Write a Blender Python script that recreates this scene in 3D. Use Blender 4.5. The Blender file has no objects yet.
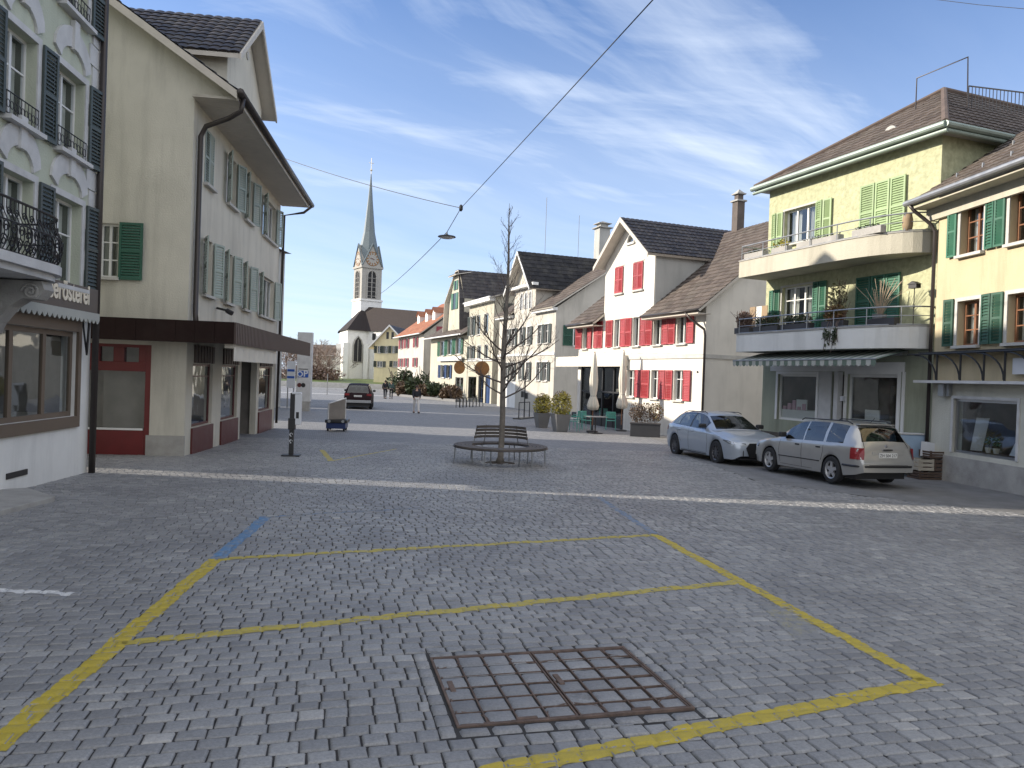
import bpy, math, random
import numpy as np
from mathutils import Vector, Matrix
random.seed(7); RNG = np.random.default_rng(11)
C = bpy.context.scene.collection
PI = math.pi
# ------------------------------------------------------------------ camera model (used for surveying the layout)
FPX = 740.0; CAMZ = 1.75; ROLL = 0.035; PITCH = math.atan(-7/740)
F_ = Vector((0, math.cos(PITCH), math.sin(PITCH))); U0 = Vector((0, -math.sin(PITCH), math.cos(PITCH))); R0 = Vector((1, 0, 0))
RV = R0*math.cos(ROLL) + U0*math.sin(ROLL); UV = -R0*math.sin(ROLL) + U0*math.cos(ROLL)
CAM = Vector((0, 0, CAMZ))
def ray(px, py): return F_ + RV*((px-512)/FPX) + UV*((384-py)/FPX)
def gz(y): return -0.8*(1-math.exp(-max(y, 0)/25.0))
def gza(y): return -0.8*(1-np.exp(-np.maximum(y, 0)/25.0))
def ground(px, py):
    d = ray(px, py); t = 2.0/(-d.z)
    for _ in range(60):
        y = t*d.y; t = (CAMZ-gz(y))/(-d.z)
    return Vector((t*d.x, t*d.y, gz(t*d.y)))
def at(px, py, Y):
    d = ray(px, py); t = Y/d.y
    return CAM + d*t
# ------------------------------------------------------------------ tagging
def tag(o, label=None, cat=None, group=None, kind=None):
    if label: o['label'] = label
    if cat: o['category'] = cat
    if group: o['group'] = group
    if kind: o['kind'] = kind
    return o
def thing(name, label, cat, loc=(0, 0, 0), rz=0.0, group=None):
    o = bpy.data.objects.new(name, None); C.objects.link(o); o.empty_display_size = .2
    o.location = loc; o.rotation_euler = (0, 0, rz)
    return tag(o, label, cat, group)
def copy_tree(o, parent=None):
    c = o.copy(); C.objects.link(c); c.parent = parent
    for ch in list(o.children): copy_tree(ch, c)
    return c
# ------------------------------------------------------------------ mesh builder
class MB:
    def __init__(s): s.v = []; s.f = []; s.uv = []; s.has_uv = False
    def add(s, vs, fs, uvs=None):
        b = len(s.v); s.v += [tuple(p) for p in vs]
        s.f += [tuple(b+i for i in f) for f in fs]
        if uvs: s.has_uv = True; s.uv += uvs
        return s
    def quad(s, a, b, c, d): return s.add([a, b, c, d], [(0, 1, 2, 3)])
    def box(s, x0, x1, y0, y1, z0, z1):
        return s.add([(x0,y0,z0),(x1,y0,z0),(x1,y1,z0),(x0,y1,z0),(x0,y0,z1),(x1,y0,z1),(x1,y1,z1),(x0,y1,z1)],
                     [(0,3,2,1),(4,5,6,7),(0,1,5,4),(1,2,6,5),(2,3,7,6),(3,0,4,7)])
    def obox(s, c, ex, ey, ez):
        c, ex, ey, ez = map(Vector, (c, ex, ey, ez)); vs = []
        for k in (-1, 1):
            for i, j in ((-1,-1),(1,-1),(1,1),(-1,1)): vs.append(c+ex*i+ey*j+ez*k)
        return s.add(vs, [(0,3,2,1),(4,5,6,7),(0,1,5,4),(1,2,6,5),(2,3,7,6),(3,0,4,7)])
    def prism(s, pts, y0, y1):           # polygon in xz, extruded along y
        n = len(pts); vs = [(x, y0, z) for x, z in pts]+[(x, y1, z) for x, z in pts]
        fs = [tuple(range(n)), tuple(range(2*n-1, n-1, -1))]+[(i, i+n, (i+1) % n+n, (i+1) % n) for i in range(n)]
        return s.add(vs, fs)
    def prism_x(s, pts, x0, x1):         # polygon in yz, extruded along x
        n = len(pts); vs = [(x0, y, z) for y, z in pts]+[(x1, y, z) for y, z in pts]
        fs = [tuple(range(n-1, -1, -1)), tuple(range(n, 2*n))]+[(i, (i+1) % n, (i+1) % n+n, i+n) for i in range(n)]
        return s.add(vs, fs)
    def tube(s, pts, r, n=8, cap=True):
        pts = [Vector(p) for p in pts]; k = len(pts); rs = r if isinstance(r, (list, tuple)) else [r]*k
        vs = []; up = None
        for i, p in enumerate(pts):
            t = (pts[min(i+1, k-1)]-pts[max(i-1, 0)])
            t = t.normalized() if t.length > 1e-9 else Vector((0, 0, 1))
            if up is None: up = t.orthogonal().normalized()
            up = (up-t*up.dot(t)); up = up.normalized() if up.length > 1e-6 else t.orthogonal().normalized()
            w = t.cross(up)
            for j in range(n):
                a = 2*PI*j/n; vs.append(p+(up*math.cos(a)+w*math.sin(a))*rs[i])
        fs = [(i*n+j, i*n+(j+1) % n, (i+1)*n+(j+1) % n, (i+1)*n+j) for i in range(k-1) for j in range(n)]
        if cap: fs += [tuple(range(n-1, -1, -1)), tuple((k-1)*n+j for j in range(n))]
        return s.add(vs, fs)
    def lathe(s, prof, c=(0, 0, 0), n=16, axis='z', cap=True):
        vs = []; k = len(prof)
        for r, h in prof:
            for j in range(n):
                a = 2*PI*j/n
                if axis == 'z': vs.append((c[0]+r*math.cos(a), c[1]+r*math.sin(a), c[2]+h))
                elif axis == 'y': vs.append((c[0]+r*math.cos(a), c[1]+h, c[2]+r*math.sin(a)))
                else: vs.append((c[0]+h, c[1]+r*math.cos(a), c[2]+r*math.sin(a)))
        fs = [(i*n+j, i*n+(j+1) % n, (i+1)*n+(j+1) % n, (i+1)*n+j) for i in range(k-1) for j in range(n)]
        if cap: fs += [tuple(range(n-1, -1, -1)), tuple((k-1)*n+j for j in range(n))]
        return s.add(vs, fs)
    def build(s, name, mat, parent=None, smooth=False, bevel=0.0, loc=None, rz=None, fixn=True):
        me = bpy.data.meshes.new(name); me.from_pydata(s.v, [], s.f)
        if s.has_uv and len(s.uv) == len(s.v):
            l = me.uv_layers.new(name='UVMap'); idx = np.empty(len(me.loops), dtype=np.int32); me.loops.foreach_get('vertex_index', idx)
            l.data.foreach_set('uv', np.array(s.uv, dtype=np.float32)[idx].ravel())
        if mat: me.materials.append(mat)
        if smooth: me.polygons.foreach_set('use_smooth', [True]*len(me.polygons))
        me.update()
        o = bpy.data.objects.new(name, me); C.objects.link(o); o.parent = parent
        if loc is not None: o.location = loc
        if rz is not None: o.rotation_euler = (0, 0, rz)
        if bevel:
            m = o.modifiers.new('b', 'BEVEL'); m.width = bevel; m.segments = 2; m.limit_method = 'ANGLE'
        return o
def text_mesh(body, size, mat, parent, M, name='lettering', extrude=.008, align='LEFT', shear=0, bold=0.0, sx=1.0):
    cu = bpy.data.curves.new(name, 'FONT'); cu.body = body; cu.size = size; cu.extrude = extrude; cu.align_x = align; cu.shear = shear; cu.offset = bold
    o = bpy.data.objects.new(name, cu); C.objects.link(o); cu.materials.append(mat); o.parent = parent
    bpy.context.view_layer.update(); me = bpy.data.meshes.new_from_object(o.evaluated_get(bpy.context.evaluated_depsgraph_get())); bpy.data.objects.remove(o)
    if not me.materials: me.materials.append(mat)
    o = bpy.data.objects.new(name, me); C.objects.link(o); o.parent = parent; o.matrix_local = M @ Matrix.Diagonal((sx, 1, 1, 1))
    return o
# ------------------------------------------------------------------ materials
MATS = {}
class NT:
    def __init__(s, m): s.t = m.node_tree; s.n = s.t.nodes; s.l = s.t.links
    def new(s, ty, **kw):
        n = s.n.new(ty)
        for k, v in kw.items(): setattr(n, k, v)
        return n
    def link(s, a, b): s.l.new(a, b)
    def noise(s, scale, detail=4, vec=None, rough=.55):
        n = s.new('ShaderNodeTexNoise'); n.inputs['Scale'].default_value = scale; n.inputs['Detail'].default_value = detail; n.inputs['Roughness'].default_value = rough
        if vec is not None: s.link(vec, n.inputs['Vector'])
        return n.outputs['Fac']
    def ramp(s, fac, stops):
        r = s.new('ShaderNodeValToRGB'); e = r.color_ramp.elements
        while len(e) < len(stops): e.new(.5)
        for i, (p, c) in enumerate(stops): e[i].position = p; e[i].color = (*c, 1) if len(c) == 3 else c
        s.link(fac, r.inputs['Fac']); return r.outputs['Color']
    def math(s, op, a, b=None, clamp=False):
        m = s.new('ShaderNodeMath', operation=op, use_clamp=clamp)
        for i, q in enumerate((a, b)):
            if q is None: continue
            if isinstance(q, (int, float)): m.inputs[i].default_value = q
            else: s.link(q, m.inputs[i])
        return m.outputs[0]
    def mix(s, fac, a, b, blend='MIX'):
        m = s.new('ShaderNodeMix', data_type='RGBA', blend_type=blend)
        for sock, q in ((m.inputs[0], fac), (m.inputs[6], a), (m.inputs[7], b)):
            if isinstance(q, (int, float)): sock.default_value = q
            elif isinstance(q, (tuple, list)): sock.default_value = (*q, 1) if len(q) == 3 else q
            else: s.link(q, sock)
        return m.outputs[2]
    def bump(s, h, strength, dist, normal=None):
        b = s.new('ShaderNodeBump'); b.inputs['Strength'].default_value = strength; b.inputs['Distance'].default_value = dist
        s.link(h, b.inputs['Height'])
        if normal is not None: s.link(normal, b.inputs['Normal'])
        return b.outputs['Normal']
    def coord(s, which='Object'): return s.new('ShaderNodeTexCoord').outputs[which]
    def mapping(s, vec, scale=(1, 1, 1), rot=(0, 0, 0), loc=(0, 0, 0)):
        m = s.new('ShaderNodeMapping'); m.inputs['Scale'].default_value = scale; m.inputs['Rotation'].default_value = rot; m.inputs['Location'].default_value = loc
        s.link(vec, m.inputs['Vector']); return m.outputs['Vector']
def newmat(name):
    m = bpy.data.materials.new(name); m.use_nodes = True; t = NT(m); b = m.node_tree.nodes['Principled BSDF']; MATS[name] = m
    return m, t, b
def mat(name, col, rough=.6, metal=0., var=.12, scale=3., bump=.0, bscale=40., spec=.5, coat=0., dirt=0., dirtcol=(.08, .07, .06), streak=False, objvar=0.):
    m, t, b = newmat(name); co = t.coord()
    n = t.noise(scale, 6, co); lo = tuple(c*(1-var) for c in col); hi = tuple(min(1, c*(1+var)) for c in col)
    c = t.ramp(n, [(.3, lo), (.7, hi)])
    if dirt:
        v = t.mapping(co, (1.6, 1.6, .22 if streak else 1.6)); d = t.noise(1.3, 8, v, .65)
        d = t.math('MULTIPLY', t.ramp(d, [(.48, (0, 0, 0)), (.78, (1, 1, 1))]), dirt); c = t.mix(d, c, dirtcol)
    if objvar:
        oi = t.new('ShaderNodeObjectInfo').outputs['Random']; hv = t.new('ShaderNodeHueSaturation'); t.link(c, hv.inputs['Color']); t.link(t.math('ADD', t.math('MULTIPLY', oi, objvar*2), 1-objvar), hv.inputs['Value'])
        fd = t.ramp(t.noise(.9, 3, co), [(.45, (0, 0, 0)), (.8, (.22, .22, .22))]); c = t.mix(fd, hv.outputs[0], tuple(v*.5+.16 for v in col))
    t.link(c, b.inputs['Base Color']); b.inputs['Metallic'].default_value = metal
    r2 = t.math('ADD', t.math('MULTIPLY', n, .2), rough-.1, True); t.link(r2, b.inputs['Roughness'])
    b.inputs['Specular IOR Level'].default_value = spec; b.inputs['Coat Weight'].default_value = coat; b.inputs['Coat Roughness'].default_value = .03
    if bump:
        h = t.noise(bscale, 5, co, .6); t.link(t.bump(h, bump, .02), b.inputs['Normal'])
    return m
def plaster(name, col, dirt=.25, bump=.5, bscale=30., var=.07): return mat(name, col, .85, 0, var*1.3, .8, bump, bscale, .25, 0, min(.75, dirt*1.9), tuple(c*.55 for c in col), True)
def tile_mat(name, c1, c2, rough=.6, spec=.5):
    m, t, b = newmat(name); uv = t.coord('UV')
    fl = t.new('ShaderNodeVectorMath', operation='FLOOR'); t.link(uv, fl.inputs[0])
    wn = t.new('ShaderNodeTexWhiteNoise', noise_dimensions='2D'); t.link(fl.outputs[0], wn.inputs['Vector'])
    c = t.mix(wn.outputs['Value'], c1, c2); n = t.noise(1.4, 6, t.coord()); c = t.mix(t.ramp(n, [(.45, (0, 0, 0)), (.75, (.45, .45, .45))]), c, (.10, .095, .08))
    n2 = t.noise(25, 3, t.coord()); c = t.mix(.35, c, n2, 'OVERLAY')
    t.link(c, b.inputs['Base Color']); b.inputs['Roughness'].default_value = rough; b.inputs['Specular IOR Level'].default_value = spec
    t.link(t.bump(n2, .4, .01), b.inputs['Normal'])
    return m
M_ = {}
def setup_materials():
    P = M_
    P['pl_cream'] = plaster('plaster_cream', (.55, .525, .455), .35)
    P['pl_cream_side'] = plaster('plaster_grey_cream', (.60, .57, .49), .3)
    P['pl_mint'] = plaster('plaster_pale_green', (.50, .53, .43), .25)
    P['pl_white'] = plaster('plaster_white', (.70, .67, .61), .2, .3)
    P['pl_white2'] = plaster('plaster_off_white', (.70, .70, .68), .25, .3)
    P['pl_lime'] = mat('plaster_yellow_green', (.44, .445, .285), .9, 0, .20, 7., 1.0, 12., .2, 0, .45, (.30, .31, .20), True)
    P['pl_yellow'] = plaster('plaster_ochre_yellow', (.52, .44, .29), .4)
    P['pl_base'] = plaster('plaster_pale_base', (.56, .55, .48), .3)
    P['pl_grey'] = plaster('plaster_grey', (.42, .42, .40), .3)
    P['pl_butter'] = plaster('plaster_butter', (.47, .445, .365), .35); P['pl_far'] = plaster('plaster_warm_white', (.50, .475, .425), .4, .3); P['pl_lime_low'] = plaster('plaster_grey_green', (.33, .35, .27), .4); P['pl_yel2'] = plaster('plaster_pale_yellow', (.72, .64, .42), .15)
    P['stone'] = mat('sandstone_trim', (.50, .49, .46), .8, var=.1, bump=.4, dirt=.25)
    P['concrete'] = mat('concrete', (.36, .35, .33), .85, var=.15, bump=.5, dirt=.35)
    P['concrete_pale'] = mat('pale_concrete', (.56, .56, .56), .8, var=.1, bump=.3, dirt=.2)
    P['white_paint'] = mat('white_paint', (.74, .74, .73), .45, var=.04, dirt=.08)
    P['wood_white'] = mat('white_boards', (.52, .48, .42), .6, var=.06, dirt=.15)
    P['red_shutter'] = mat('red_shutter_paint', (.34, .04, .05), .55, var=.12, dirt=.2, objvar=.12)
    P['red_shutter2'] = mat('dull_red_shutter_paint', (.30, .06, .085), .55, var=.1)
    P['green_shutter'] = mat('green_shutter_paint', (.035, .135, .085), .55, var=.12, dirt=.15, objvar=.15); P['shade_green_shutter'] = mat('shaded_copy_green_shutter_paint', (.028, .085, .055), .6, var=.15, dirt=.25, objvar=.15)  # lower ochre shutters: shade put into a darker, dirtier copy of the green
    P['dk_green_shutter'] = mat('dark_green_shutter_paint', (.025, .10, .07), .5, var=.1, dirt=.1)
    P['lt_green_shutter'] = mat('light_green_shutter_paint', (.27, .37, .18), .55, var=.1, dirt=.15, objvar=.10)
    P['grey_shutter'] = mat('dark_grey_green_shutter_paint', (.05, .065, .06), .5, var=.12, objvar=.15)
    P['pale_shutter'] = mat('pale_grey_green_shutter_paint', (.30, .35, .31), .55, var=.08, objvar=.12)
    P['brown_frame'] = mat('brown_painted_frame', (.12, .09, .065), .45, var=.1)
    P['wood_frame'] = mat('brown_wood_frame', (.22, .10, .05), .5, var=.15)
    P['red_frame'] = mat('dark_red_frame', (.13, .013, .015), .4, var=.12)
    P['dark_red'] = mat('dark_red_panel', (.10, .022, .022), .4, var=.1, dirt=.1)
    P['brown_metal'] = mat('dark_brown_sheet', (.020, .011, .010), .8, var=.15, dirt=.1, spec=.15)
    P['brown_rib'] = mat('brown_ribbed_fascia', (.08, .055, .048), .6, var=.15)
    P['dark_metal'] = mat('dark_metal', (.03, .03, .032), .45, .3, .1)
    P['iron'] = mat('wrought_iron', (.025, .025, .028), .5, .4, .1)
    P['rust'] = mat('rusty_iron', (.15, .105, .085), .8, .1, .35, 14, .6, 120.)
    P['zinc'] = mat('zinc_gutter', (.28, .34, .30), .5, .3, .1)
    P['steel'] = mat('brushed_steel', (.45, .45, .46), .35, .9, .05)
    P['pipe'] = mat('dark_brown_pipe', (.05, .042, .04), .4, .3, .1)
    P['black'] = mat('black_plastic', (.02, .02, .022), .45, var=.1)
    P['dark'] = mat('dark_interior', (.03, .03, .032), .9, var=.3)
    P['curtain'] = mat('white_curtain', (.66, .65, .62), .9, var=.05)
    P['interior'] = mat('grey_interior', (.22, .20, .18), .9, var=.3, scale=1.5)
    P['canvas'] = mat('pale_canvas', (.66, .62, .54), .9, var=.06, bump=.2)
    P['canvas_grey'] = mat('grey_canvas', (.40, .41, .38), .9, var=.08)
    P['canvas_green'] = mat('green_grey_canvas', (.13, .17, .14), .9, var=.08)
    P['teal'] = mat('teal_chair_plastic', (.10, .36, .30), .4, var=.06)
    P['wood_bench'] = mat('weathered_bench_wood', (.10, .085, .075), .7, var=.2, bump=.3)
    P['galv'] = mat('galvanised_steel', (.34, .35, .36), .45, .7, .1)
    P['soil'] = mat('soil', (.05, .038, .028), .95, var=.3, bump=.8)
    P['planter'] = mat('anthracite_planter', (.045, .045, .05), .55, var=.1)
    P['planter_grey'] = mat('grey_fibre_planter', (.17, .17, .17), .6, var=.08)  # lighter grey for the tapered pots and the bed edging
    P['blue'] = mat('blue_plastic', (.012, .03, .12), .4, var=.08)
    P['blue_door'] = mat('blue_painted_door', (.02, .05, .14), .45, var=.1)
    P['sign_white'] = mat('sign_white', (.62, .64, .68), .4, var=.03)
    P['sign_dark'] = mat('sign_fascia_brown', (.085, .07, .06), .5, var=.08)
    P['gold'] = mat('cream_letters', (.75, .68, .55), .5, var=.03)
    P['hanging_gold'] = mat('orange_gilt_sign', (.26, .12, .035), .5, .1, .3)
    P['joint_fill'] = mat('joint_sand', (.045, .043, .043), .95, var=.25, scale=8, bump=.5, bscale=200)  # dark sand filling the sett joints
    P['skin'] = mat('skin', (.50, .30, .22), .55, var=.05)
    P['bark'] = mat('grey_bark', (.17, .15, .13), .85, var=.25, scale=8, bump=.8, bscale=30)
    P['bark_dark'] = mat('dark_twigs', (.11, .085, .075), .85, var=.25)
    P['tile_dark'] = tile_mat('dark_engobed_roof_tiles', (.022, .020, .023), (.055, .047, .046), .5, .4)
    P['tile_black'] = tile_mat('black_roof_tiles', (.016, .016, .018), (.032, .031, .034), .7, .25)
    P['tile_brown'] = tile_mat('brown_clay_roof_tiles', (.075, .060, .053), (.14, .115, .10), .75, .3)
    P['tile_red'] = tile_mat('red_clay_roof_tiles', (.26, .10, .06), (.38, .17, .10), .8, .3)
    P['brick'] = mat('sooty_brick', (.11, .09, .08), .85, var=.2, bump=.4)
    P['slate'] = mat('grey_slate_spire', (.15, .185, .20), .5, var=.08)
    P['church'] = mat('church_render', (.80, .79, .77), .9, var=.04, dirt=.08)
    P['church_stone'] = mat('church_sandstone', (.40, .385, .355), .9, var=.08, dirt=.15)
    P['fabric_navy'] = mat('navy_coat_fabric', (.02, .022, .03), .9, var=.1)
    P['fabric_green'] = mat('green_coat_fabric', (.06, .10, .10), .9, var=.1)
    P['fabric_pale'] = mat('pale_trouser_fabric', (.62, .60, .58), .9, var=.05)
    P['hair'] = mat('brown_hair', (.05, .03, .02), .7, var=.1)
    P['card'] = mat('cardboard', (.30, .22, .14), .9, var=.1)
    P['crate'] = mat('pale_crate_wood', (.42, .38, .31), .8, var=.12)
    P['crate_dark'] = mat('dark_brown_crate_wood', (.09, .06, .045), .8, var=.12)
    P['bluebag'] = mat('pale_blue_plastic', (.36, .48, .62), .45, var=.06)
    P['orange'] = mat('pink_print', (.50, .30, .34), .7, var=.1)
    # shop glass: see-through pane with a mirror coat
    m, t, b = newmat('clear_window_glass')
    for n in list(t.n): t.n.remove(n)
    out = t.new('ShaderNodeOutputMaterial'); tr = t.new('ShaderNodeBsdfTransparent'); tr.inputs[0].default_value = (.80, .84, .84, 1)
    gl = t.new('ShaderNodeBsdfGlossy'); gl.inputs['Roughness'].default_value = .03; gl.inputs[0].default_value = (.9, .95, 1, 1)
    lw = t.new('ShaderNodeLayerWeight'); lw.inputs[0].default_value = .5; fr = t.math('ADD', t.math('MULTIPLY', t.math('POWER', lw.outputs['Facing'], 3.0), .75), .09, True)
    mx = t.new('ShaderNodeMixShader'); t.link(fr, mx.inputs[0]); t.link(tr.outputs[0], mx.inputs[1]); t.link(gl.outputs[0], mx.inputs[2]); t.link(mx.outputs[0], out.inputs[0])
    co = t.coord(); bn = t.bump(t.noise(1.2, 2, co), .12, .05); t.link(bn, gl.inputs['Normal'])
    P['glass'] = m
    m, t, b = newmat('car_glass')
    b.inputs['Base Color'].default_value = (.012, .014, .015, 1); b.inputs['Roughness'].default_value = .04; b.inputs['Specular IOR Level'].default_value = .45
    P['car_glass'] = m
    m, t, b = newmat('tinted_car_window'); out = [n for n in t.n if n.type == 'OUTPUT_MATERIAL'][0]; t.n.remove(b)
    tr = t.new('ShaderNodeBsdfTransparent'); tr.inputs[0].default_value = (.24, .27, .27, 1); gl = t.new('ShaderNodeBsdfGlossy'); gl.inputs['Roughness'].default_value = .02; lw = t.new('ShaderNodeLayerWeight'); lw.inputs[0].default_value = .5; fr = t.math('ADD', t.math('MULTIPLY', t.math('POWER', lw.outputs['Facing'], 3.0), .75), .09, True)
    mx = t.new('ShaderNodeMixShader'); t.link(fr, mx.inputs[0]); t.link(tr.outputs[0], mx.inputs[1]); t.link(gl.outputs[0], mx.inputs[2]); t.link(mx.outputs[0], out.inputs[0]); P['car_window'] = m
# ------------------------------------------------------------------ sun, sky, camera
SUN_EL = math.radians(21.7); SUN_TO = Vector((-1.0, 0.092, 0)).normalized()
def setup_world():
    sc = bpy.context.scene
    w = bpy.data.worlds.new('World'); sc.world = w; w.use_nodes = True; t = NT(w)
    for n in list(t.n): t.n.remove(n)
    out = t.new('ShaderNodeOutputWorld'); bg = t.new('ShaderNodeBackground'); sky = t.new('ShaderNodeTexSky', sky_type='NISHITA')
    sky.sun_disc = False; sky.sun_elevation = SUN_EL; sky.sun_rotation = math.atan2(SUN_TO.x, SUN_TO.y) % (2*PI)
    sky.air_density = 1.0; sky.dust_density = .6; sky.ozone_density = 2.2; sky.altitude = 500
    # thin cirrus: noise on a plane high above, stretched by the wind
    g = t.coord('Generated'); sp = t.new('ShaderNodeSeparateXYZ'); t.link(g, sp.inputs[0])
    z = t.math('MAXIMUM', sp.outputs['Z'], .03); zz = t.math('ADD', z, .10)
    x = t.math('DIVIDE', sp.outputs['X'], zz); y = t.math('DIVIDE', sp.outputs['Y'], zz)
    cb = t.new('ShaderNodeCombineXYZ'); t.link(x, cb.inputs[0]); t.link(y, cb.inputs[1])
    wn = t.new('ShaderNodeTexNoise'); wn.inputs['Scale'].default_value = .55; wn.inputs['Detail'].default_value = 3; t.link(cb.outputs[0], wn.inputs['Vector'])
    wv = t.new('ShaderNodeVectorMath', operation='MULTIPLY_ADD'); t.link(wn.outputs['Color'], wv.inputs[0]); wv.inputs[1].default_value = (.9, .8, 0); t.link(cb.outputs[0], wv.inputs[2])
    r1 = t.mapping(wv.outputs[0], (1, 1, 1), (0, 0, math.radians(-40))); r2 = t.mapping(wv.outputs[0], (1, 1, 1), (0, 0, math.radians(-6)))
    v1 = t.mapping(r1, (.42, 1.9, 1)); n1 = t.noise(1.15, 9, v1, .58)
    v2 = t.mapping(r2, (.4, 2.1, 1), loc=(3.1, 1.7, 0)); n2 = t.noise(1.5, 9, v2, .58)
    n3 = t.noise(.38, 3, t.mapping(cb.outputs[0], (1, 1, 1), loc=(5.3, 2.2, 0)))
    a = t.ramp(n1, [(.40, (0, 0, 0)), (.72, (.95, .95, .95))]); b_ = t.ramp(n2, [(.49, (0, 0, 0)), (.80, (.6, .6, .6))])
    k = t.math('ADD', a, b_); k = t.math('MULTIPLY', k, t.ramp(n3, [(.36, (.20, .20, .20)), (.56, (1, 1, 1))]), True)
    lowv = t.ramp(z, [(.02, (.80, .80, .80)), (.34, (.26, .26, .26)), (.5, (0, 0, 0))]); k = t.math('MAXIMUM', t.math('MULTIPLY', k, .80), t.math('MULTIPLY', lowv, t.math('ADD', t.math('MULTIPLY', n1, 1.1), .25)), True)
    back = t.ramp(sp.outputs['Y'], [(0.0, (1, 1, 1)), (.12, (0, 0, 0))]); back = t.math('MULTIPLY', back, t.math('ADD', t.math('MULTIPLY', n1, .9), .35), True); k = t.math('MAXIMUM', k, back)   # bright cloud veil added behind the camera, out of view, as fill light
    cc = t.mix(back, (4.6, 5.15, 6.0), (7.8, 7.7, 7.6))
    tint = t.mix(1.0, sky.outputs[0], (.74, .86, 1.07), 'MULTIPLY')
    c = t.mix(k, tint, cc); t.link(c, bg.inputs[0]); bg.inputs[1].default_value = SKY_STRENGTH
    t.link(bg.outputs[0], out.inputs[0])
    l = bpy.data.lights.new('sun', 'SUN'); l.energy = SUN_STRENGTH; l.angle = math.radians(.53); l.color = (1.0, .90, .76)
    o = bpy.data.objects.new('sun', l); C.objects.link(o)
    d = -(SUN_TO*math.cos(SUN_EL)+Vector((0, 0, math.sin(SUN_EL)))); o.rotation_euler = d.to_track_quat('-Z', 'Y').to_euler(); o.location = (-30, 0, 40)
    cam = bpy.data.cameras.new('camera'); co = bpy.data.objects.new('camera', cam); C.objects.link(co); sc.camera = co
    cam.sensor_width = 36; cam.lens = 36*FPX/1024; cam.clip_end = 30000; cam.clip_start = .05
    m = Matrix((RV, UV, -F_)).transposed().to_4x4(); m.translation = CAM; co.matrix_world = m
    sc.view_settings.view_transform = 'Standard'; sc.view_settings.look = 'None'; sc.view_settings.exposure = EXPOSURE; sc.view_settings.gamma = 1
    sc.cycles.max_bounces = 6; sc.cycles.use_denoising = True; sc.cycles.caustics_reflective = False; sc.cycles.caustics_refractive = False; sc.cycles.transparent_max_bounces = 12
SKY_STRENGTH = .14; SUN_STRENGTH = 5.0; EXPOSURE = .54
# ------------------------------------------------------------------ ground
# sett courses follow the iron cover: e1 along a course, e2 across it
G0 = ground(425, 657); G1 = ground(463, 728); G2 = ground(700, 708); G3 = ground(620, 648)
_e = ((G2-G1)+(G3-G0)); _e.z = 0; E1 = _e.normalized(); E2 = Vector((-E1.y, E1.x, 0))
class Setts:
    def __init__(s):
        s.vmin, s.vmax = 1.8, 26.0; rows = [s.vmin]
        while rows[-1] < s.vmax: rows.append(rows[-1]+random.uniform(.102, .130))
        s.rows = np.array(rows); s.edges = []
        for i in range(len(rows)-1):
            half = 2.4+rows[i]*.86; n = int(2*half/.128)+3
            w = RNG.uniform(.118, .158, n); e = np.concatenate([[0], np.cumsum(w)])-half-RNG.uniform(0, .12); s.edges.append(e)
        s.h = [RNG.normal(0, .0018, len(e)-1) for e in s.edges]
    @staticmethod
    def warp(u): return .04*np.sin(u*.5+.4)+.010*np.sin(u*2.3+1)+.003*np.sin(u*7.1)
    def inside_cover(s, u, v, m=0.0):
        return (u > CU0-m) & (u < CU1+m) & (v > CV0-m) & (v < CV1+m)
    def height(s, x, y):
        """top surface above gz(y), or nan in a joint"""
        u = x*E1.x+y*E1.y; v0 = x*E2.x+y*E2.y; v = v0-s.warp(u)
        out = np.full(u.shape, np.nan); ri = np.searchsorted(s.rows, v)-1
        for r in np.unique(ri):
            if r < 0 or r >= len(s.edges): continue
            k = np.nonzero(ri == r)[0]; e = s.edges[r]; ci = np.searchsorted(e, u[k])-1; ok = (ci >= 0) & (ci < len(e)-1); k = k[ok]; ci = ci[ok]
            du = np.minimum(u[k]-e[ci], e[ci+1]-u[k]); dv = np.minimum(v[k]-s.rows[r], s.rows[r+1]-v[k]); d = np.minimum(du, dv)
            q = np.where(d > .006, s.h[r][ci]-.010*np.clip(1-(d-.006)/.016, 0, 1)**2, np.nan); out[k] = q
        return out
_c = [Vector((p.dot(E1), p.dot(E2))) for p in (G0, G1, G2, G3)]
CU0 = (_c[0].x+_c[1].x)/2; CU1 = (_c[2].x+_c[3].x)/2; CV0 = (_c[1].y+_c[2].y)/2; CV1 = (_c[0].y+_c[3].y)/2
def sett_mat():
    m, t, b = newmat('granite_setts'); co = t.coord(); at_ = t.new('ShaderNodeAttribute', attribute_name='tone')
    c = t.ramp(at_.outputs['Fac'], [(0, (.185, .185, .188)), (.5, (.255, .256, .26)), (.85, (.325, .322, .318)), (1, (.39, .38, .365))])
    n = t.noise(60, 4, co, .7); c = t.mix(.55, c, n, 'OVERLAY'); n4 = t.noise(420, 2, co, .6); c = t.mix(.35, c, n4, 'OVERLAY')
    big = t.noise(.45, 7, co, .65); c = t.mix(t.ramp(big, [(.46, (0, 0, 0)), (.66, (.45, .45, .45))]), c, (.11, .11, .12))
    ed = t.ramp(at_.outputs['Alpha'], [(.0, (.3, .3, .3)), (1, (1, 1, 1))])
    st = t.noise(2.6, 6, co, .7); c = t.mix(t.ramp(st, [(.60, (0, 0, 0)), (.68, (.5, .5, .5))]), c, (.08, .075, .07))
    t.link(c, b.inputs['Base Color']); b.inputs['Specular IOR Level'].default_value = .45
    t.link(t.math('ADD', t.math('MULTIPLY', n, .35), .38, True), b.inputs['Roughness'])
    nb = t.noise(45, 5, co, .65); t.link(t.bump(nb, .5, .012), b.inputs['Normal'])
    return m
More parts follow.
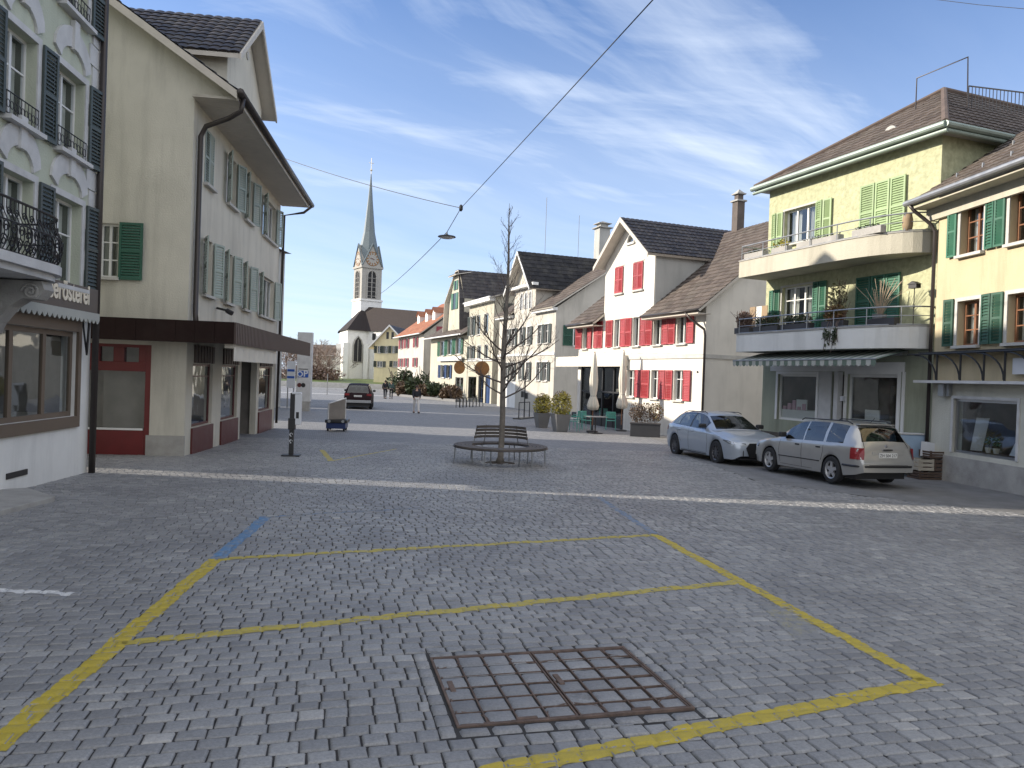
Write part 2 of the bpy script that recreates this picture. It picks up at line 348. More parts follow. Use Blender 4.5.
def far_paving_mat():
    m, t, b = newmat('granite_setts_far'); co = t.coord(); v = t.mapping(co, (1, 1, 1), (0, 0, -math.atan2(E1.y, E1.x)))
    br = t.new('ShaderNodeTexBrick'); t.link(v, br.inputs['Vector']); br.inputs['Scale'].default_value = 1.0; br.inputs['Brick Width'].default_value = .13; br.inputs['Row Height'].default_value = .108
    br.inputs['Mortar Size'].default_value = .009; br.inputs['Mortar Smooth'].default_value = .5
    br.inputs['Color1'].default_value = (.19, .195, .205, 1); br.inputs['Color2'].default_value = (.29, .29, .295, 1); br.inputs['Mortar'].default_value = (.07, .075, .08, 1)
    n = t.noise(.35, 6, co, .6); c = t.mix(t.ramp(n, [(.42, (0, 0, 0)), (.7, (.35, .35, .35))]), br.outputs['Color'], (.15, .15, .16))
    t.link(c, b.inputs['Base Color']); b.inputs['Roughness'].default_value = .72; t.link(t.bump(br.outputs['Fac'], -.35, .01), b.inputs['Normal'])
    return m
def paint_mat(name, col, wear=.5):
    m, t, b = newmat(name); co = t.coord(); n = t.noise(9, 8, co, .7); n2 = t.noise(90, 3, co, .7)
    k = t.math('ADD', t.math('MULTIPLY', n, .7), t.math('MULTIPLY', n2, .3)); k = t.ramp(k, [(wear-.05, (0, 0, 0)), (wear+.09, (1, 1, 1))])
    c = t.mix(k, col, (.22, .22, .22)); c = t.mix(.25, c, n2, 'OVERLAY'); t.link(c, b.inputs['Base Color']); b.inputs['Roughness'].default_value = .6
    return m
S = None
def strip_sheet(x0, x1, y0, y1, dz, ny=60, nx=6, power=1.0):
    b = MB(); ys = [y0+(y1-y0)*(i/ny)**power for i in range(ny+1)]; vs = []; fs = []
    for y in ys:
        for i in range(nx+1): vs.append((x0+(x1-x0)*i/nx, y, gz(y)+dz))
    for j in range(ny):
        for i in range(nx): k = j*(nx+1)+i; fs.append((k, k+1, k+nx+2, k+nx+1))
    return b.add(vs, fs)
def poly_sheet(pts, dz, step=.8):
    """polygon (xy list) cut into strips along y so that it follows the fall of the street"""
    b = MB(); ys = [p[1] for p in pts]; y0, y1 = min(ys), max(ys); n = max(1, int((y1-y0)/step))
    cuts = sorted(set([y0+(y1-y0)*i/n for i in range(n+1)]+ys))
    def span(y):
        xs = []
        for i in range(len(pts)):
            a, c = pts[i], pts[(i+1) % len(pts)]
            if abs(a[1]-c[1]) < 1e-9: continue
            if min(a[1], c[1])-1e-9 <= y <= max(a[1], c[1])+1e-9: xs.append(a[0]+(c[0]-a[0])*(y-a[1])/(c[1]-a[1]))
        return (min(xs), max(xs)) if xs else None
    for ya, yb in zip(cuts, cuts[1:]):
        if yb-ya < 1e-6: continue
        e = 1e-5; s0 = span(ya+e); s1 = span(yb-e)
        if s0 and s1: b.quad((s0[0], ya, gz(ya)+dz), (s0[1], ya, gz(ya)+dz), (s1[1], yb, gz(yb)+dz), (s1[0], yb, gz(yb)+dz))
    return b
def build_ground():
    global S
    g = MB(); ys = [-60, -20, 0]+[i*.5 for i in range(1, 60)]+[30+i*2.5 for i in range(40)]+[135, 160, 250, 500, 1000, 3000, 12000]; xs = [-12000, -1500, -300, -60, -20, 0, 20, 60, 300, 1500, 12000]
    vs = [(x, y, gz(y)-.0115) for y in ys for x in xs]; nx = len(xs); fs = [(j*nx+i, j*nx+i+1, (j+1)*nx+i+1, (j+1)*nx+i) for j in range(len(ys)-1) for i in range(nx-1)]
    tag(g.add(vs, fs).build('ground', M_['joint_fill']), kind='structure')
    S = Setts()
    # individual setts of the near field
    V = []; Fq = []; T = []; SM = []; base = 0
    gm = [1/3, 2/3]
    for r in range(len(S.rows)-1):
        v0, v1 = S.rows[r], S.rows[r+1]; e = S.edges[r]; near = v0 < 9
        ys_lim = v0
        n = 6 if near else 4
        for c in range(len(e)-1):
            uc = (e[c]+e[c+1])/2; vc = (v0+v1)/2+float(S.warp(uc))
            xc = uc*E1.x+vc*E2.x; yc = uc*E1.y+vc*E2.y
            if yc < 2.4 or yc > 24.0 or abs(xc) > .74*yc+1.0: continue
            if S.inside_cover(uc, vc, .02): continue
            if on_smooth(xc, yc): continue
            j = .0018; g0 = .0032
            ua, ub = e[c]+g0+random.uniform(-.001, j), e[c+1]-g0-random.uniform(-.001, j); va, vb = v0+.0050+random.uniform(-.001, j), v1-.0050-random.uniform(-.001, j)
            if ub > CU0-.105 and ua < CU1+.105 and vc+.06 > CV0-.105 and vc-.06 < CV1+.105:      # trim against the border course of the iron cover
                wv_ = vc-(v0+v1)/2; cand = []
                for q_ in ((ua, min(ub, CU0-.108), va, vb), (max(ua, CU1+.108), ub, va, vb), (ua, ub, va, min(vb, CV0-.108-wv_)), (ua, ub, max(va, CV1+.108-wv_), vb)):
                    if q_[1]-q_[0] > .014 and q_[3]-q_[2] > .014: cand.append(q_)
                if not cand: continue
                ua, ub, va, vb = max(cand, key=lambda q_: (q_[1]-q_[0])*(q_[3]-q_[2]))
            hh = float(S.h[r][c]); tx = random.gauss(0, .008); ty = random.gauss(0, .008)
            ins = (0, .04, .13, .87, .96, 1) if near else (0, .06, .94, 1); zz = (-.013, -.0022, 0, 0, -.0022, -.013) if near else (-.014, 0, 0, -.014)
            sk = [random.uniform(-.0045, .0045) for _ in range(4)]
            for b_ in range(n):
                for a_ in range(n):
                    fu, fv = ins[a_], ins[b_]; u = ua+(ub-ua)*fu; v = va+(vb-va)*fv
                    u += sk[0]*(fv-.5)+(random.uniform(-.002, .002) if near else 0); v += sk[1]*(fu-.5)+(random.uniform(-.002, .002) if near else 0)
                    if near and a_ in (0, 5) and b_ in (0, 5): u += (.5-fu)*.005; v += (.5-fv)*.005
                    z = min(zz[a_], zz[b_])
                    if near and z == 0: z += random.uniform(-.0012, .0012)
                    if z > -.0125: z += hh+tx*(u-uc)+ty*(v-(v0+v1)/2)
                    v += float(S.warp(u)) if near else vc-(v0+v1)/2
                    x = u*E1.x+v*E2.x; y = u*E1.y+v*E2.y
                    V.append((x, y, gz(y)+z))
            tone = min(1, max(0, random.gauss(.5, .16)))
            T += [tone]*(n*n)
            for b_ in range(n-1):
                for a_ in range(n-1): k = base+b_*n+a_; Fq.append((k, k+1, k+n+1, k+n))
            SM += [near]*((n-1)*(n-1)); base += n*n
    # regular small grid of setts held by the iron cover
    nc, nr = 8, 6
    for i in range(nc):
        for k_ in range(-1, nr+1):
            border = k_ in (-1, nr)
            ua = CU0+(CU1-CU0)*i/nc+.0065; ub = CU0+(CU1-CU0)*(i+1)/nc-.0065
            if border: va, vb = (CV0-.098, CV0-.015) if k_ == -1 else (CV1+.015, CV1+.098)
            else: va = CV0+.015+(CV1-CV0-.03)*k_/nr+.0055; vb = CV0+.015+(CV1-CV0-.03)*(k_+1)/nr-.0055
            cells = [(ua, ub, va, vb)]
            tone = min(1, max(0, random.gauss(.45, .16)))
            for (a, b2, c2, d2) in cells:
                for q in (0, .12, .5, .88, 1):
                    for p_ in (0, .10, .5, .90, 1):
                        u = a+(b2-a)*p_+random.uniform(-.003, .003); v = c2+(d2-c2)*q+random.uniform(-.003, .003)
                        z = -.014 if (q in (0, 1) or p_ in (0, 1)) else (-.001 if not border else 0)+random.uniform(-.0015, .0015)
                        x = u*E1.x+v*E2.x; y = u*E1.y+v*E2.y; V.append((x, y, gz(y)+z))
                T += [tone]*25
                for b_ in range(4):
                    for a_ in range(4): k = base+b_*5+a_; Fq.append((k, k+1, k+6, k+5))
                base += 25
    for side in (0, 1):                                # the upright border courses left and right of the cover
        for i in range(9):
            a, b2 = (CU0-.10, CU0-.015) if side == 0 else (CU1+.015, CU1+.10)
            c2 = CV0-.10+(CV1-CV0+.20)*i/9+.006; d2 = CV0-.10+(CV1-CV0+.20)*(i+1)/9-.006; tone = min(1, max(0, random.gauss(.6, .16)))
            for q in (0, .12, .5, .88, 1):
                for p_ in (0, .10, .5, .90, 1):
                    u = a+(b2-a)*p_+random.uniform(-.002, .002); v = c2+(d2-c2)*q+random.uniform(-.002, .002); z = -.014 if (q in (0, 1) or p_ in (0, 1)) else random.uniform(-.0015, .0015)
                    x = u*E1.x+v*E2.x; y = u*E1.y+v*E2.y; V.append((x, y, gz(y)+z))
            T += [tone]*25
            for b_ in range(4):
                for a_ in range(4): k = base+b_*5+a_; Fq.append((k, k+1, k+6, k+5))
            base += 25
    me = bpy.data.meshes.new('paving'); Va = np.array(V, dtype=np.float32); Fa = np.array(Fq, dtype=np.int32)
    me.vertices.add(len(Va)); me.vertices.foreach_set('co', Va.ravel()); me.loops.add(Fa.size); me.loops.foreach_set('vertex_index', Fa.ravel())
    me.polygons.add(len(Fa)); me.polygons.foreach_set('loop_start', np.arange(0, Fa.size, 4, dtype=np.int32)); me.polygons.foreach_set('loop_total', np.full(len(Fa), 4, dtype=np.int32))
    me.polygons.foreach_set('use_smooth', np.array(SM+[True]*(len(Fa)-len(SM)), dtype=bool))
    a = me.attributes.new('tone', 'FLOAT', 'POINT'); a.data.foreach_set('value', np.array(T, dtype=np.float32)); me.update(); me.validate()
    me.materials.append(sett_mat()); o = bpy.data.objects.new('paving', me); C.objects.link(o); tag(o, kind='structure')
    print('setts verts', len(Va))
    # far street and the smooth lane by the right-hand houses
    tag(strip_sheet(-45, 45, 23.95, 125, -.006, 90, 4, 1.5).build('road', far_paving_mat()), kind='structure')
    m = mat('worn_asphalt', (.19, .19, .192), .8, var=.18, scale=2.2, bump=.6, bscale=160, dirt=.3)
    tag(poly_sheet(SMOOTH, -.002).build('parking_lane', m), kind='structure')
    # markings
    ym = paint_mat('yellow_road_paint', (.44, .34, .04), .61); ym2 = paint_mat('worn_yellow_road_paint', (.41, .33, .06), .59); bm = paint_mat('worn_blue_road_paint', (.09, .20, .36), .53); wm = paint_mat('white_road_paint', (.62, .62, .62), .58)
    fb = paint_mat('faint_blue_road_paint', (.10, .19, .33), .47)
    def line(name, p, q, w, m_, kind='structure', cell=.013):
        a = ground(*p); c = ground(*q); d = (c-a); d.z = 0; L = d.length; d.normalize(); s = Vector((-d.y, d.x, 0))
        nl = max(2, int(L/cell)); nw = max(2, int(w/cell)); U, W = np.meshgrid(np.linspace(0, L, nl+1), np.linspace(-w/2, w/2, nw+1), indexing='ij')
        ph = a.x*3.1; wob = .006*np.sin(U*5+ph)+.004*np.sin(U*17+ph)
        X = a.x+d.x*U+s.x*(W+wob); Y = a.y+d.y*U+s.y*(W+wob); h = S.height(X.ravel(), Y.ravel()).reshape(X.shape)
        h = np.where(np.isnan(h), -.0085, h); h = np.where(S.inside_cover(X*E1.x+Y*E1.y, X*E2.x+Y*E2.y, .02), np.nan, h)
        Z = gza(Y)+np.nan_to_num(h)+.0035; ok = ~np.isnan(h); idx = np.arange(X.size).reshape(X.shape)
        fok = ok[:-1, :-1] & ok[1:, :-1] & ok[:-1, 1:] & ok[1:, 1:]
        f = np.stack([idx[:-1, :-1][fok], idx[1:, :-1][fok], idx[1:, 1:][fok], idx[:-1, 1:][fok]], -1)
        b = MB(); b.v = [tuple(r) for r in np.stack([X.ravel(), Y.ravel(), Z.ravel()], -1).tolist()]; b.f = [tuple(r) for r in f.tolist()]
        return tag(b.build(name, m_, smooth=True), kind=kind)
    line('yellow_marking', (-12, 752), (216, 559), .14, ym); line('blue_marking', (216, 559), (266, 517), .15, bm)
    line('yellow_marking', (218, 559), (655, 535), .11, ym2); line('yellow_marking', (122, 643), (737, 582), .12, ym2)
    line('yellow_marking', (655, 535), (930, 683), .125, ym); line('yellow_marking', (934, 681), (470, 777), .135, ym)
    line('white_marking', (-8, 590), (72, 594), .09, wm); line('blue_marking', (262, 517), (420, 508), .05, fb)
    line('yellow_marking', (322, 450), (331, 461), .14, ym2); line('yellow_marking', (331, 461), (396, 449), .07, ym2); line('yellow_marking', (775, 606), (812, 640), .25, paint_mat('ghost_yellow_paint', (.34, .30, .13), .40))
    line('blue_marking', (598, 497), (655, 534), .10, fb)
    return
def iron_cover():
    t = thing('utility_cover', 'rusty iron double lid frame filled with setts, set in the paving inside the yellow lines', 'manhole cover', ((G0+G2)/2).xyz, math.atan2(E1.y, E1.x))
    t.location.z = gz(t.location.y); W = (CU1-CU0)/2; H = (CV1-CV0)/2; slope = (gz(t.location.y+.5)-gz(t.location.y-.5)); t.rotation_euler.x = math.atan(slope)
    f = MB(); w = .017
    for x0, x1, y0, y1 in ((-W, W, -H, -H+w), (-W, W, H-w, H), (-W, -W+w, -H+w, H-w), (W-w, W, -H+w, H-w)): f.box(x0, x1, y0, y1, -.03, .003)
    f.build('outer_frame', M_['rust'], t, bevel=.002)
    for k in (-1, 1):
        b = MB(); x0, x1 = (-W+w+.006, -.006) if k < 0 else (.006, W-w-.006); iw = .009; y0, y1 = -H+w+.005, H-w-.005
        for a in ((x0, x0+iw, y0, y1), (x1-iw, x1, y0, y1), (x0+iw, x1-iw, y0, y0+iw), (x0+iw, x1-iw, y1-iw, y1)): b.box(a[0], a[1], a[2], a[3], -.03, .001)
        n = 4
        for i in range(1, n):
            x = -W+(2*W)*((i if k < 0 else i+n))/8; b.box(x-.004, x+.004, y0+iw, y1-iw, -.03, -.0005)
        for i in range(1, 6): y = -H+2*H*i/6; b.box(x0+iw, x1-iw, y-.0035, y+.0035, -.03, -.0025)
        L = x1-x0
        for cx, cy, sx, sy in ((x0, y0, 1, 1), (x1, y0, -1, 1), (x0, y1, 1, -1), (x1, y1, -1, -1)):   # curved corner braces
            pts = [(cx+sx*L/4*math.sin(q*PI/12), cy+sy*.30*(1-q/6)**.55*.62, -.006) for q in range(7)]
            b.tube(pts, .005, 6)
        b.build('lid_frame', M_['rust'], t)
        h = MB(); h.box(x0+.02, x0+.055, -.07, .09, -.02, .008); h.box((x0+x1)/2-.02, (x0+x1)/2+.1, y0+.005, y0+.03, -.02, .007); h.build('lifting_hinge', M_['rust'], t, bevel=.004)
_sm = [ground(648, 436), ground(700, 461), ground(760, 482), ground(872, 497), ground(1040, 516)]
SMOOTH = [(p.x, p.y) for p in _sm]+[(16, 11), (22, 11), (22, 24), (13, 33), (7.2, 33)]
def on_smooth(x, y):
    if x < 3: return False
    inside = False; n = len(SMOOTH)
    for i in range(n):
        a, b = SMOOTH[i], SMOOTH[(i+1) % n]
        if (a[1] > y) != (b[1] > y) and x < (b[0]-a[0])*(y-a[1])/(b[1]-a[1])+a[0]: inside = not inside
    return inside
# ------------------------------------------------------------------ building kit
def seg(pxB, YB, pxA, slope, py=400):
    """near end B on a given depth, far end A where the facade line meets the ray of another column"""
    B = at(pxB, py, YB); d = ray(pxA, py); k = d.x/d.y; Y = (B.x-slope*B.y)/(k-slope); A = Vector((k*Y, Y, 0)); return (A.x, A.y), (B.x, B.y)
class House:
    def __init__(s, name, label, A, B, cat='house', dz=0.0):
        A = Vector((A[0], A[1], 0)); B = Vector((B[0], B[1], 0)); d = B-A; s.L = d.length; s.rz = math.atan2(d.y, d.x)
        s.base = min(gz(A.y), gz(B.y))+dz; s.O = Vector((A.x, A.y, s.base)); s.root = thing(name, label, cat, s.O, s.rz)
        s.inv = (Matrix.Translation(s.O) @ Matrix.Rotation(s.rz, 4, 'Z')).inverted(); s.ir = s.inv.to_3x3(); s.rooms = MB(); s.cache = {}
    def hit(s, px, py, ax=1, val=0.0):
        o = s.inv @ CAM; d = s.ir @ ray(px, py); return o+d*((val-o[ax])/d[ax])
    def x(s, px, py, y=0.): return s.hit(px, py, 1, y).x
    def z(s, px, py, y=0.): return s.hit(px, py, 1, y).z
    def part(s, mb, name, m, **k): return mb.build(name, M_[m] if isinstance(m, str) else m, s.root, **k)
    def finish(s):
        if s.rooms.v: s.part(s.rooms, 'interior', 'dark')
def frame_of(h, side):
    """map (a along wall, o outward, z) to local coordinates for the front or the end walls"""
    if side == 'front': return lambda a, o, z: (a, -o, z)
    if side == 'left': return lambda a, o, z: (-o, -a, z)     # plane x=0, a grows towards the street (a = -y)
    if side == 'right': return lambda a, o, z: (h.L+o, a, z)   # plane x=L, a grows inward
class TMB(MB):
    """mesh builder with a coordinate map, boxes written as (a0,a1,o0,o1,z0,z1)"""
    def __init__(s, f): super().__init__(); s.fm = f
    def add(s, vs, fs, uvs=None): return super().add([s.fm(*p) for p in vs], fs, uvs)
def wall_with_holes(b, x0, x1, z0, z1, holes, depth=.2, o=0.):
    xs = sorted(set([x0, x1]+[max(x0, min(x1, v)) for hl in holes for v in hl[:2]])); zs = sorted(set([z0, z1]+[max(z0, min(z1, v)) for hl in holes for v in hl[2:4]]))
    for xa, xb in zip(xs, xs[1:]):
        for za, zb in zip(zs, zs[1:]):
            cx, cz = (xa+xb)/2, (za+zb)/2
            if any(hl[0] < cx < hl[1] and hl[2] < cz < hl[3] for hl in holes): continue
            b.quad((xa, o, za), (xb, o, za), (xb, o, zb), (xa, o, zb))
    for a, c, d, e in [hl[:4] for hl in holes]:
        a, c = max(a, x0), min(c, x1); d = max(d, z0)
        b.quad((a, o, d), (a, o, e), (a, o-depth, e), (a, o-depth, d)); b.quad((c, o, e), (c, o, d), (c, o-depth, d), (c, o-depth, e))
        b.quad((a, o, e), (c, o, e), (c, o-depth, e), (a, o-depth, e)); b.quad((c, o, d), (a, o, d), (a, o-depth, d), (c, o-depth, d))
def leaf_mesh(w, hgt, m, louvre=True):
    b = MB(); t = .018; r = min(.055, w*.17)
    b.box(0, r, -t, t, 0, hgt); b.box(w-r, w, -t, t, 0, hgt)
    for z in (0, hgt/2-r/2, hgt-r): b.box(r, w-r, -t, t, z, z+r)
    if louvre:
        n = max(4, int((hgt-3*r)/.065))
        for half in (0, 1):
            z0 = r if half == 0 else hgt/2+r/2; z1 = hgt/2-r/2 if half == 0 else hgt-r; k = max(2, n//2)
            for i in range(k):
                z = z0+(z1-z0)*(i+.5)/k; q = (z1-z0)/k*.44; b.add([(r, -t*.8, z-q), (w-r, -t*.8, z-q), (w-r, t*.8, z+q), (r, t*.8, z+q), (r, -t*.8+.006, z-q), (w-r, -t*.8+.006, z-q), (w-r, t*.8+.006, z+q), (r, t*.8+.006, z+q)], [(0, 1, 2, 3), (4, 7, 6, 5), (0, 4, 5, 1), (3, 2, 6, 7)])
    else: b.box(r, w-r, -t*.5, t*.5, r, hgt/2-r/2); b.box(r, w-r, -t*.5, t*.5, hgt/2+r/2, hgt-r)
    return b
def leaf(h, side, a, z0, w, hgt, m, right=True, angle=4, label=None, louvre=True, o=.05):
    """a shutter leaf hinged at a; right=True swings to the larger a; angle in degrees away from the wall"""
    key = (round(w, 2), round(hgt, 2), m, louvre)
    fm = frame_of(h, side); p = fm(a, o, z0); q = fm(a+(1 if right else -1), o, z0); dx, dy = q[0]-p[0], q[1]-p[1]
    r = math.atan2(dy, dx); out = fm(a, o+1, z0); ox, oy = out[0]-p[0], out[1]-p[1]; sgn = 1 if dx*oy-dy*ox > 0 else -1; r += sgn*math.radians(angle)
    if key not in h.cache:
        ob = leaf_mesh(w, hgt, m, louvre).build('shutter', M_[m], h.root); h.cache[key] = ob
    else:
        ob = h.cache[key].copy(); C.objects.link(ob)
    ob.location = p; ob.rotation_euler = (0, 0, r)
    if label: ob['label'] = label
    return ob
def window(h, side, a0, a1, z0, z1, frame='white_paint', mull=1, bars=(.5,), set_in=.10, sill='stone', trim=None, trimw=.1, curtain=True, glass='glass', name='window', fw=.05, room=1.1, roommat=None, sillout=.12):
    fm = frame_of(h, side); b = TMB(fm); i0, i1 = -set_in-.05, -set_in
    b.box(a0, a0+fw, i0, i1, z0, z1); b.box(a1-fw, a1, i0, i1, z0, z1); b.box(a0+fw, a1-fw, i0, i1, z0, z0+fw); b.box(a0+fw, a1-fw, i0, i1, z1-fw, z1)
    for k in range(mull):
        c = a0+(a1-a0)*(k+1)/(mull+1); b.box(c-fw*.6, c+fw*.6, i0, i1+.006, z0+fw, z1-fw)
    for f in bars:
        z = z0+(z1-z0)*f; ws = [a0+(a1-a0)*k/(mull+1) for k in range(mull+2)]
        for u, v in zip(ws, ws[1:]): b.box(u+fw*.55, v-fw*.55, i0+.01, i1-.004, z-.014, z+.014)
    fr = h.part(b, name, frame)
    g = TMB(fm); g.quad((a0+fw*.9, i0+.028, z0+fw*.9), (a1-fw*.9, i0+.028, z0+fw*.9), (a1-fw*.9, i0+.028, z1-fw*.9), (a0+fw*.9, i0+.028, z1-fw*.9)); g.build('pane', M_[glass], fr)
    if curtain:
        c = TMB(fm); n = 14; w = a1-a0
        for s0, s1 in ((.04, .36), (.64, .96)):
            vs = []; fs = []
            for i in range(n+1):
                u = a0+w*(s0+(s1-s0)*i/n); q = i0-.12+.025*math.sin(i*1.9)
                vs += [(u, q, z0+.06), (u, q, z1-.04)]
            fs = [(2*i, 2*i+2, 2*i+3, 2*i+1) for i in range(n)]; c.add(vs, fs)
        c.build('curtain', M_['curtain'], fr)
    if sill:
        t = TMB(fm); t.box(a0-.06, a1+.06, -set_in, sillout, z0-.07, z0-.002); t.build('sill', M_[sill], fr)
    if trim:
        t = TMB(fm); o = .025; t.box(a0-trimw, a0-.002, .001, o, z0, z1+trimw); t.box(a1+.002, a1+trimw, .001, o, z0, z1+trimw); t.box(a0-.002, a1+.002, .001, o, z1+.002, z1+trimw); t.build('surround', M_[trim], fr)
    if room:
        r = TMB(fm); e = .12; d = -room; q = (a0-e, a1+e, z0-e, z1+e); s = -.19
        r.quad((q[0], d, q[2]), (q[1], d, q[2]), (q[1], d, q[3]), (q[0], d, q[3])); r.quad((q[0], s, q[2]), (q[0], d, q[2]), (q[0], d, q[3]), (q[0], s, q[3])); r.quad((q[1], s, q[2]), (q[1], d, q[2]), (q[1], d, q[3]), (q[1], s, q[3]))
        r.quad((q[0], s, q[3]), (q[1], s, q[3]), (q[1], d, q[3]), (q[0], d, q[3])); r.quad((q[0], s, q[2]), (q[1], s, q[2]), (q[1], d, q[2]), (q[0], d, q[2]))
        r.build('room_recess', M_[roommat or ('interior' if name.startswith('shop') else 'dark')], fr)
    return fr
def tiles(P0, P1, P2, P3, col=.24, row=.33, amp=.022, step=.028, sub=5):
    """tiled surface on the quad eave-left, eave-right, ridge-right, ridge-left"""
    P0, P1, P2, P3 = map(Vector, (P0, P1, P2, P3)); e = (P1-P0); Le = e.length; e.normalize(); g0 = (P3-P0); t = g0-e*g0.dot(e); Ht = t.length; t.normalize(); n = e.cross(t)
    if n.z < 0: n = -n
    sl1 = (P3-P0).dot(e); sr1 = (P2-P0).dot(e); nr = max(1, round(Ht/row)); b = MB(); lo = min(0, sl1); hi = max(Le, sr1); nc = max(1, round((hi-lo)/col)); cw = (hi-lo)/nc
    for r in range(nr):
        ta, tb = r/nr, min(1, (r+1)/nr); vs = []; uv = []; off = 0
        for tt, lift in ((ta, step), (tb, 0.0)):
            l = sl1*tt; rr = Le+(sr1-Le)*tt
            for i in range(nc*sub+1):
                s_ = lo+cw*i/sub; sc = min(max(s_, l), rr); ph = (i % sub)/sub
                z = amp*(abs(math.sin(PI*ph)))**.8 if sub > 1 else 0
                p = P0+e*sc+t*(Ht*tt)+n*(lift+z+.01); vs.append(p); uv.append(((s_-lo)/cw+(0 if i % sub else -.001*0)+100+.001, r+.5))
        k = nc*sub+1; fs = []
        for i in range(k-1):
            if abs(vs[i].x-vs[i+1].x)+abs(vs[i].y-vs[i+1].y)+abs(vs[k+i].x-vs[k+i+1].x)+abs(vs[k+i].y-vs[k+i+1].y) > 1e-5: fs.append((i, i+1, k+i+1, k+i))
        base = len(vs)
        low = [vs[i]-n*(step+.012) for i in range(k)]; vs = vs+low; uv = uv+uv[:k]
        fs += [(base+i, base+i+1, i+1, i) for i in range(k-1) if (vs[i]-vs[i+1]).length > 1e-5]
        # face-wise uv must sit inside one tile: shift by half a sample
        b.add(vs, fs, [(u+.0, v) for u, v in uv])
    return b
def roof(h, P0, P1, P2, P3, m='tile_brown', col=.24, row=.33, thick=.10, soffit='wood_white', name='roof', sub=5, amp=.022):
    tb = tiles(P0, P1, P2, P3, col, row, amp, sub=sub); o = h.part(tb, name, m)
    P = [Vector(p) for p in (P0, P1, P2, P3)]; n = (P[1]-P[0]).cross(P[3]-P[0]).normalized(); n = n if n.z > 0 else -n; b = MB(); q = [p-n*.004 for p in P]+[p-n*thick for p in P]
    b.add(q, [(0, 1, 2, 3), (7, 6, 5, 4), (0, 4, 5, 1), (1, 5, 6, 2), (2, 6, 7, 3), (3, 7, 4, 0)]); b.build('roof_boarding', M_[soffit], o)
    return o
def gutter(h, a, b, r=.065, m='zinc'): return h.part(MB().tube([a, b], r, 10), 'gutter', m, smooth=False)
def pipe(h, pts, r=.045, m='pipe', name='downpipe'): return h.part(MB().tube(pts, r, 8), name, m, smooth=True)
def chimney(h, x, y, z0, z1, w=.5, m='pl_grey', cap='concrete', rf=None):
    b = MB(); b.box(x-w/2, x+w/2, y-w/2, y+w/2, z0, z1-.35); b.box(x-w*.36, x+w*.36, y-w*.36, y+w*.36, z1-.35, z1-.06); o = b.build('chimney', M_[m], rf or h.root)
    c = MB(); c.box(x-w*.68, x+w*.68, y-w*.68, y+w*.68, z1-.42, z1-.34); c.box(x-w*.6, x+w*.6, y-w*.6, y+w*.6, z1-.06, z1)
    c.add([(x-w*.5, y-w*.5, z1), (x+w*.5, y-w*.5, z1), (x+w*.5, y+w*.5, z1), (x-w*.5, y+w*.5, z1), (x, y, z1+.22)], [(0, 1, 4), (1, 2, 4), (2, 3, 4), (3, 0, 4)])
    if rf is None: c.build('chimney_cap', M_[cap], o)
    return o
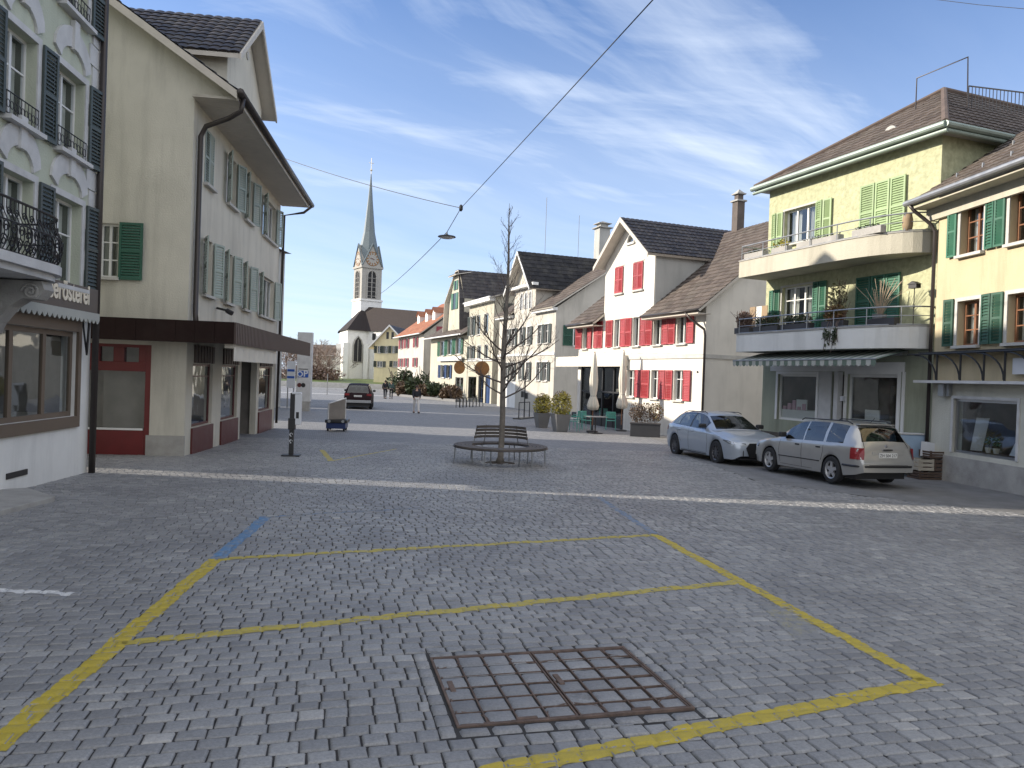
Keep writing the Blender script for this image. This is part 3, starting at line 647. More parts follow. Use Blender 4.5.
# ------------------------------------------------------------------ left: coffee house at the near corner
def coffee_house():
    B = ground(86.5, 472.5); B = (B.x, B.y); A = (B[0]+.124*17, B[1]-17.0)
    h = House('corner_house', 'pale green plastered house with dark shutters and wrought iron balcony above the coffee shop', A, B, 'building')
    L = h.L; ZT = 12.0
    zs = h.z(60, 325)                                           # top of white ground floor
    zb = 3.0
    # surveyed openings
    u0, u1 = h.x(55, 120), h.x(84, 120); v0, v1 = h.x(3, 90), h.x(36, 90); uz1, uz0 = h.z(56, 60), h.z(56, 147)
    w = u1-u0; pitch = (u0-v0); wv = v1-v0
    lz1 = h.z(53, 192); lz0 = h.z(72, 285)-.05
    xs = [(u0, u1), (v0, v1)]; k = v0
    while k-pitch > .6: k -= pitch; xs.append((k, k+wv))
    storey = uz0-lz0; holes = []; specs = []
    for (a, b) in xs:
        holes.append((a, b, uz0, uz1)); specs.append(('u', a, b, uz0, uz1)); holes.append((a, b, lz0, lz1)); specs.append(('l', a, b, lz0, lz1))
        t0 = uz0+storey+.15; holes.append((a, b, t0, t0+1.35)); specs.append(('t', a, b, t0, t0+1.35))
    # shop window
    s1 = h.x(75, 380); s0 = h.x(-50, 420); sz1 = h.z(75, 332); sz0 = h.z(73, 416)
    s0 = s1-(3*1.02); shop = (s0, s1, sz0, sz1); shop2 = (s0-4.2, s0-1.2, sz0, sz1)
    wf = TMB(frame_of(h, 'front')); wall_with_holes(wf, 0, L, zb, ZT, holes)
    wf.quad((L, 0, zb), (L, -9, zb), (L, -9, ZT), (L, 0, ZT)); wf.quad((0, 0, zb), (0, -9, zb), (0, -9, ZT), (0, 0, ZT)); wf.quad((0, -9, -1), (L, -9, -1), (L, -9, ZT), (0, -9, ZT)); wf.quad((0, 0, ZT), (L, 0, ZT), (L, -9, ZT), (0, -9, ZT))
    h.part(wf, 'upper_wall', 'pl_mint')
    wl = TMB(frame_of(h, 'front')); wall_with_holes(wl, 0, L, -1, zb, [shop, shop2], .25); wl.quad((L, 0, -1), (L, -9, -1), (L, -9, zb), (L, 0, zb)); wl.quad((0, 0, -1), (0, -9, -1), (0, -9, zb), (0, 0, zb))
    h.part(wl, 'ground_floor_wall', 'pl_white2')
    for kind, a, b, z0, z1 in specs:
        trim = 'concrete_pale'
        fr = window(h, 'front', a, b, z0, z1, 'white_paint', 1, (.62,), .16, 'concrete_pale', trim, .11, curtain=True, sillout=.16)
        if a < -2: continue
        for right, hx in ((True, b+.11), (False, a-.11)):
            wl_ = .46 if pitch-wv > .9 else (pitch-wv)-.22
            if not right and kind != 't' and True: 
                if a > v0+.1: continue
            leaf(h, 'front', hx, z0-.02, .43, z1-z0+.06, 'grey_shutter', right, 9 if right and a > u0-.1 else 3)
        # segmental stone head with keystone
        c = TMB(frame_of(h, 'front')); cx = (a+b)/2; hw = (b-a)/2+.14; n = 10; pts = []; zb_ = z1+.13
        for i in range(n+1):
            an = PI*i/n; pts.append((cx-hw*math.cos(an), zb_+.52*math.sin(an)+.12))
        inn = []
        for i in range(n+1):
            an = PI*i/n; inn.append((cx-(hw-.22)*math.cos(an), zb_+.30*math.sin(an)))
        for i in range(n):
            if i == n//2 and False: continue
            q = [pts[i], pts[i+1], inn[i+1], inn[i]]; g = .006
            c.add([(x, .001, z) for x, z in q]+[(x, .045, z) for x, z in q], [(0, 1, 2, 3), (7, 6, 5, 4), (0, 4, 5, 1), (1, 5, 6, 2), (2, 6, 7, 3), (3, 7, 4, 0)])
        c.box(cx-.09, cx+.09, .001, .085, zb_+.26, zb_+.76); c.build('window_head', M_['concrete_pale'], fr)
        if kind == 'u' or kind == 't':                          # low iron guard in front of the lower sash
            g = TMB(frame_of(h, 'front')); gh = .36; y = .05
            for zz in (z0+.04, z0+gh): g.tube([(a, y, zz), (b, y, zz)], .011, 6)
            nb = 9
            for i in range(nb+1):
                xx = a+(b-a)*i/nb; g.tube([(xx, y, z0+.03), (xx, y, z0+gh)], .006, 5)
                if i < nb: 
                    cxx = a+(b-a)*(i+.5)/nb; rr = (b-a)/nb*.42
                    g.tube([(cxx+rr*math.cos(q*PI/5), y, z0+gh*.5+rr*1.4*math.sin(q*PI/5)) for q in range(11)], .006, 5)
            g.build('window_guard', M_['iron'], fr)
    # quoins at the far corner
    q = TMB(frame_of(h, 'front')); z = zb+.4; i = 0
    while z < ZT-.5:
        ww = .42 if i % 2 else .30; q.box(L-ww, L-.001, .001, .03, z, z+.36); z += .38; i += 1
    h.part(q, 'quoins', 'concrete_pale')
    c = TMB(frame_of(h, 'front')); c.box(0, L+.05, .001, .10, zb-.06, zb+.06); h.part(c, 'string_course', 'concrete_pale')
    e = TMB(frame_of(h, 'front')); e.box(-.3, L+.02, -.2, .8, ZT+.002, ZT+.25); h.part(e, 'eaves', 'wood_white')
    rr = MB(); rr.add([(-.3, -.8, ZT+.25), (L+.03, -.8, ZT+.25), (L+.03, 9.5, ZT+.25), (-.3, 9.5, ZT+.25), (2, 4.4, ZT+2.2), (L-2, 4.4, ZT+2.2)], [(0, 1, 5, 4), (1, 2, 5), (2, 3, 4, 5), (3, 0, 4)]); h.part(rr, 'roof', 'tile_dark')
    # shop windows
    def shopwin(s0, s1):
        fr = window(h, 'front', s0, s1, sz0, sz1, 'brown_frame', 2, (), .06, None, None, curtain=False, fw=.09, room=2.2, name='shop_window')
        t = TMB(frame_of(h, 'front')); t.box(s0-.12, s1+.12, .001, .05, sz0-.20, sz0-.002); t.box(s0-.12, s0-.002, .001, .05, sz0, sz1+.30); t.box(s1+.002, s1+.12, .001, .05, sz0, sz1+.30); t.box(s0-.002, s1+.002, .001, .05, sz1+.002, sz1+.30)
        t.build('surround', M_['brown_frame'], fr)
        d = TMB(frame_of(h, 'front')); d.box(s0, s1, -.9, -.25, sz0-.1, sz0+.05); d.build('display_ledge', M_['crate'], fr)
        return fr
    shopwin(s0, s1); shopwin(*shop2[:2])
    v = TMB(frame_of(h, 'front')); v.box(h.x(36, 474)-.9, h.x(36, 474)-.3, .001, .02, h.z(12, 478), h.z(12, 478)+.09); h.part(v, 'vent_grille', 'dark_metal')
    # fascia with lettering
    f0 = s0-1.2; z1 = h.z(100, 291, -.12); z0 = h.z(98, 314, -.12)
    f = TMB(frame_of(h, 'front')); f.box(f0, L-.02, .001, .14, z0, z1); fo = h.part(f, 'sign_board', 'sign_dark')
    M = Matrix.Translation((h.x(89.5, 300, -.145), -.145, z0+.14)) @ Matrix.Rotation(PI/2, 4, 'X')
    text_mesh('Kaffeerösterei', .50, M_['gold'], fo, M, align='RIGHT', bold=.010, sx=.73)
    # scalloped awning valance below it and its folding arm
    a = TMB(frame_of(h, 'front')); n = int((L-f0)/.17); zt = h.z(88, 312, -.235)
    for i in range(n):
        x0 = f0+.1+(L-.3-f0)*i/n; x1 = f0+.1+(L-.3-f0)*(i+1)/n; pts = [(x0, zt), (x1, zt), (x1, zt-.12)]+[(x1-(x1-x0)*q/6, zt-.12-.075*math.sin(PI*q/6)) for q in range(1, 6)]+[(x0, zt-.12)]
        a.add([(x, .22, z) for x, z in pts]+[(x, .235, z) for x, z in pts], [tuple(range(len(pts))), tuple(range(2*len(pts)-1, len(pts)-1, -1))]+[(j, j+len(pts), (j+1) % len(pts)+len(pts), (j+1) % len(pts)) for j in range(len(pts))])
    a.box(f0+.1, L-.2, .142, .215, zt-.10, zt-.002); av = h.part(a, 'awning_valance', 'canvas_grey')
    ar = TMB(frame_of(h, 'front')); ar.tube([(L-.5, .18, zt-.1), (L-.42, .12, zt-.75)], .022, 6); ar.tube([(L-.42, .02, zt-.05), (L-.42, .12, zt-.78)], .018, 6); ar.build('awning_arm', M_['dark_metal'], av)
    pipe(h, [(L-.02, -.10, ZT), (L-.02, -.10, -.1)], .062, 'pipe')
    # balcony
    bx1 = h.x(62, 283, -.72)+.10; bz = h.z(63, 282); bx0 = bx1-4.6; R_ = .9
    def plan(o): return [(bx0-o, -.002)]+[(bx0+R_-(R_+o)*math.cos(PI/2*i/8), -(R_+o)*math.sin(PI/2*i/8)) for i in range(9)]+[(bx1-R_+(R_+o)*math.sin(PI/2*i/8), -(R_+o)*math.cos(PI/2*i/8)) for i in range(9)]
    pl_ = plan(.08); pl_[-1] = (pl_[-1][0], -.002); pl2 = plan(.0); pl2[-1] = (pl2[-1][0], -.002)
    bo = slab(pl_, bz-.13, bz).build('balcony', M_['concrete_pale'], h.root); slab(pl2, bz-.22, bz-.132).build('slab_moulding', M_['concrete_pale'], bo)
    # scroll brackets under the balcony
    for xx in (h.x(20, 305, -.45), bx0+1.05):
        s = MB(); pts = [(-.001, bz-.24), (-.80, bz-.24), (-.84, bz-.36), (-.74, bz-.50), (-.55, bz-.50), (-.38, bz-.62), (-.20, bz-.86), (-.14, bz-1.0), (-.001, bz-1.02)]
        s.prism_x(pts, xx-.15, xx+.15)
        for sd in (-1, 1):
            for cc, r0 in (((-.66, bz-.40), .12), ((-.20, bz-.62), .10)):
                s.tube([(xx+sd*.155, cc[0]+r0*(1-q/26)*math.cos(q*.55), cc[1]+r0*(1-q/26)*math.sin(q*.55)) for q in range(24)], .02, 6)
        s.build('bracket', M_['concrete'], bo, bevel=.01)
    r = MB(); H = min(1.0, max(.7, h.z(62, 254)-bz)); print('rail', H)
    def belly(t): return -.10*math.sin(PI*min(1, t*1.25))*(1-t*.3)
    path = [(bx0, 0, 0, -1)]+[(bx0+R_-R_*math.cos(PI/2*i/9), -R_*math.sin(PI/2*i/9), -math.cos(PI/2*i/9), -math.sin(PI/2*i/9)) for i in range(10)]+[(bx0+R_+(bx1-bx0-2*R_)*i/30, -R_, 0, -1) for i in range(1, 30)]+[(bx1-R_+R_*math.sin(PI/2*i/9), -R_*math.cos(PI/2*i/9), math.sin(PI/2*i/9), -math.cos(PI/2*i/9)) for i in range(10)]
    for t, rd in ((0.03, .012), (.56, .012), (1.0, .018)):
        r.tube([(x+nx*(-belly(t)), y+ny*(-belly(t)), bz+H*t) for x, y, nx, ny in path[1:]], rd, 6)
    for i, (x, y, nx, ny) in enumerate(path[1:]):
        r.tube([(x+nx*(-belly(t)), y+ny*(-belly(t)), bz+H*t) for t in (0, .15, .3, .45, .6, .8, 1)], .007 if i % 4 else .013, 5)
    pp = path[1:]
    for i in range(0, len(pp)-2, 2):                       # scrolls
        (x, y, nx, ny), (x2, y2, _, _) = pp[i], pp[i+2]; ex, ey = (x2-x), (y2-y); l = math.hypot(ex, ey)
        if l < .01: continue
        ex /= l; ey /= l
        for t0, rad, sg in ((.18, .09, 1), (.42, .085, -1), (.74, .06, 1)):
            cx = x+ex*l/2; cy = y+ey*l/2; o = -belly(t0)+.012
            r.tube([(cx+nx*o+ex*rad*(1-q/18)*math.cos(sg*q*.62), cy+ny*o+ey*rad*(1-q/18)*math.cos(sg*q*.62), bz+H*t0+rad*(1-q/18)*math.sin(q*.62)) for q in range(15)], .009, 5)
    r.build('railing', M_['iron'], bo)
    h.finish()
    # worn stone slab at the doorstep
    k = ground(55, 500); t = MB(); p = [ground(-60, 532), ground(55, 501), ground(28, 492), ground(-60, 498)]
    o = MB(); vs = [(q.x, q.y, gz(q.y)-.1) for q in p]+[(q.x, q.y, gz(q.y)+.07) for q in p]; o.add(vs, [(0, 1, 2, 3), (4, 5, 6, 7), (0, 1, 5, 4), (1, 2, 6, 5), (2, 3, 7, 6), (3, 0, 4, 7)])
    ob = o.build('stone_step', M_['concrete'], bevel=.012); tag(ob, 'low worn stone step along the white base of the coffee shop', 'step')
    return h
# ------------------------------------------------------------------ left: cream house with dark red shop
def cream_house():
    A = at(183.5, 456, 17.6); A = (A.x, A.y); k = ray(274.5, 400); k = k.x/k.y; YB = (A[0]+.127*A[1])/(k+.127); B = (k*YB, YB)
    h = House('cream_house', 'three storey cream house with brown marquee, wide eaves and dark red shop fronts', A, B, 'building')
    L = h.L; D = 13.0; ze = h.z(194, 92)                         # wall top at the street side
    slope = .67; zr = ze+.75+slope*D/2
    # ---- street side
    F = frame_of(h, 'front'); X = lambda px, py: h.x(px, py)
    lz1, lz0 = h.z(203, 237), h.z(203, 294); uz1, uz0 = h.z(222, 147), h.z(225, 201)
    low = [(X(203, 265), X(212, 265)), (X(224.5, 270), X(232, 270)), (X(243, 275), X(249, 275)), (X(259, 285), X(274, 285))]
    up = [(X(205, 150), X(214, 155)), (X(227, 180), X(236, 185)), (X(245, 195), X(252, 200)), (X(263, 215), X(275.5, 225))]
    gz1 = h.z(190, 362); gz0 = h.z(195, 437)
    g = [(X(192, 400), X(212, 400), .78, 2.35), (X(221, 400), X(237, 400), .78, 2.35), (X(240.5, 400), X(256, 400), -.2, 2.5), (X(258.5, 400), X(271, 400), .78, 2.35)]
    holes = [(a, b, lz0, lz1) for a, b in low]+[(a, b, uz0, uz1) for a, b in up]+g
    w = TMB(F); wall_with_holes(w, 0, L, -1, ze, holes, .2)
    w.quad((0, -D, -1), (L, -D, -1), (L, -D, ze), (0, -D, ze)); w.add([(L, 0, -1), (L, -D, -1), (L, -D, ze), (L, -D/2, zr-.12), (L, 0, ze+.62)], [(0, 1, 2, 3, 4)]); w.quad((0, 0, ze), (L, 0, ze), (L, 0, ze+.62), (0, 0, ze+.62))
    h.part(w, 'street_wall', 'pl_cream_side')
    for i, (a, b) in enumerate(low):
        window(h, 'front', a, b, lz0, lz1, 'white_paint', 3 if i == 3 else 1, (), .13, 'stone', None, curtain=False)
        lw = .42
        leaf(h, 'front', b+.02, lz0, lw, lz1-lz0, 'pale_shutter', True, 20); leaf(h, 'front', a-.02, lz0, lw, lz1-lz0, 'pale_shutter', False, 24)
    for i, (a, b) in enumerate(up):
        window(h, 'front', a, b, uz0, uz1, 'white_paint', 3 if i == 3 else 1, (), .13, 'stone', None, curtain=False)
        if i == 0: leaf(h, 'front', a, uz0, (b-a)/2, uz1-uz0, 'pale_shutter', True, 0, o=.0); leaf(h, 'front', b, uz0, (b-a)/2, uz1-uz0, 'pale_shutter', False, 0, o=.0)
        else: leaf(h, 'front', b+.02, uz0, .42, uz1-uz0, 'pale_shutter', True, 20); leaf(h, 'front', a-.02, uz0, .42, uz1-uz0, 'pale_shutter', False, 26)
    for i, (a, b, z0, z1) in enumerate(g):
        if i == 2:
            fr = window(h, 'front', a, b, -.05, z1, 'steel', 1, (), .9, None, None, curtain=False, name='shop_door', room=2.6, fw=.06)
            continue
        fr = window(h, 'front', a, b, z0, z1, 'dark_red', 0, (.80,), .08, None, None, curtain=False, name='shop_window', room=2.0, fw=.06)
        p = TMB(F); p.box(a-.04, b+.04, .002, .05, .02, z0-.02); p.build('red_panel', M_['dark_red'], fr)
        rb = TMB(F); n = 7
        for k in range(n): rb.box(a+(b-a)*(k+.18)/n, a+(b-a)*(k+.82)/n, .003, .05, z1+.02, z1+.46)
        rb.build('ribbed_head', M_['brown_rib'], fr)
        d = TMB(F); d.box(a+.1, b-.1, -1.0, -.3, z0-.1, z0+.05); d.box(a+.3, a+.5, -.7, -.5, z0+.05, z0+.7); d.build('display', M_['curtain'], fr)
    pl = TMB(F); pl.box(-.02, L, .001, .03, -1, .20)
    # ---- end wall that faces the square (plane x = 0)
    E = frame_of(h, 'left'); Y = lambda px, py, v=0.: -h.hit(px, py, 0, v).y
    ea, eb = Y(99, 250), Y(118, 250); ez1, ez0 = h.hit(105, 223, 0).z, h.hit(105, 277, 0).z
    ra, rb_ = Y(60, 400), Y(150, 400); rz0, rz1 = .12, 2.75
    w = TMB(E); wall_with_holes(w, -D, 0, -1, ze, [(ea, eb, ez0, ez1), (ra, rb_, -.1, rz1)], .22)
    w.add([(0, 0, ze), (0, 0, ze+.62), (-D/2, 0, zr-.12), (-D, 0, ze+.3), (-D, 0, ze)], [(0, 1, 2, 3, 4)]); h.part(w, 'end_wall', 'pl_cream')
    bp = TMB(E); bp.box(-.86, .02, .002, .03, -1, .62); bp.box(-.02, .02, .0, .03, -1, -.99); h.part(bp, 'pier_base', 'concrete')
    window(h, 'left', ea, eb, ez0, ez1, 'white_paint', 1, (.33, .66), .12, 'stone', None, curtain=True)
    leaf(h, 'left', eb+.04, ez0-.05, Y(144, 250)-Y(120, 250), ez1-ez0+.08, 'green_shutter' if False else 'dk_green_shutter', True, 3, 'dark green leaf of the gable window')
    # red timber shop front
    r = TMB(E); i0, i1 = -.16, -.02; fw = .13; zt = h.hit(120, 370, 0).z; zb = h.hit(120, 430, 0).z
    vx = [ra, Y(106, 355)-.25, Y(128, 355)+.02, rb_]
    r.box(rb_-fw, rb_, i0, i1, 0, rz1); r.box(ra, ra+fw, i0, i1, 0, rz1); r.box(ra+fw, rb_-fw, i0, i1, 0, zb); r.box(ra+fw, rb_-fw, i0, i1, zt-.02, zt+.2)
    sq0, sq1 = h.hit(120, 362, 0).z, h.hit(120, 347, 0).z
    r.box(ra+fw, rb_-fw, i0, i1, sq1, rz1)
    cs = [ra+fw, Y(99, 355), Y(113, 355), Y(124, 355), Y(138.5, 355), rb_-fw]
    r.box(cs[0], cs[1], i0, i1, zt+.2, sq1); r.box(cs[2], cs[3], i0, i1, zt+.2, sq1); r.box(cs[4], cs[5], i0, i1, zt+.2, sq1)
    sf = h.part(r, 'red_shop_front', 'red_frame', bevel=.006)
    p = TMB(E); p.quad((ra, -.10, zb), (rb_, -.10, zb), (rb_, -.10, rz1), (ra, -.10, rz1)); p.build('pane', M_['glass'], sf)
    p = TMB(E); p.box(ra+.15, rb_-.15, -.019, -.005, zb, zb+.05); p.build('white_bead', M_['white_paint'], sf)
    rm = TMB(E); rm.box(ra-.1, rb_+.1, -2.4, -2.3, -.2, rz1+.1); rm.box(ra-.1, rb_+.1, -2.3, -.24, -.2, -.12); rm.box(ra-.1, rb_+.1, -.75, -.70, zb-.1, zt+.1); rm.build('shop_interior', M_['interior'], sf)
    dk = TMB(E); dk.box(ra, rb_, .001, .02, -.25, -.005)
    # ---- marquee
    mz0 = h.z(233, 344, -1.25); mz1 = h.z(232, 321.6, -1.25); mo = 1.25; mf = .75
    m = MB(); m.box(-mf, L, -mo, -.002, mz1-.10, mz1-.02); m.box(-mf, -.002, .0, 9.0, mz1-.10, mz1-.02); mq = m.build('marquee', M_['brown_metal'], h.root)
    m = MB(); n = int((9.0+mo)/.42)
    for i in range(n): y0 = -mo+(9.0+mo)*i/n; m.box(-mf-.04-(i % 2)*.008, -mf-.002, y0, y0+(9.0+mo)/n-.004, mz0, mz1)
    m.build('front_fascia', M_['brown_metal'], mq)
    m = MB(); n = int((L+mf)/.16)
    for i in range(n): x0 = -mf+(L+mf)*i/n; m.box(x0, x0+(L+mf)/n*.62, -mo-.045, -mo-.002, mz0+.0, mz1)
    m.box(-mf, L, -mo-.0015, -mo+.02, mz0+.02, mz1-.01); m.build('ribbed_fascia', M_['brown_rib'], mq)
    aw = MB(); x0, x1 = h.x(231, 355, -mo+.1), h.x(274, 357, -mo+.1); az1 = mz0+.03; az0 = h.z(232, 361, -mo+.1)
    aw.box(x0, x1, -mo+.05, -mo+.25, az1-.12, az1+.1); k = 40
    aw.add([(x0+(x1-x0)*i/k, -mo+.04-.015*math.sin(i*1.3), z) for i in range(k+1) for z in (az1-.1, az0)], [(2*i, 2*i+2, 2*i+3, 2*i+1) for i in range(k)]); aw.build('rolled_awning', M_['canvas'], mq)
    lamp = MB(); lamp.lathe([(.02, 0), (.05, .03), (.05, .07), (.02, .10)], (-mf-.02, -mo+.25, mz1-.28), 10, 'x'); lamp.build('small_lamp', M_['gold'], mq)
    # ---- roof
    ov = 1.05; zeave = ze-.10
    R = [(-.35, -ov, zeave+.12), (L+.35, -ov, zeave+.12), (L+.35, D/2, zr), (-.35, D/2, zr)]
    roof(h, *R, m='tile_dark', thick=.12); roof(h, (L+.35, D+ov, zeave), (-.35, D+ov, zeave), (-.35, D/2, zr), (L+.35, D/2, zr), m='tile_dark', sub=2)
    s = MB(); n = int((L+.4)/.16)
    for i in range(n): x0 = -.2+(L+.4)*i/n; s.box(x0+.006, x0+(L+.4)/n-.006, -ov+.05, -.002, zeave-.05, zeave-.02)
    s.box(-.2, L+.2, -ov+.04, -.002, zeave-.019, zeave); s.box(-.24, L+.24, -ov, -ov+.045, zeave-.08, zeave+.10); so = h.part(s, 'boarded_soffit', 'wood_white')
    cl = MB(); cl.add([(-.012, .0, ze-.02), (-.012, -ov, zeave-.06), (-.012, -ov, zeave+.12), (-.012, .05, ze+.66)], [(0, 1, 2, 3)]); cl.add([(.01, .0, ze-.02), (.01, -ov, zeave-.06), (.01, -ov, zeave+.12), (.01, .05, ze+.66)], [(3, 2, 1, 0)]); h.part(cl, 'eaves_cheek', 'pl_cream')
    bb = MB(); bb.add([(-.36, -ov, zeave-.08), (-.36, -ov, zeave+.10), (-.36, D/2, zr-.02), (-.36, D/2, zr-.22)], [(0, 1, 2, 3)]); bb.add([(-.33, -ov, zeave-.08), (-.33, -ov, zeave+.10), (-.33, D/2, zr-.02), (-.33, D/2, zr-.22)], [(3, 2, 1, 0)]); h.part(bb, 'barge_board', 'wood_white')
    pipe(h, [(-.38, -ov-.08, zeave+.08), (L+.4, -ov-.08, zeave+.08)], .085, 'pipe', 'gutter')
    pipe(h, [(-.1, -ov-.08, zeave+.02), (-.1, -ov-.05, zeave-.28), (.05, -ov*.75, zeave-.42), (.22, -.22, zeave-.60), (.24, -.10, zeave-.85), (.24, -.10, mz1+.25), (.10, -.16, mz1+.02)], .062)
    pipe(h, [(L+.2, -ov-.08, zeave), (L+.2, -ov*.8, zeave-.25), (L-.03, -.15, zeave-.45), (L-.03, -.10, .2)], .05)
    # ---- wall dormer with its own gable roof
    xa = h.x(263, 17, -.41); zap = h.z(263, 17, -.41)-.12; hw = 2.55; zde = zap-1.95; yb = (zap-zeave-.2)/slope
    d = MB(); yw = .02
    d.add([(xa-hw+.35, yw, ze+.3), (xa+hw-.35, yw, ze+.3), (xa+hw-.35, yw, zde), (xa, yw, zap-.25), (xa-hw+.35, yw, zde)], [(0, 1, 2, 3, 4)])
    for xx in (xa-hw+.35, xa+hw-.35): d.quad((xx, yw, ze-.1), (xx, 5.5, ze-.1), (xx, 5.5, zde), (xx, yw, zde))
    dm = h.part(d, 'dormer', 'pl_cream_side')
    for sg in (-1, 1):
        q = [(xa+sg*hw, -.38, zde-.12), (xa+sg*hw, yb+2, zde-.12), (xa, yb+2, zap), (xa, -.38, zap)]
        if sg < 0: q = [q[1], q[0], q[3], q[2]]
        b_ = tiles(*q, col=.28, row=.34, amp=.03); ro = b_.build('dormer_roof', M_['tile_dark'], dm)
        n_ = MB(); n_.add([(p[0], p[1], p[2]-.02) for p in q]+[(p[0], p[1], p[2]-.14) for p in q], [(0, 1, 2, 3), (7, 6, 5, 4), (0, 4, 5, 1), (1, 5, 6, 2), (2, 6, 7, 3), (3, 7, 4, 0)]); n_.build('dormer_eaves', M_['wood_white'], dm)
    bg = MB()
    for sg in (-1, 1):
        p0 = (xa+sg*(hw+.03), zde-.30); p1 = (xa, zap-.02); bg.prism([(p0[0], p0[1]), (p0[0], p0[1]+.17), (p1[0], p1[1]), (p1[0], p1[1]-.22)], -.43, -.383)
    bg.build('barge_board', M_['wood_white'], dm); 
    v = MB(); v.lathe([(.12, 0), (.12, -.03)], (xa, .015, zap-1.1), 12, 'y'); v.build('round_vent', M_['stone'], dm)
    sp = MB(); sp.tube([(h.x(216, 308), -.02, h.z(216, 308)), (h.x(216, 308)-.1, -.3, h.z(216, 308)-.06)], .03, 8); sp.tube([(h.x(216, 308)-.1, -.3, h.z(216, 308)-.06), (h.x(216, 308)-.13, -.46, h.z(216, 308)-.14)], .065, 10); h.part(sp, 'spotlight', 'dark_metal')
    h.finish(); return h
# ------------------------------------------------------------------ right: white restaurant house with red shutters
def gable_cross(h, xa, xb, ze, zap, depth, m, ov=.5, front=.5, part_name='cross_gable_roof', col=.26, row=.34, soffit='wood_white', barge='wood_white', steep=None):
    """roof of a gable that faces the street; xa..xb wall, ze wall-top height, zap apex of the wall"""
    c = (xa+xb)/2; sl = (zap-ze)/((xb-xa)/2); zo = ze-sl*ov
    for sg in (-1, 1):
        e = xa-ov if sg < 0 else xb+ov
        q = [(e, -front, zo+.1), (e, depth, zo+.1), (c, depth, zap+.1), (c, -front, zap+.1)]
        if sg < 0: q = [q[1], q[0], q[3], q[2]]
        roof(h, *q, m=m, col=col, row=row, soffit=soffit, name=part_name, thick=.12)
    b = MB()
    for sg in (-1, 1):
        e = xa-ov-.02 if sg < 0 else xb+ov+.02; b.prism([(e, zo-.10), (e, zo+.10), (c, zap+.12), (c, zap-.12)], -front-.04, -front-.003)
    return h.part(b, 'barge_board', barge)
def restaurant_house():
    B = at(703, 430, 30.0); A, B = seg(703, 30.0, 577, -.38)
    h = House('restaurant_house', 'white house with bright red shutters, front gable and dark restaurant entrance', A, B, 'building')
    L = h.L; D = 10.5; F = frame_of(h, 'front'); zt = h.z(697, 303); sl = .80; zr = zt+sl*D/2; zr = min(zr, 10.0)
    uz1, uz0 = h.z(694, 310), h.z(694, 343); lz1, lz0 = h.z(690, 370.3), h.z(690, 401.2)
    up = [(583, 588), (614, 620), (632.6, 640), (653.3, 662), (676.7, 686.5)]; U = [(h.x(a, 335), h.x(b, 335)) for a, b in up]
    lo = [(626.5, 634.5), (650.8, 658.6), (673.6, 683.4)]; W = [(h.x(a, 385), h.x(b, 385)) for a, b in lo]
    oz1 = h.z(600, 366); ox0, ox1 = .35, h.x(624, 395)
    holes = [(a, b, uz0, uz1) for a, b in U]+[(a, b, lz0, lz1) for a, b in W]+[(ox0, ox1, .0, oz1)]
    w = TMB(F); wall_with_holes(w, 0, L, -1, zt, holes, .2)
    ga, gb = h.x(606, 262), h.x(655.5, 252); zge = h.z(655, 252); gap = h.z(630, 221); gc = (ga+gb)/2
    w.add([(ga, 0, zt), (gb, 0, zt), (gb, 0, zge), (gc, 0, gap), (ga, 0, zge)], [(0, 1, 2, 3, 4)])
    for xx in (ga, gb): w.quad((xx, 0, zt), (xx, -4.5, zt), (xx, -4.5, zge), (xx, 0, zge))
    w.add([(L, 0, -1), (L, -D, -1), (L, -D, zt), (L, -D/2, zr-.1), (L, 0, zt)], [(0, 1, 2, 3, 4)]); w.add([(0, 0, -1), (0, -D, -1), (0, -D, zt), (0, -D/2, zr-.1), (0, 0, zt)], [(4, 3, 2, 1, 0)]); w.quad((0, -D, -1), (L, -D, -1), (L, -D, zt), (0, -D, zt))
    h.part(w, 'wall', 'pl_white')
    for i, (a, b) in enumerate(U+W):
        z0, z1 = (uz0, uz1) if i < 5 else (lz0, lz1); window(h, 'front', a, b, z0, z1, 'white_paint', 1, (.7,) if i >= 5 else (), .12, 'stone', None, curtain=True, fw=.045)
    def lv(pa, pb, z0, z1, right, zs=335):
        a, b = h.x(pa, zs), h.x(pb, zs); leaf(h, 'front', a if right else b, z0, b-a-.01, z1-z0, 'red_shutter', right, 3)
    for a, b, r in ((577, 582.5, False), (588.3, 592.5, True), (594.5, 598.5, True), (598.7, 603, False), (607, 613, False), (621, 626, True), (626.2, 632, False), (640.8, 646, True), (646.3, 652.6, False), (662.7, 669, True), (669.2, 675.5, False), (687.3, 694.8, True)): lv(a, b, uz0, uz1, r)
    for a, b, r in ((635.5, 641.7, True), (642.3, 649.6, False), (659.3, 666, True), (666.4, 672.8, False), (684, 691.4, True)): lv(a, b, lz0, lz1, r, 385)
    for pa, pb in ((615.7, 623.6), (633.8, 643.4)):
        a, b = h.x(pa, 280), h.x(pb, 276); m_ = (a+b)/2; z1, z0 = h.z(640, 262), h.z(640, 289)
        leaf(h, 'front', a, z0, (b-a)/2-.005, z1-z0, 'red_shutter', True, 0); leaf(h, 'front', b, z0, (b-a)/2-.005, z1-z0, 'red_shutter', False, 0)
        s = TMB(F); s.box(a-.08, b+.08, .001, .12, z0-.10, z0-.02); s.box(a-.05, b+.05, .001, .03, z1+.03, z1+.08); h.part(s, 'sill', 'stone')
    f = TMB(F); fx, fz, fr = h.x(631.3, 238), h.z(631.3, 242.5), .27; pts = [(fx+fr*math.cos(PI*q/12), fz+fr*1.25*math.sin(PI*q/12)) for q in range(13)]
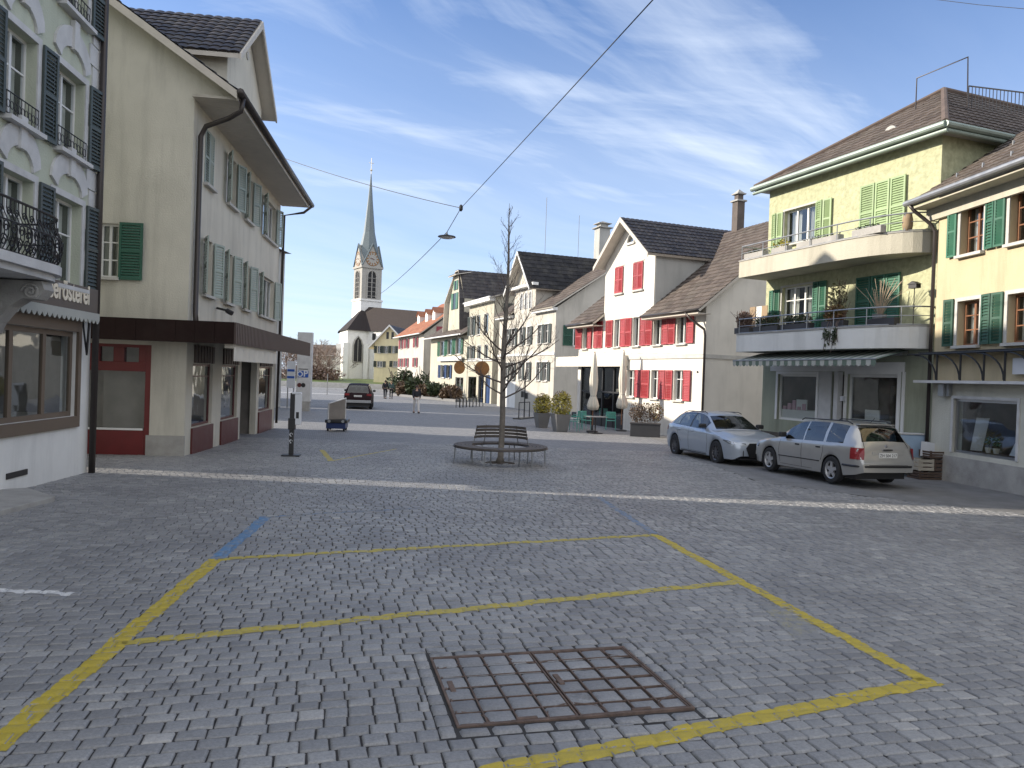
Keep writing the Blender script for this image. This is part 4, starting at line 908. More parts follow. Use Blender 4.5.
    f.add([(x, .012, z) for x, z in pts], [tuple(range(13))]); fo = h.part(f, 'fan_window', 'glass'); f2 = TMB(F); f2.add([(x, .006, z) for x, z in pts], [tuple(range(13))]); f2.build('pane_backing', M_['dark'], fo)
    g = TMB(F); out = [(fx+(fr+.06)*math.cos(PI*q/12), .03, fz+(fr*1.25+.06)*math.sin(PI*q/12)) for q in range(13)]; g.tube([out[i] for i in range(13)], .03, 6); g.box(fx-fr-.12, fx+fr+.12, .001, .10, fz-.10, fz-.01); g.build('surround', M_['pl_white2'], fo)
    # string course round the corner
    zc = h.z(702, 356.6); s = TMB(F); s.box(-.03, L+.05, .001, .055, zc-.06, zc+.10); h.part(s, 'string_course', 'stone'); s = MB(); s.box(L+.001, L+.05, -.05, D, zc-.06, zc+.10); h.part(s, 'string_course', 'stone')
    # restaurant entrance
    r = TMB(F); r.box(ox0-.2, ox1+.2, -3.2, -3.1, -.3, oz1+.2); r.box(ox0-.2, ox1+.2, -3.1, -.21, oz1+.02, oz1+.1); r.box(ox0-.1, ox0-.02, -3.1, -.21, -.3, oz1); r.box(ox1+.02, ox1+.1, -3.1, -.21, -.3, oz1); ro = h.part(r, 'entrance_recess', 'dark')
    p = TMB(F); n = 4
    for i in range(n+1): c = ox0+(ox1-ox0)*i/n; p.box(c-.045, c+.045, -.16, -.06, -.02, oz1)
    p.box(ox0+.05, ox1-.05, -.16, -.06, 1.75, 1.83); p.box(ox0+.05, ox1-.05, -.15, -.07, oz1-.10, oz1-.002); p.box(ox0+.05, ox1-.05, -.14, -.08, -.02, .5); p.build('glazed_front', M_['black'], ro)
    gl = TMB(F); gl.quad((ox0, -.12, .5), (ox1, -.12, .5), (ox1, -.12, oz1), (ox0, -.12, oz1)); gl.build('pane', M_['glass'], ro)
    li = TMB(F); 
    for k in (.25, .55, .8): li.box(ox0+(ox1-ox0)*k-.5, ox0+(ox1-ox0)*k+.1, -1.8, -1.76, 1.75, 1.95)
    li.build('menu_board', M_['interior'], ro)
    az1, az0 = h.z(575, 356.5, -.35), h.z(575, 366.5, -.35); a = TMB(F); x0, x1 = h.x(556, 362, -.35), h.x(622, 362, -.35)
    a.box(x0, x1, .01, .34, az0+.03, az1); k = 50; a.add([(x0+(x1-x0)*i/k, .36+.012*math.sin(i*1.7), z) for i in range(k+1) for z in (az1, az0)], [(2*i, 2*i+2, 2*i+3, 2*i+1) for i in range(k)]); h.part(a, 'rolled_awning', 'canvas')
    hp = TMB(F); hp.lathe([(.05, 0), (.05, .03)], (h.x(697.8, 372), 0.0, h.z(697.8, 372)), 10, 'y'); h.part(hp, 'round_plaque', 'dark_metal')
    # roofs
    ov = .62; xr = L+.35; e0 = zt-sl*ov+.12
    zrr = e0+sl*(D/2+ov)
    for x0, x1 in ((-.3, ga+.03), (gb-.03, xr)):
        roof(h, (x0, -ov, e0), (x1, -ov, e0), (x1, D/2, zrr), (x0, D/2, zrr), m='tile_brown')
    yb = (gap-e0)/sl-ov
    roof(h, (ga, (zge-e0)/sl-ov, zge), (gb, (zge-e0)/sl-ov, zge), (gb, D/2, zrr), (ga, D/2, zrr), m='tile_brown', sub=3)
    roof(h, (xr, D+ov, e0), (-.3, D+ov, e0), (-.3, D/2, zrr), (xr, D/2, zrr), m='tile_brown', sub=2)
    gable_cross(h, ga, gb, zge, gap, yb+1.6, 'tile_dark', .28, .55)
    cl = TMB(F); ch = h.part(MB().box(gb+.001, gb+.03, .05, 4.4, zt+.2, zge-.02), 'grey_cheek', 'pl_grey')  # grey sheet over the near cheek of the gable
    for x0, x1 in ((-.28, ga-.02), (gb+.02, xr-.02)): s = MB(); s.box(x0, x1, -ov+.03, -.002, e0-.16, e0-.12); s.box(x0, x1, -ov, -ov+.03, e0-.16, e0-.02); h.part(s, 'soffit', 'wood_white')
    for x0, x1 in ((-.3, ga-.05), (gb+.05, xr)): pipe(h, [(x0, -ov-.06, e0-.02), (x1, -ov-.06, e0-.02)], .065, 'pipe', 'gutter')
    pipe(h, [(L-.5, -ov-.05, e0-.06), (L-.3, -ov+.1, e0-.35), (L+.07, -.12, e0-.75), (L+.09, -.08, e0-1.0), (L+.09, -.08, -.2)], .05)
    # eave return boards of the gable end
    bb = MB(); bb.add([(xr-.02, -ov, e0-.13), (xr-.02, D/2, zrr-.13), (xr-.02, D/2, zrr+.0), (xr-.02, -ov, e0+.0)], [(0, 1, 2, 3)]); h.part(bb, 'barge_board', 'brown_metal')
    c0 = chimney(h, 0, 0, 0, 1, .55, 'pl_grey') if False else None
    cx, cy = L+.0, D/2+.1
    P = h.hit(738.5, 207, 1, D/2); chimney(h, P.x, D/2, zrr-.4, h.hit(738, 194, 1, D/2).z, .42, 'brick')
    h.finish(); return h
# ------------------------------------------------------------------ right: yellow-green house with two balconies
def balcony_plan(L, d, rr, x_left=0.0, n=10):
    pts = [(x_left, -.002), (x_left, -d)]; cx = L-rr
    pts += [(cx+rr*math.sin(PI/2*i/n), -d*math.cos(PI/2*i/n)**.9 if i < n else -.002) for i in range(n+1)]
    return pts
def slab(plan, z0, z1):
    b = MB(); n = len(plan); b.add([(x, y, z0) for x, y in plan]+[(x, y, z1) for x, y in plan], [tuple(range(n-1, -1, -1)), tuple(range(n, 2*n))]+[(i, (i+1) % n, (i+1) % n+n, i+n) for i in range(n)]); return b
def lime_house():
    A, B = seg(932, 19.05, 762, -.38)
    h = House('balcony_house', 'yellow green rendered house with two long balconies, green shutters and a striped awning', A, B, 'building')
    L = h.L; D = 12.0; F = frame_of(h, 'front'); zt = h.z(769, 193)+.05
    x = lambda px, py=300: h.x(px, py)
    W1 = (x(784.5, 225), x(816, 215), h.z(784, 267)+.0, h.z(784, 212)); by = -1.15
    z1t, z1b = h.z(739, 262, by), h.z(739, 278, by); z0t, z0b = h.z(736, 335, by), h.z(736, 352, by)
    W1 = (W1[0], W1[1], z1t+.55, W1[3]); W3 = (x(782, 300), x(813, 300), z0t+.02, h.z(782, 288))
    sz1 = h.z(777, 374); sz0 = h.z(777, 419); S1 = (x(777.5, 400), x(816, 400), sz0, sz1); S2 = (x(847, 400), x(897, 400), sz0-.15, sz1+.02); DR = (x(832, 400), x(846.5, 400), -.1, sz1)
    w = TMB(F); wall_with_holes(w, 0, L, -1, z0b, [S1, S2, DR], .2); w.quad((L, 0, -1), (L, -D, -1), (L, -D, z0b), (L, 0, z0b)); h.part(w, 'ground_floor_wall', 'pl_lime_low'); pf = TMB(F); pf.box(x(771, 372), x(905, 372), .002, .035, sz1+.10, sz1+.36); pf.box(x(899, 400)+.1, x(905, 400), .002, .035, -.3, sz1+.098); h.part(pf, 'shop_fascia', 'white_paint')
    w = TMB(F); wall_with_holes(w, 0, L, z0b, zt, [W1, W3], .2)
    w.quad((L, 0, z0b), (L, -D, z0b), (L, -D, zt), (L, 0, zt)); h.part(w, 'wall', 'pl_lime'); w = TMB(F); w.quad((0, -D, -1), (0, 0, -1), (0, 0, zt), (0, -D, zt)); w.quad((0, -D, -1), (L, -D, -1), (L, -D, zt), (0, -D, zt)); h.part(w, 'rear_wall', 'pl_grey')
    window(h, 'front', *W1, 'white_paint', 1, (), .12, None, 'stone', .07, curtain=True, sill=None) if False else window(h, 'front', W1[0], W1[1], W1[2], W1[3], 'white_paint', 2, (), .12, 'stone', 'stone', .06)
    window(h, 'front', W3[0], W3[1], W3[2], W3[3], 'white_paint', 2, (.72,), .12, None, 'stone', .06, name='balcony_door')
    def sh(pa, pb, py, z0, z1, m, right, ang=3, lab=None): a, b = x(pa, py), x(pb, py); return leaf(h, 'front', a if right else b, z0, abs(b-a)-.01, z1-z0, m, right, ang)
    for a, b, r in ((773, 778, True), (778.5, 783.5, False)): sh(a, b, 230, W1[2]-.5, W1[3], 'lt_green_shutter', r, 12)
    for a, b, r in ((817, 824.5, True), (825, 832.5, False)): sh(a, b, 215, W1[2]-.1, W1[3]+.02, 'lt_green_shutter', r, 10)
    zs1, zs0 = h.z(862, 187), z1t+.12
    for a, b in ((861.5, 876), (876.5, 891), (891.5, 907)): sh(a, b, 200, zs0, zs1, 'lt_green_shutter', True, 1)
    for a, b, r in ((770.5, 775.5, True), (775.7, 780.6, False)): sh(a, b, 300, W3[2]+.05, W3[3]-.05, 'green_shutter', r, 10)
    for a, b, r in ((813.8, 820, True), (820.4, 827, False)): sh(a, b, 300, W3[2]+.05, W3[3]+.03, 'green_shutter', r, 6)
    for a, b in ((857, 871.5), (872, 886), (886.5, 901)): sh(a, b, 300, z0t+.12, h.z(860, 278), 'green_shutter', True, 1)
    # shop front
    fr = window(h, 'front', *S1, 'white_paint', 0, (), .08, None, 'white_paint', .09, curtain=False, fw=.07, name='shop_window', room=2.4)
    d = TMB(F); d.box(S1[0]+.05, S1[1]-.05, -.9, -.118, sz0+.05, sz0+.34); a0 = S1[0]
    d.box(a0+.7, a0+1.15, -.20, -.16, sz0+.35, sz0+.68); d.build('display_shelf', M_['curtain'], fr)
    d = TMB(F)
    for i in range(5): d.box(a0+.1+i*.22, a0+.24+i*.22, -.20, -.14, sz0+.345, sz0+.45+.1*(i % 3))
    d.build('display_goods', M_['orange'], fr); d = TMB(F); d.box(a0+.5, a0+.72, -1.5, -1.3, sz0+.2, sz0+1.1); d.box(a0+1.2, a0+1.9, -1.4, -1.2, sz0+.7, sz0+.78); d.build('back_shelf', M_['interior'], fr)
    fr = window(h, 'front', *S2, 'white_paint', 0, (), .08, None, 'white_paint', .11, curtain=False, fw=.08, name='shop_window', room=2.4)
    d = TMB(F); a0 = S2[0]; d.box(a0+.10, a0+1.3, -.3, -.125, sz0+.05, sz0+.22); d.box(a0+.5, a0+1.0, -.22, -.18, sz0+.22, sz0+.5); d.build('display_card', M_['curtain'], fr)
    d = TMB(F); d.box(a0+.6, a0+.75, -1.2, -1.0, sz0, sz0+1.2); d.box(a0+1.0, a0+1.6, -1.6, -1.4, sz0+.4, sz0+.5); d.build('back_shelf', M_['interior'], fr)
    g = TMB(F); g.box(x(816.5, 400)+.1, x(831.5, 400), .002, .03, -.6, sz1+.095); h.part(g, 'grey_panel', 'concrete_pale')
    g = TMB(F); g.box(x(838, 400), x(842, 400), .0, .18, -.6, sz1+.09); h.part(g, 'post', 'concrete_pale'); dd = window(h, 'front', *DR, 'dark_metal', 0, (), .5, None, None, curtain=False, name='shop_door', room=2)
    g = TMB(F); g.box(x(842, 400)+.03, x(846, 400), .002, .12, h.z(843, 401), h.z(843, 396)); h.part(g, 'letter_box', 'sign_white')
    # balconies
    for z0, z1, nm in ((z1b, z1t, 'u'), (z0b, z0t, 'l')):
        pl = balcony_plan(L-.02, 1.15, 2.3); bo = slab(pl, z0, z1).build('balcony', M_['pl_lime' if False else ('pl_butter' if nm == 'u' else 'pl_white2')], h.root, bevel=.01)
        r = MB(); H = .50 if nm == 'u' else .52; q = [(xx, yy-.0) for xx, yy in pl[1:]]; q = [(xx, yy+.06) for xx, yy in q]; q[0] = (.06, q[0][1])
        dense = []
        for p0, p1 in zip(q, q[1:]):
            k = max(1, int(math.hypot(p1[0]-p0[0], p1[1]-p0[1])/.25))
            dense += [(p0[0]+(p1[0]-p0[0])*j/k, p0[1]+(p1[1]-p0[1])*j/k) for j in range(k)]
        dense.append(q[-1]); side = [(.06, -.03+(q[0][1]+.03)*j/4) for j in range(4)]; dense = side+dense
        for hh, rd in ((H, .022), (H*.55, .012), (.06, .014)): r.tube([(a, b, z1+hh) for a, b in dense], rd, 6)
        acc = 0; last = dense[0]
        for p in dense:
            acc += math.hypot(p[0]-last[0], p[1]-last[1]); last = p
            if acc > .85 or p is dense[0]: r.tube([(p[0], p[1], z1), (p[0], p[1], z1+H)], .014, 6); acc = 0
        r.build('balcony_railing', M_['galv'], bo)
        if nm == 'u': cap = slab([(xx*1.0, yy*1.02) for xx, yy in pl], z1+.001, z1+.035).build('coping', M_['concrete'], bo)
        else: cap = slab([(xx*1.0, yy*1.02) for xx, yy in pl], z1+.001, z1+.04).build('coping', M_['concrete'], bo)
    # awning under the lower balcony
    ax0, ax1 = h.x(733, 362, -1.35), h.x(876, 362, -1.35); az = h.z(733, 361, -1.35); zt0 = z0b-.02; aw = MB(); n = int((ax1-ax0)/.16)
    top = MB(); vs = []; 
    st = {0: MB(), 1: MB()}
    for i in range(n):
        xa, xb = ax0+(ax1-ax0)*i/n, ax0+(ax1-ax0)*(i+1)/n; b = st[i % 2]; b.quad((xa, -.25, zt0), (xb, -.25, zt0), (xb, -1.35, az), (xa, -1.35, az))
        b.add([(xa, -1.355, az), (xb, -1.355, az)]+[(xb-(xb-xa)*q/5, -1.355, az-.13-.05*math.sin(PI*q/5)) for q in range(6)], [tuple(range(8))])
    ao = st[0].build('awning', M_['canvas_grey'], h.root); st[1].build('green_stripes', M_['canvas_green'], ao); bar = MB(); bar.tube([(ax0, -1.35, az+.01), (ax1, -1.35, az+.01)], .022, 6); bar.box(ax0+.2, ax1-.2, -.25, -.02, zt0-.14, zt0+.0); bar.build('front_bar', M_['galv'], ao)
    # roof: shallow hip with wide eaves
    ov = .36; e0 = zt+.12; ay = L/2; ap = h.hit(941, 93, 1, ay); sl = (ap.z-e0)/(ay+ov); rise = ap.z-e0; print('lime apex', ap, L, sl)
    P = [(-ov, -ov, e0), (L+ov, -ov, e0), (L+ov, D+ov, e0), (-ov, D+ov, e0)]; r0, r1 = (ap.x+.1, ay, e0+rise), (ap.x+.1, D-ay, e0+rise)
    roof(h, P[0], P[1], r0, r0, m='tile_brown'); roof(h, P[1], P[2], r1, r0, m='tile_brown', sub=4); roof(h, P[2], P[3], r1, r1, m='tile_brown', sub=2); roof(h, P[3], P[0], r0, r1, m='tile_brown', sub=2)
    hp = MB(); hp.tube([(P[1][0], P[1][1], e0+.05), (r0[0], r0[1], r0[2]+.06), (r1[0], r1[1], r1[2]+.06)], .09, 8); hp.tube([(P[0][0], P[0][1], e0+.05), (r0[0], r0[1], r0[2]+.06)], .09, 8); h.part(hp, 'ridge_tiles', 'tile_ridge')
    s = MB(); s.box(-ov+.02, L+ov-.02, -ov+.02, D+ov-.02, zt+.001, zt+.06); h.part(s, 'soffit', 'dark_metal' if False else 'pl_grey')
    for a, b in (((-ov-.06, -ov-.06, e0-.02), (L+ov+.06, -ov-.06, e0-.02)), ((L+ov+.06, -ov-.06, e0-.02), (L+ov+.06, D+ov, e0-.02))):
        gutter(h, a, b, .085); gutter(h, (a[0]*.995, a[1]+.08, a[2]-.14), (b[0], b[1]+.08, b[2]-.14), .055)
    rd = MB(); rd.lathe([(.0, 0), (.22, 0), (.22, .5), (.19, .5), (.19, .04), (.0, .04)], (h.hit(893, 122, 1, 1.0).x, .9, e0+sl*1.3-.10), 16, 'y'); h.part(rd, 'round_rooflight', 'pl_grey')
    # rooftop rail and drying frame
    rl = MB(); zr_ = e0+rise
    a = h.hit(916, 100, 1, 2.2); b_ = h.hit(968, 57, 1, 2.2); c = h.hit(968, 96, 1, 2.2)
    rl.tube([(a.x, 2.2, a.z-.6), (a.x, 2.2, h.hit(915, 79, 1, 2.2).z), (b_.x, 2.2, b_.z), (c.x, 2.2, c.z-.4)], .02, 6); h.part(rl, 'rooftop_frame', 'pipe')
    rl = MB(); p0 = h.hit(969, 86, 1, 2.3); p1 = h.hit(1060, 97, 1, 2.3)
    n = 24
    for k in range(n+1):
        xx = p0.x+(p1.x-p0.x)*k/n; zz = p0.z+(p1.z-p0.z)*k/n; rl.tube([(xx, 2.3, zz-.6), (xx, 2.3, zz)], .011, 5)
    rl.tube([(p0.x, 2.3, p0.z), (p1.x, 2.3, p1.z)], .02, 6); h.part(rl, 'rooftop_railing', 'dark_metal')
 
    h.finish(); h.bz = (z0t, z1t); return h
# ------------------------------------------------------------------ right: ochre house at the edge of the frame
def ochre_house():
    A = ground(929, 477.5); A = (A.x, A.y); B = (A[0]+.085*13, A[1]-13)
    h = House('ochre_house', 'ochre yellow house with dark green shutters above a shop window and iron ledge brackets', A, B, 'building'); L = h.L; D = 9.; F = frame_of(h, 'front')
    zt = h.z(946, 196)+.05; z2 = h.z(1000, 383)
    x = lambda px, py=300: h.x(px, py)
    uz1, uz0 = h.z(960, 208), h.z(960, 256); lz1, lz0 = h.z(957, 302), h.z(957, 346)
    ua, ub = x(961, 230), x(984, 230); la, lb = x(957.5, 325), x(979.5, 325); pu = x(1010, 225)-ua; plw = x(1007.5, 325)-la
    ups = [(ua+pu*k, ub+pu*k) for k in range(4)]; los = [(la+plw*k, lb+plw*k) for k in range(4)]
    sx0, sx1 = x(953, 430), x(1017, 430); sz1, sz0 = h.z(953, 398.5), h.z(953, 452); shops = [(sx0, sx1, sz0, sz1), (sx1+1.2, sx1+3.4, sz0, sz1)]
    w = TMB(F); wall_with_holes(w, 0, L, z2, zt, [(a, b, uz0, uz1) for a, b in ups]+[(a, b, lz0, lz1) for a, b in los], .24); w.quad((0, -D, z2), (0, 0, z2), (0, 0, zt), (0, -D, zt)); w.quad((0, -D, -1), (L, -D, -1), (L, -D, zt), (0, -D, zt)); w.quad((L, 0, -1), (L, -D, -1), (L, -D, zt), (L, 0, zt)); h.part(w, 'wall', 'pl_yellow')
    w = TMB(F); wall_with_holes(w, 0, L, -1, z2, shops, .24); w.quad((0, -D, -1), (0, 0, -1), (0, 0, z2), (0, -D, z2)); h.part(w, 'ground_floor_wall', 'pl_base')
    p = TMB(F); p.box(-.01, L, .002, .035, -1, sz0-.10); h.part(p, 'plinth', 'concrete')
    for k, ((a, b), (c, d)) in enumerate(zip(ups, los)):
        for (a_, b_), z0, z1 in (((a, b), uz0, uz1), ((c, d), lz0, lz1)):
            window(h, 'front', a_, b_, z0, z1, 'wood_frame', 1, (.36, .68), .17, 'stone', 'stone', .09, curtain=True, sillout=.12, fw=.055)
        for (a_, b_), z0, z1, pp in (((a, b), uz0, uz1, pu), ((c, d), lz0, lz1, plw)):
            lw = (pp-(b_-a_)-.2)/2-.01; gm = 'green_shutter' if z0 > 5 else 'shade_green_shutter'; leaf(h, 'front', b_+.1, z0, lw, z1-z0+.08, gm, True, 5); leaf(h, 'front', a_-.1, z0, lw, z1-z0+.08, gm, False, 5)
    for i, s in enumerate(shops):
        fr = window(h, 'front', *s, 'steel', 0, (), .05, None, 'concrete_pale', .07, curtain=False, fw=.06, name='shop_window', room=2.2)
        d = TMB(F); d.box(s[0], s[1], -.9, -.25, s[2]-.05, s[2]+.05); d.build('display_ledge', M_['crate_dark'], fr)
        d = TMB(F); d.add([(s[1]-.75, -.45, s[2]+.06), (s[1]-.12, -.45, s[2]+.06), (s[1]-.10, -.75, s[2]+.95), (s[1]-.62, -.75, s[2]+.95)], [(0, 1, 2, 3)]); d.add([(s[0]+.08, -.4, s[2]+.06), (s[0]+.22, -.6, s[2]+.06), (s[0]+.30, -.7, s[2]+.85), (s[0]+.12, -.5, s[2]+.85)], [(0, 1, 2, 3)]); d.build('poster', M_['sign_white'], fr)
        d = TMB(F)
        for q, xx in enumerate((.55, .8)): d.lathe([(.05, 0), (.075, .12), (.07, .12)], (s[0]+xx, .4*0-.5, s[2]+.05), 10); 
        d.build('plant_pot', M_['curtain'], fr)
        d = TMB(F)
        for q in range(60): a_ = random.uniform(0, 6.3); rr = random.uniform(.02, .12); cx = s[0]+(.55 if q % 2 else .8)+rr*math.cos(a_); cz = s[2]+.2+random.uniform(0, .18); d.quad((cx, -.5+rr*math.sin(a_), cz), (cx+.03, -.5, cz+.01), (cx+.035, -.5, cz+.06), (cx+.005, -.49, cz+.05))
        d.build('leaves', M_['dk_green_shutter'], fr)
    # ledge and iron brackets over the ground floor
    lz = h.z(1000, 383); l = TMB(F); l.box(-.28, L, .002, .34, lz-.03, lz+.035); l2 = h.part(l, 'ledge', 'concrete_pale'); 
    tz = h.z(1000, 351, -.3); 
    bar = TMB(F); bar.tube([(-.55, .34, tz), (L, .34, tz)], .022, 6); bar.box(-.1, L, .005, .36, tz+.024, tz+.045); br = h.part(bar, 'ledge_rail', 'dark_metal')
    px = [937, 960.5, 984, 1005]; xs = [h.x(p_, 365, -.30) for p_ in px]; st_ = xs[1]-xs[0]; xs += [xs[-1]+st_*k for k in range(1, 6)]
    for xx in xs:
        b = TMB(F); b.tube([(xx, .30, lz+.03), (xx, .30, tz)], .026, 6); b.tube([(xx-st_*(1-math.sin(PI/2*q/8)), .32, lz+.06+(tz-lz-.08)*math.cos(PI/2*q/8)) for q in range(9)], .02, 5); b.build('bracket', M_['dark_metal'], br)
    sx = h.x(1009, 366, -.2); sb = TMB(F); sb.box(sx, sx+1.6, .05, .12, h.z(1010, 374, -.2), h.z(1010, 358, -.2)); h.part(sb, 'sign_board', 'sign_white')
    cb = TMB(F); a = x(944, 390); cb.box(a, a+.2, .04, .16, h.z(944, 396), h.z(944, 384)); cb.box(a+.21, a+.31, .002, .10, h.z(944, 396), h.z(944, 382)); h.part(cb, 'alarm_box', 'galv')
    ov = .55; e0 = h.z(912, 203, -.6)+.02; q_ = h.hit(1024, 132, 0, -.4); sl = (q_.z-e0)/(q_.y+ov); print('ochre slope', sl, q_); sl = min(.8, max(.4, sl)); yr = D/2; zr = e0+sl*(yr+ov)
    roof(h, (-.40, -ov, e0), (L+.3, -ov, e0), (L+.3, yr, zr), (-.40, yr, zr), m='tile_brown', col=.26); roof(h, (L+.3, D+ov, e0), (-.4, D+ov, e0), (-.4, yr, zr), (L+.3, yr, zr), m='tile_brown', sub=2)
    w = MB(); w.add([(0, 0, zt), (0, D, zt), (0, D/2, zr-.15)], [(0, 1, 2)]); h.part(w, 'gable_wall', 'pl_yellow')
    s = MB(); s.box(-.38, L, -ov+.02, -.002, e0-.15, e0-.12); s.box(-.38, L, -.10, -.003, e0-.45, e0-.151); h.part(s, 'soffit', 'pl_butter'); gutter(h, (-.46, -ov-.08, e0), (L, -ov-.08, e0), .075, 'galv')
    pipe(h, [(-.3, -ov-.06, e0-.05), (-.28, -ov+.05, e0-.2), (-.12, -.15, e0-.55), (-.06, -.06, e0-.75), (-.06, -.06, -.1)], .045, 'pipe')
    sg = MB()
    for r_ in range(2):
        for k in range(14): t_ = .8+r_*1.1; sg.box(.2+k*.9+r_*.45, .23+k*.9+r_*.45, t_-ov, t_-ov+.05, e0+sl*t_, e0+sl*t_+.14)
    h.part(sg, 'snow_guards', 'galv'); h.finish(); return h
# ------------------------------------------------------------------ the houses farther down the street
def row_window(h, pa, pb, z0, z1, py, frame='white_paint', sh=None, lw=None, mull=1, bars=(), curtain=False, trim='stone'):
    a, b = h.x(pa, py), h.x(pb, py); window(h, 'front', a, b, z0, z1, frame, mull, bars, .12, 'stone', trim, .08, curtain=curtain, fw=.06)
    if sh:
        lw = lw or (b-a)*.5; leaf(h, 'front', b+.09, z0, lw, z1-z0, sh, True, 4); leaf(h, 'front', a-.09, z0, lw, z1-z0, sh, False, 4)
    return (a, b, z0, z1)
def holes_px(h, lst): return [(h.x(a, py), h.x(b, py), z0, z1) for a, b, py, z0, z1 in lst]
def white_gable_house():
    A, B = seg(553, 52, 497, -.38); h = House('white_gable_house', 'off white house with narrow pediment gable, arched attic windows and black roof', A, B, 'building'); L = h.L; D = 12.; F = frame_of(h, 'front'); zt = h.z(548, 309)
    uz1, uz0, lz1, lz0 = h.z(548, 324), h.z(548, 343), h.z(548, 362), h.z(548, 381)
    ws = [(537.5, 541.5), (544, 548.5), (519.5, 523), (527, 530), (506, 509), (511.5, 515)]
    hs = [(h.x(a, 340), h.x(b, 340), z0, z1) for a, b in ws for z0, z1 in ((uz0, uz1), (lz0, lz1))]; gd = (h.x(500, 395), h.x(515, 395), -.1, 2.5)
    ga, gb = h.x(514.5, 300), h.x(536, 290); zge = h.z(535.5, 283); gap = h.z(526, 253.5)
    w = TMB(F); wall_with_holes(w, 0, L, -1, zt, hs+[gd], .18); w.add([(ga, 0, zt), (gb, 0, zt), (gb, 0, zge), ((ga+gb)/2, 0, gap), (ga, 0, zge)], [(0, 1, 2, 3, 4)])
    for xx in (ga, gb): w.quad((xx, 0, zt), (xx, -5, zt), (xx, -5, zge), (xx, 0, zge))
    zr = zt+.72*D/2
    w.add([(L, 0, -1), (L, -D, -1), (L, -D, zt), (L, -D/2, zr-.1), (L, 0, zt)], [(0, 1, 2, 3, 4)]); w.add([(0, 0, -1), (0, -D, -1), (0, -D, zt), (0, -D/2, zr-.1), (0, 0, zt)], [(4, 3, 2, 1, 0)]); h.part(w, 'wall', 'pl_far')
    for a, b, z0, z1 in hs: window(h, 'front', a, b, z0, z1, 'white_paint', 1, (.65,), .1, 'stone', 'pl_white2', .08, curtain=False); leaf(h, 'front', b+.09, z0, .40, z1-z0, 'grey_shutter', True, 3)
    g = window(h, 'front', *gd, 'white_paint', 1, (), .1, None, None, curtain=False, name='garage_door', glass='white_paint', room=0)
    for k, pa in enumerate((520.8, 525.3, 529.6)):
        a, b = h.x(pa, 300), h.x(pa+2.6, 300); z0, z1 = h.z(530, 308), h.z(530, 291); s = TMB(F); n = 8; pts = [(a, z0), (b, z0)]+[((a+b)/2+(b-a)/2*math.cos(PI*q/n), z1-.3+.3*math.sin(PI*q/n)) for q in range(n+1)]
        s.add([(x_, .012, z_) for x_, z_ in pts], [tuple(range(len(pts)))]); so = h.part(s, 'arched_window', 'car_glass'); r = TMB(F); r.tube([(x_, .02, z_) for x_, z_ in pts[1:]+[pts[0]]], .05, 5); r.box((a+b)/2-.03, (a+b)/2+.03, .013, .03, z0, z1); r.build('surround', M_['white_paint'], so)
    pd = TMB(F); pd.box(ga-.45, gb+.45, .001, .45, zge-.22, zge); h.part(pd, 'cornice', 'white_paint'); pd = TMB(F); pd.box(-.25, ga-.1, .001, .35, zt-.2, zt); pd.box(gb+.1, L+.25, .001, .35, zt-.2, zt); pd.box(-.05, L+.05, .001, .08, lz1+.5, lz1+.68); h.part(pd, 'cornice', 'white_paint')
    gable_cross(h, ga, gb, zge, gap, 8.5, 'tile_black', .5, .75, barge='white_paint', col=.4, row=.45)
    ov = .5; e0 = zt+.02
    for x0, x1 in ((-.3, ga+.03), (gb-.03, L+.4)): roof(h, (x0, -ov, e0), (x1, -ov, e0), (x1, D/2, zr), (x0, D/2, zr), m='tile_brown', col=.4, row=.45, sub=3)
    roof(h, (L+.4, D+ov, e0), (-.3, D+ov, e0), (-.3, D/2, zr), (L+.4, D/2, zr), m='tile_brown', col=.6, row=.6, sub=2)
    # side wing facing the square with a dark green shutter
    p = frame_of(h, 'right'); a0 = h.hit(565, 330, 0, L).y; z1 = h.hit(570, 326, 0, L).z; z0 = h.hit(570, 345, 0, L).z; wd = TMB(p); 
    wd.box(a0+.7, a0+1.6, .002, .03, z0, z1); so = h.part(wd, 'side_window', 'car_glass'); r = TMB(p); r.box(a0+.62, a0+1.68, .003, .05, z0-.1, z0-.01); r.box(a0+.62, a0+.7, .003, .05, z0, z1); r.box(a0+1.6, a0+1.68, .003, .05, z0, z1); r.box(a0+1.13, a0+1.17, .031, .05, z0, z1); r.build('surround', M_['white_paint'], so); leaf(h, 'right', a0+.6, z0-.05, .75, z1-z0+.1, 'dk_green_shutter', False, 0)
    pc = h.hit(602, 240, 1, D/2+1); chimney(h, pc.x, D/2+1, zr-.8, h.hit(602, 224, 1, D/2+1).z, .95, 'pl_grey')
    an = MB(); q = h.hit(545, 250, 1, 6); an.tube([(q.x, 6, q.z-1.5), (q.x, 6, h.hit(546, 198, 1, 6).z)], .02, 5); q = h.hit(578, 255, 1, 8); an.tube([(q.x, 8, q.z-2.5), (q.x, 8, h.hit(578, 216, 1, 8).z)], .018, 5); h.part(an, 'antenna', 'pipe')
    h.finish(); return h
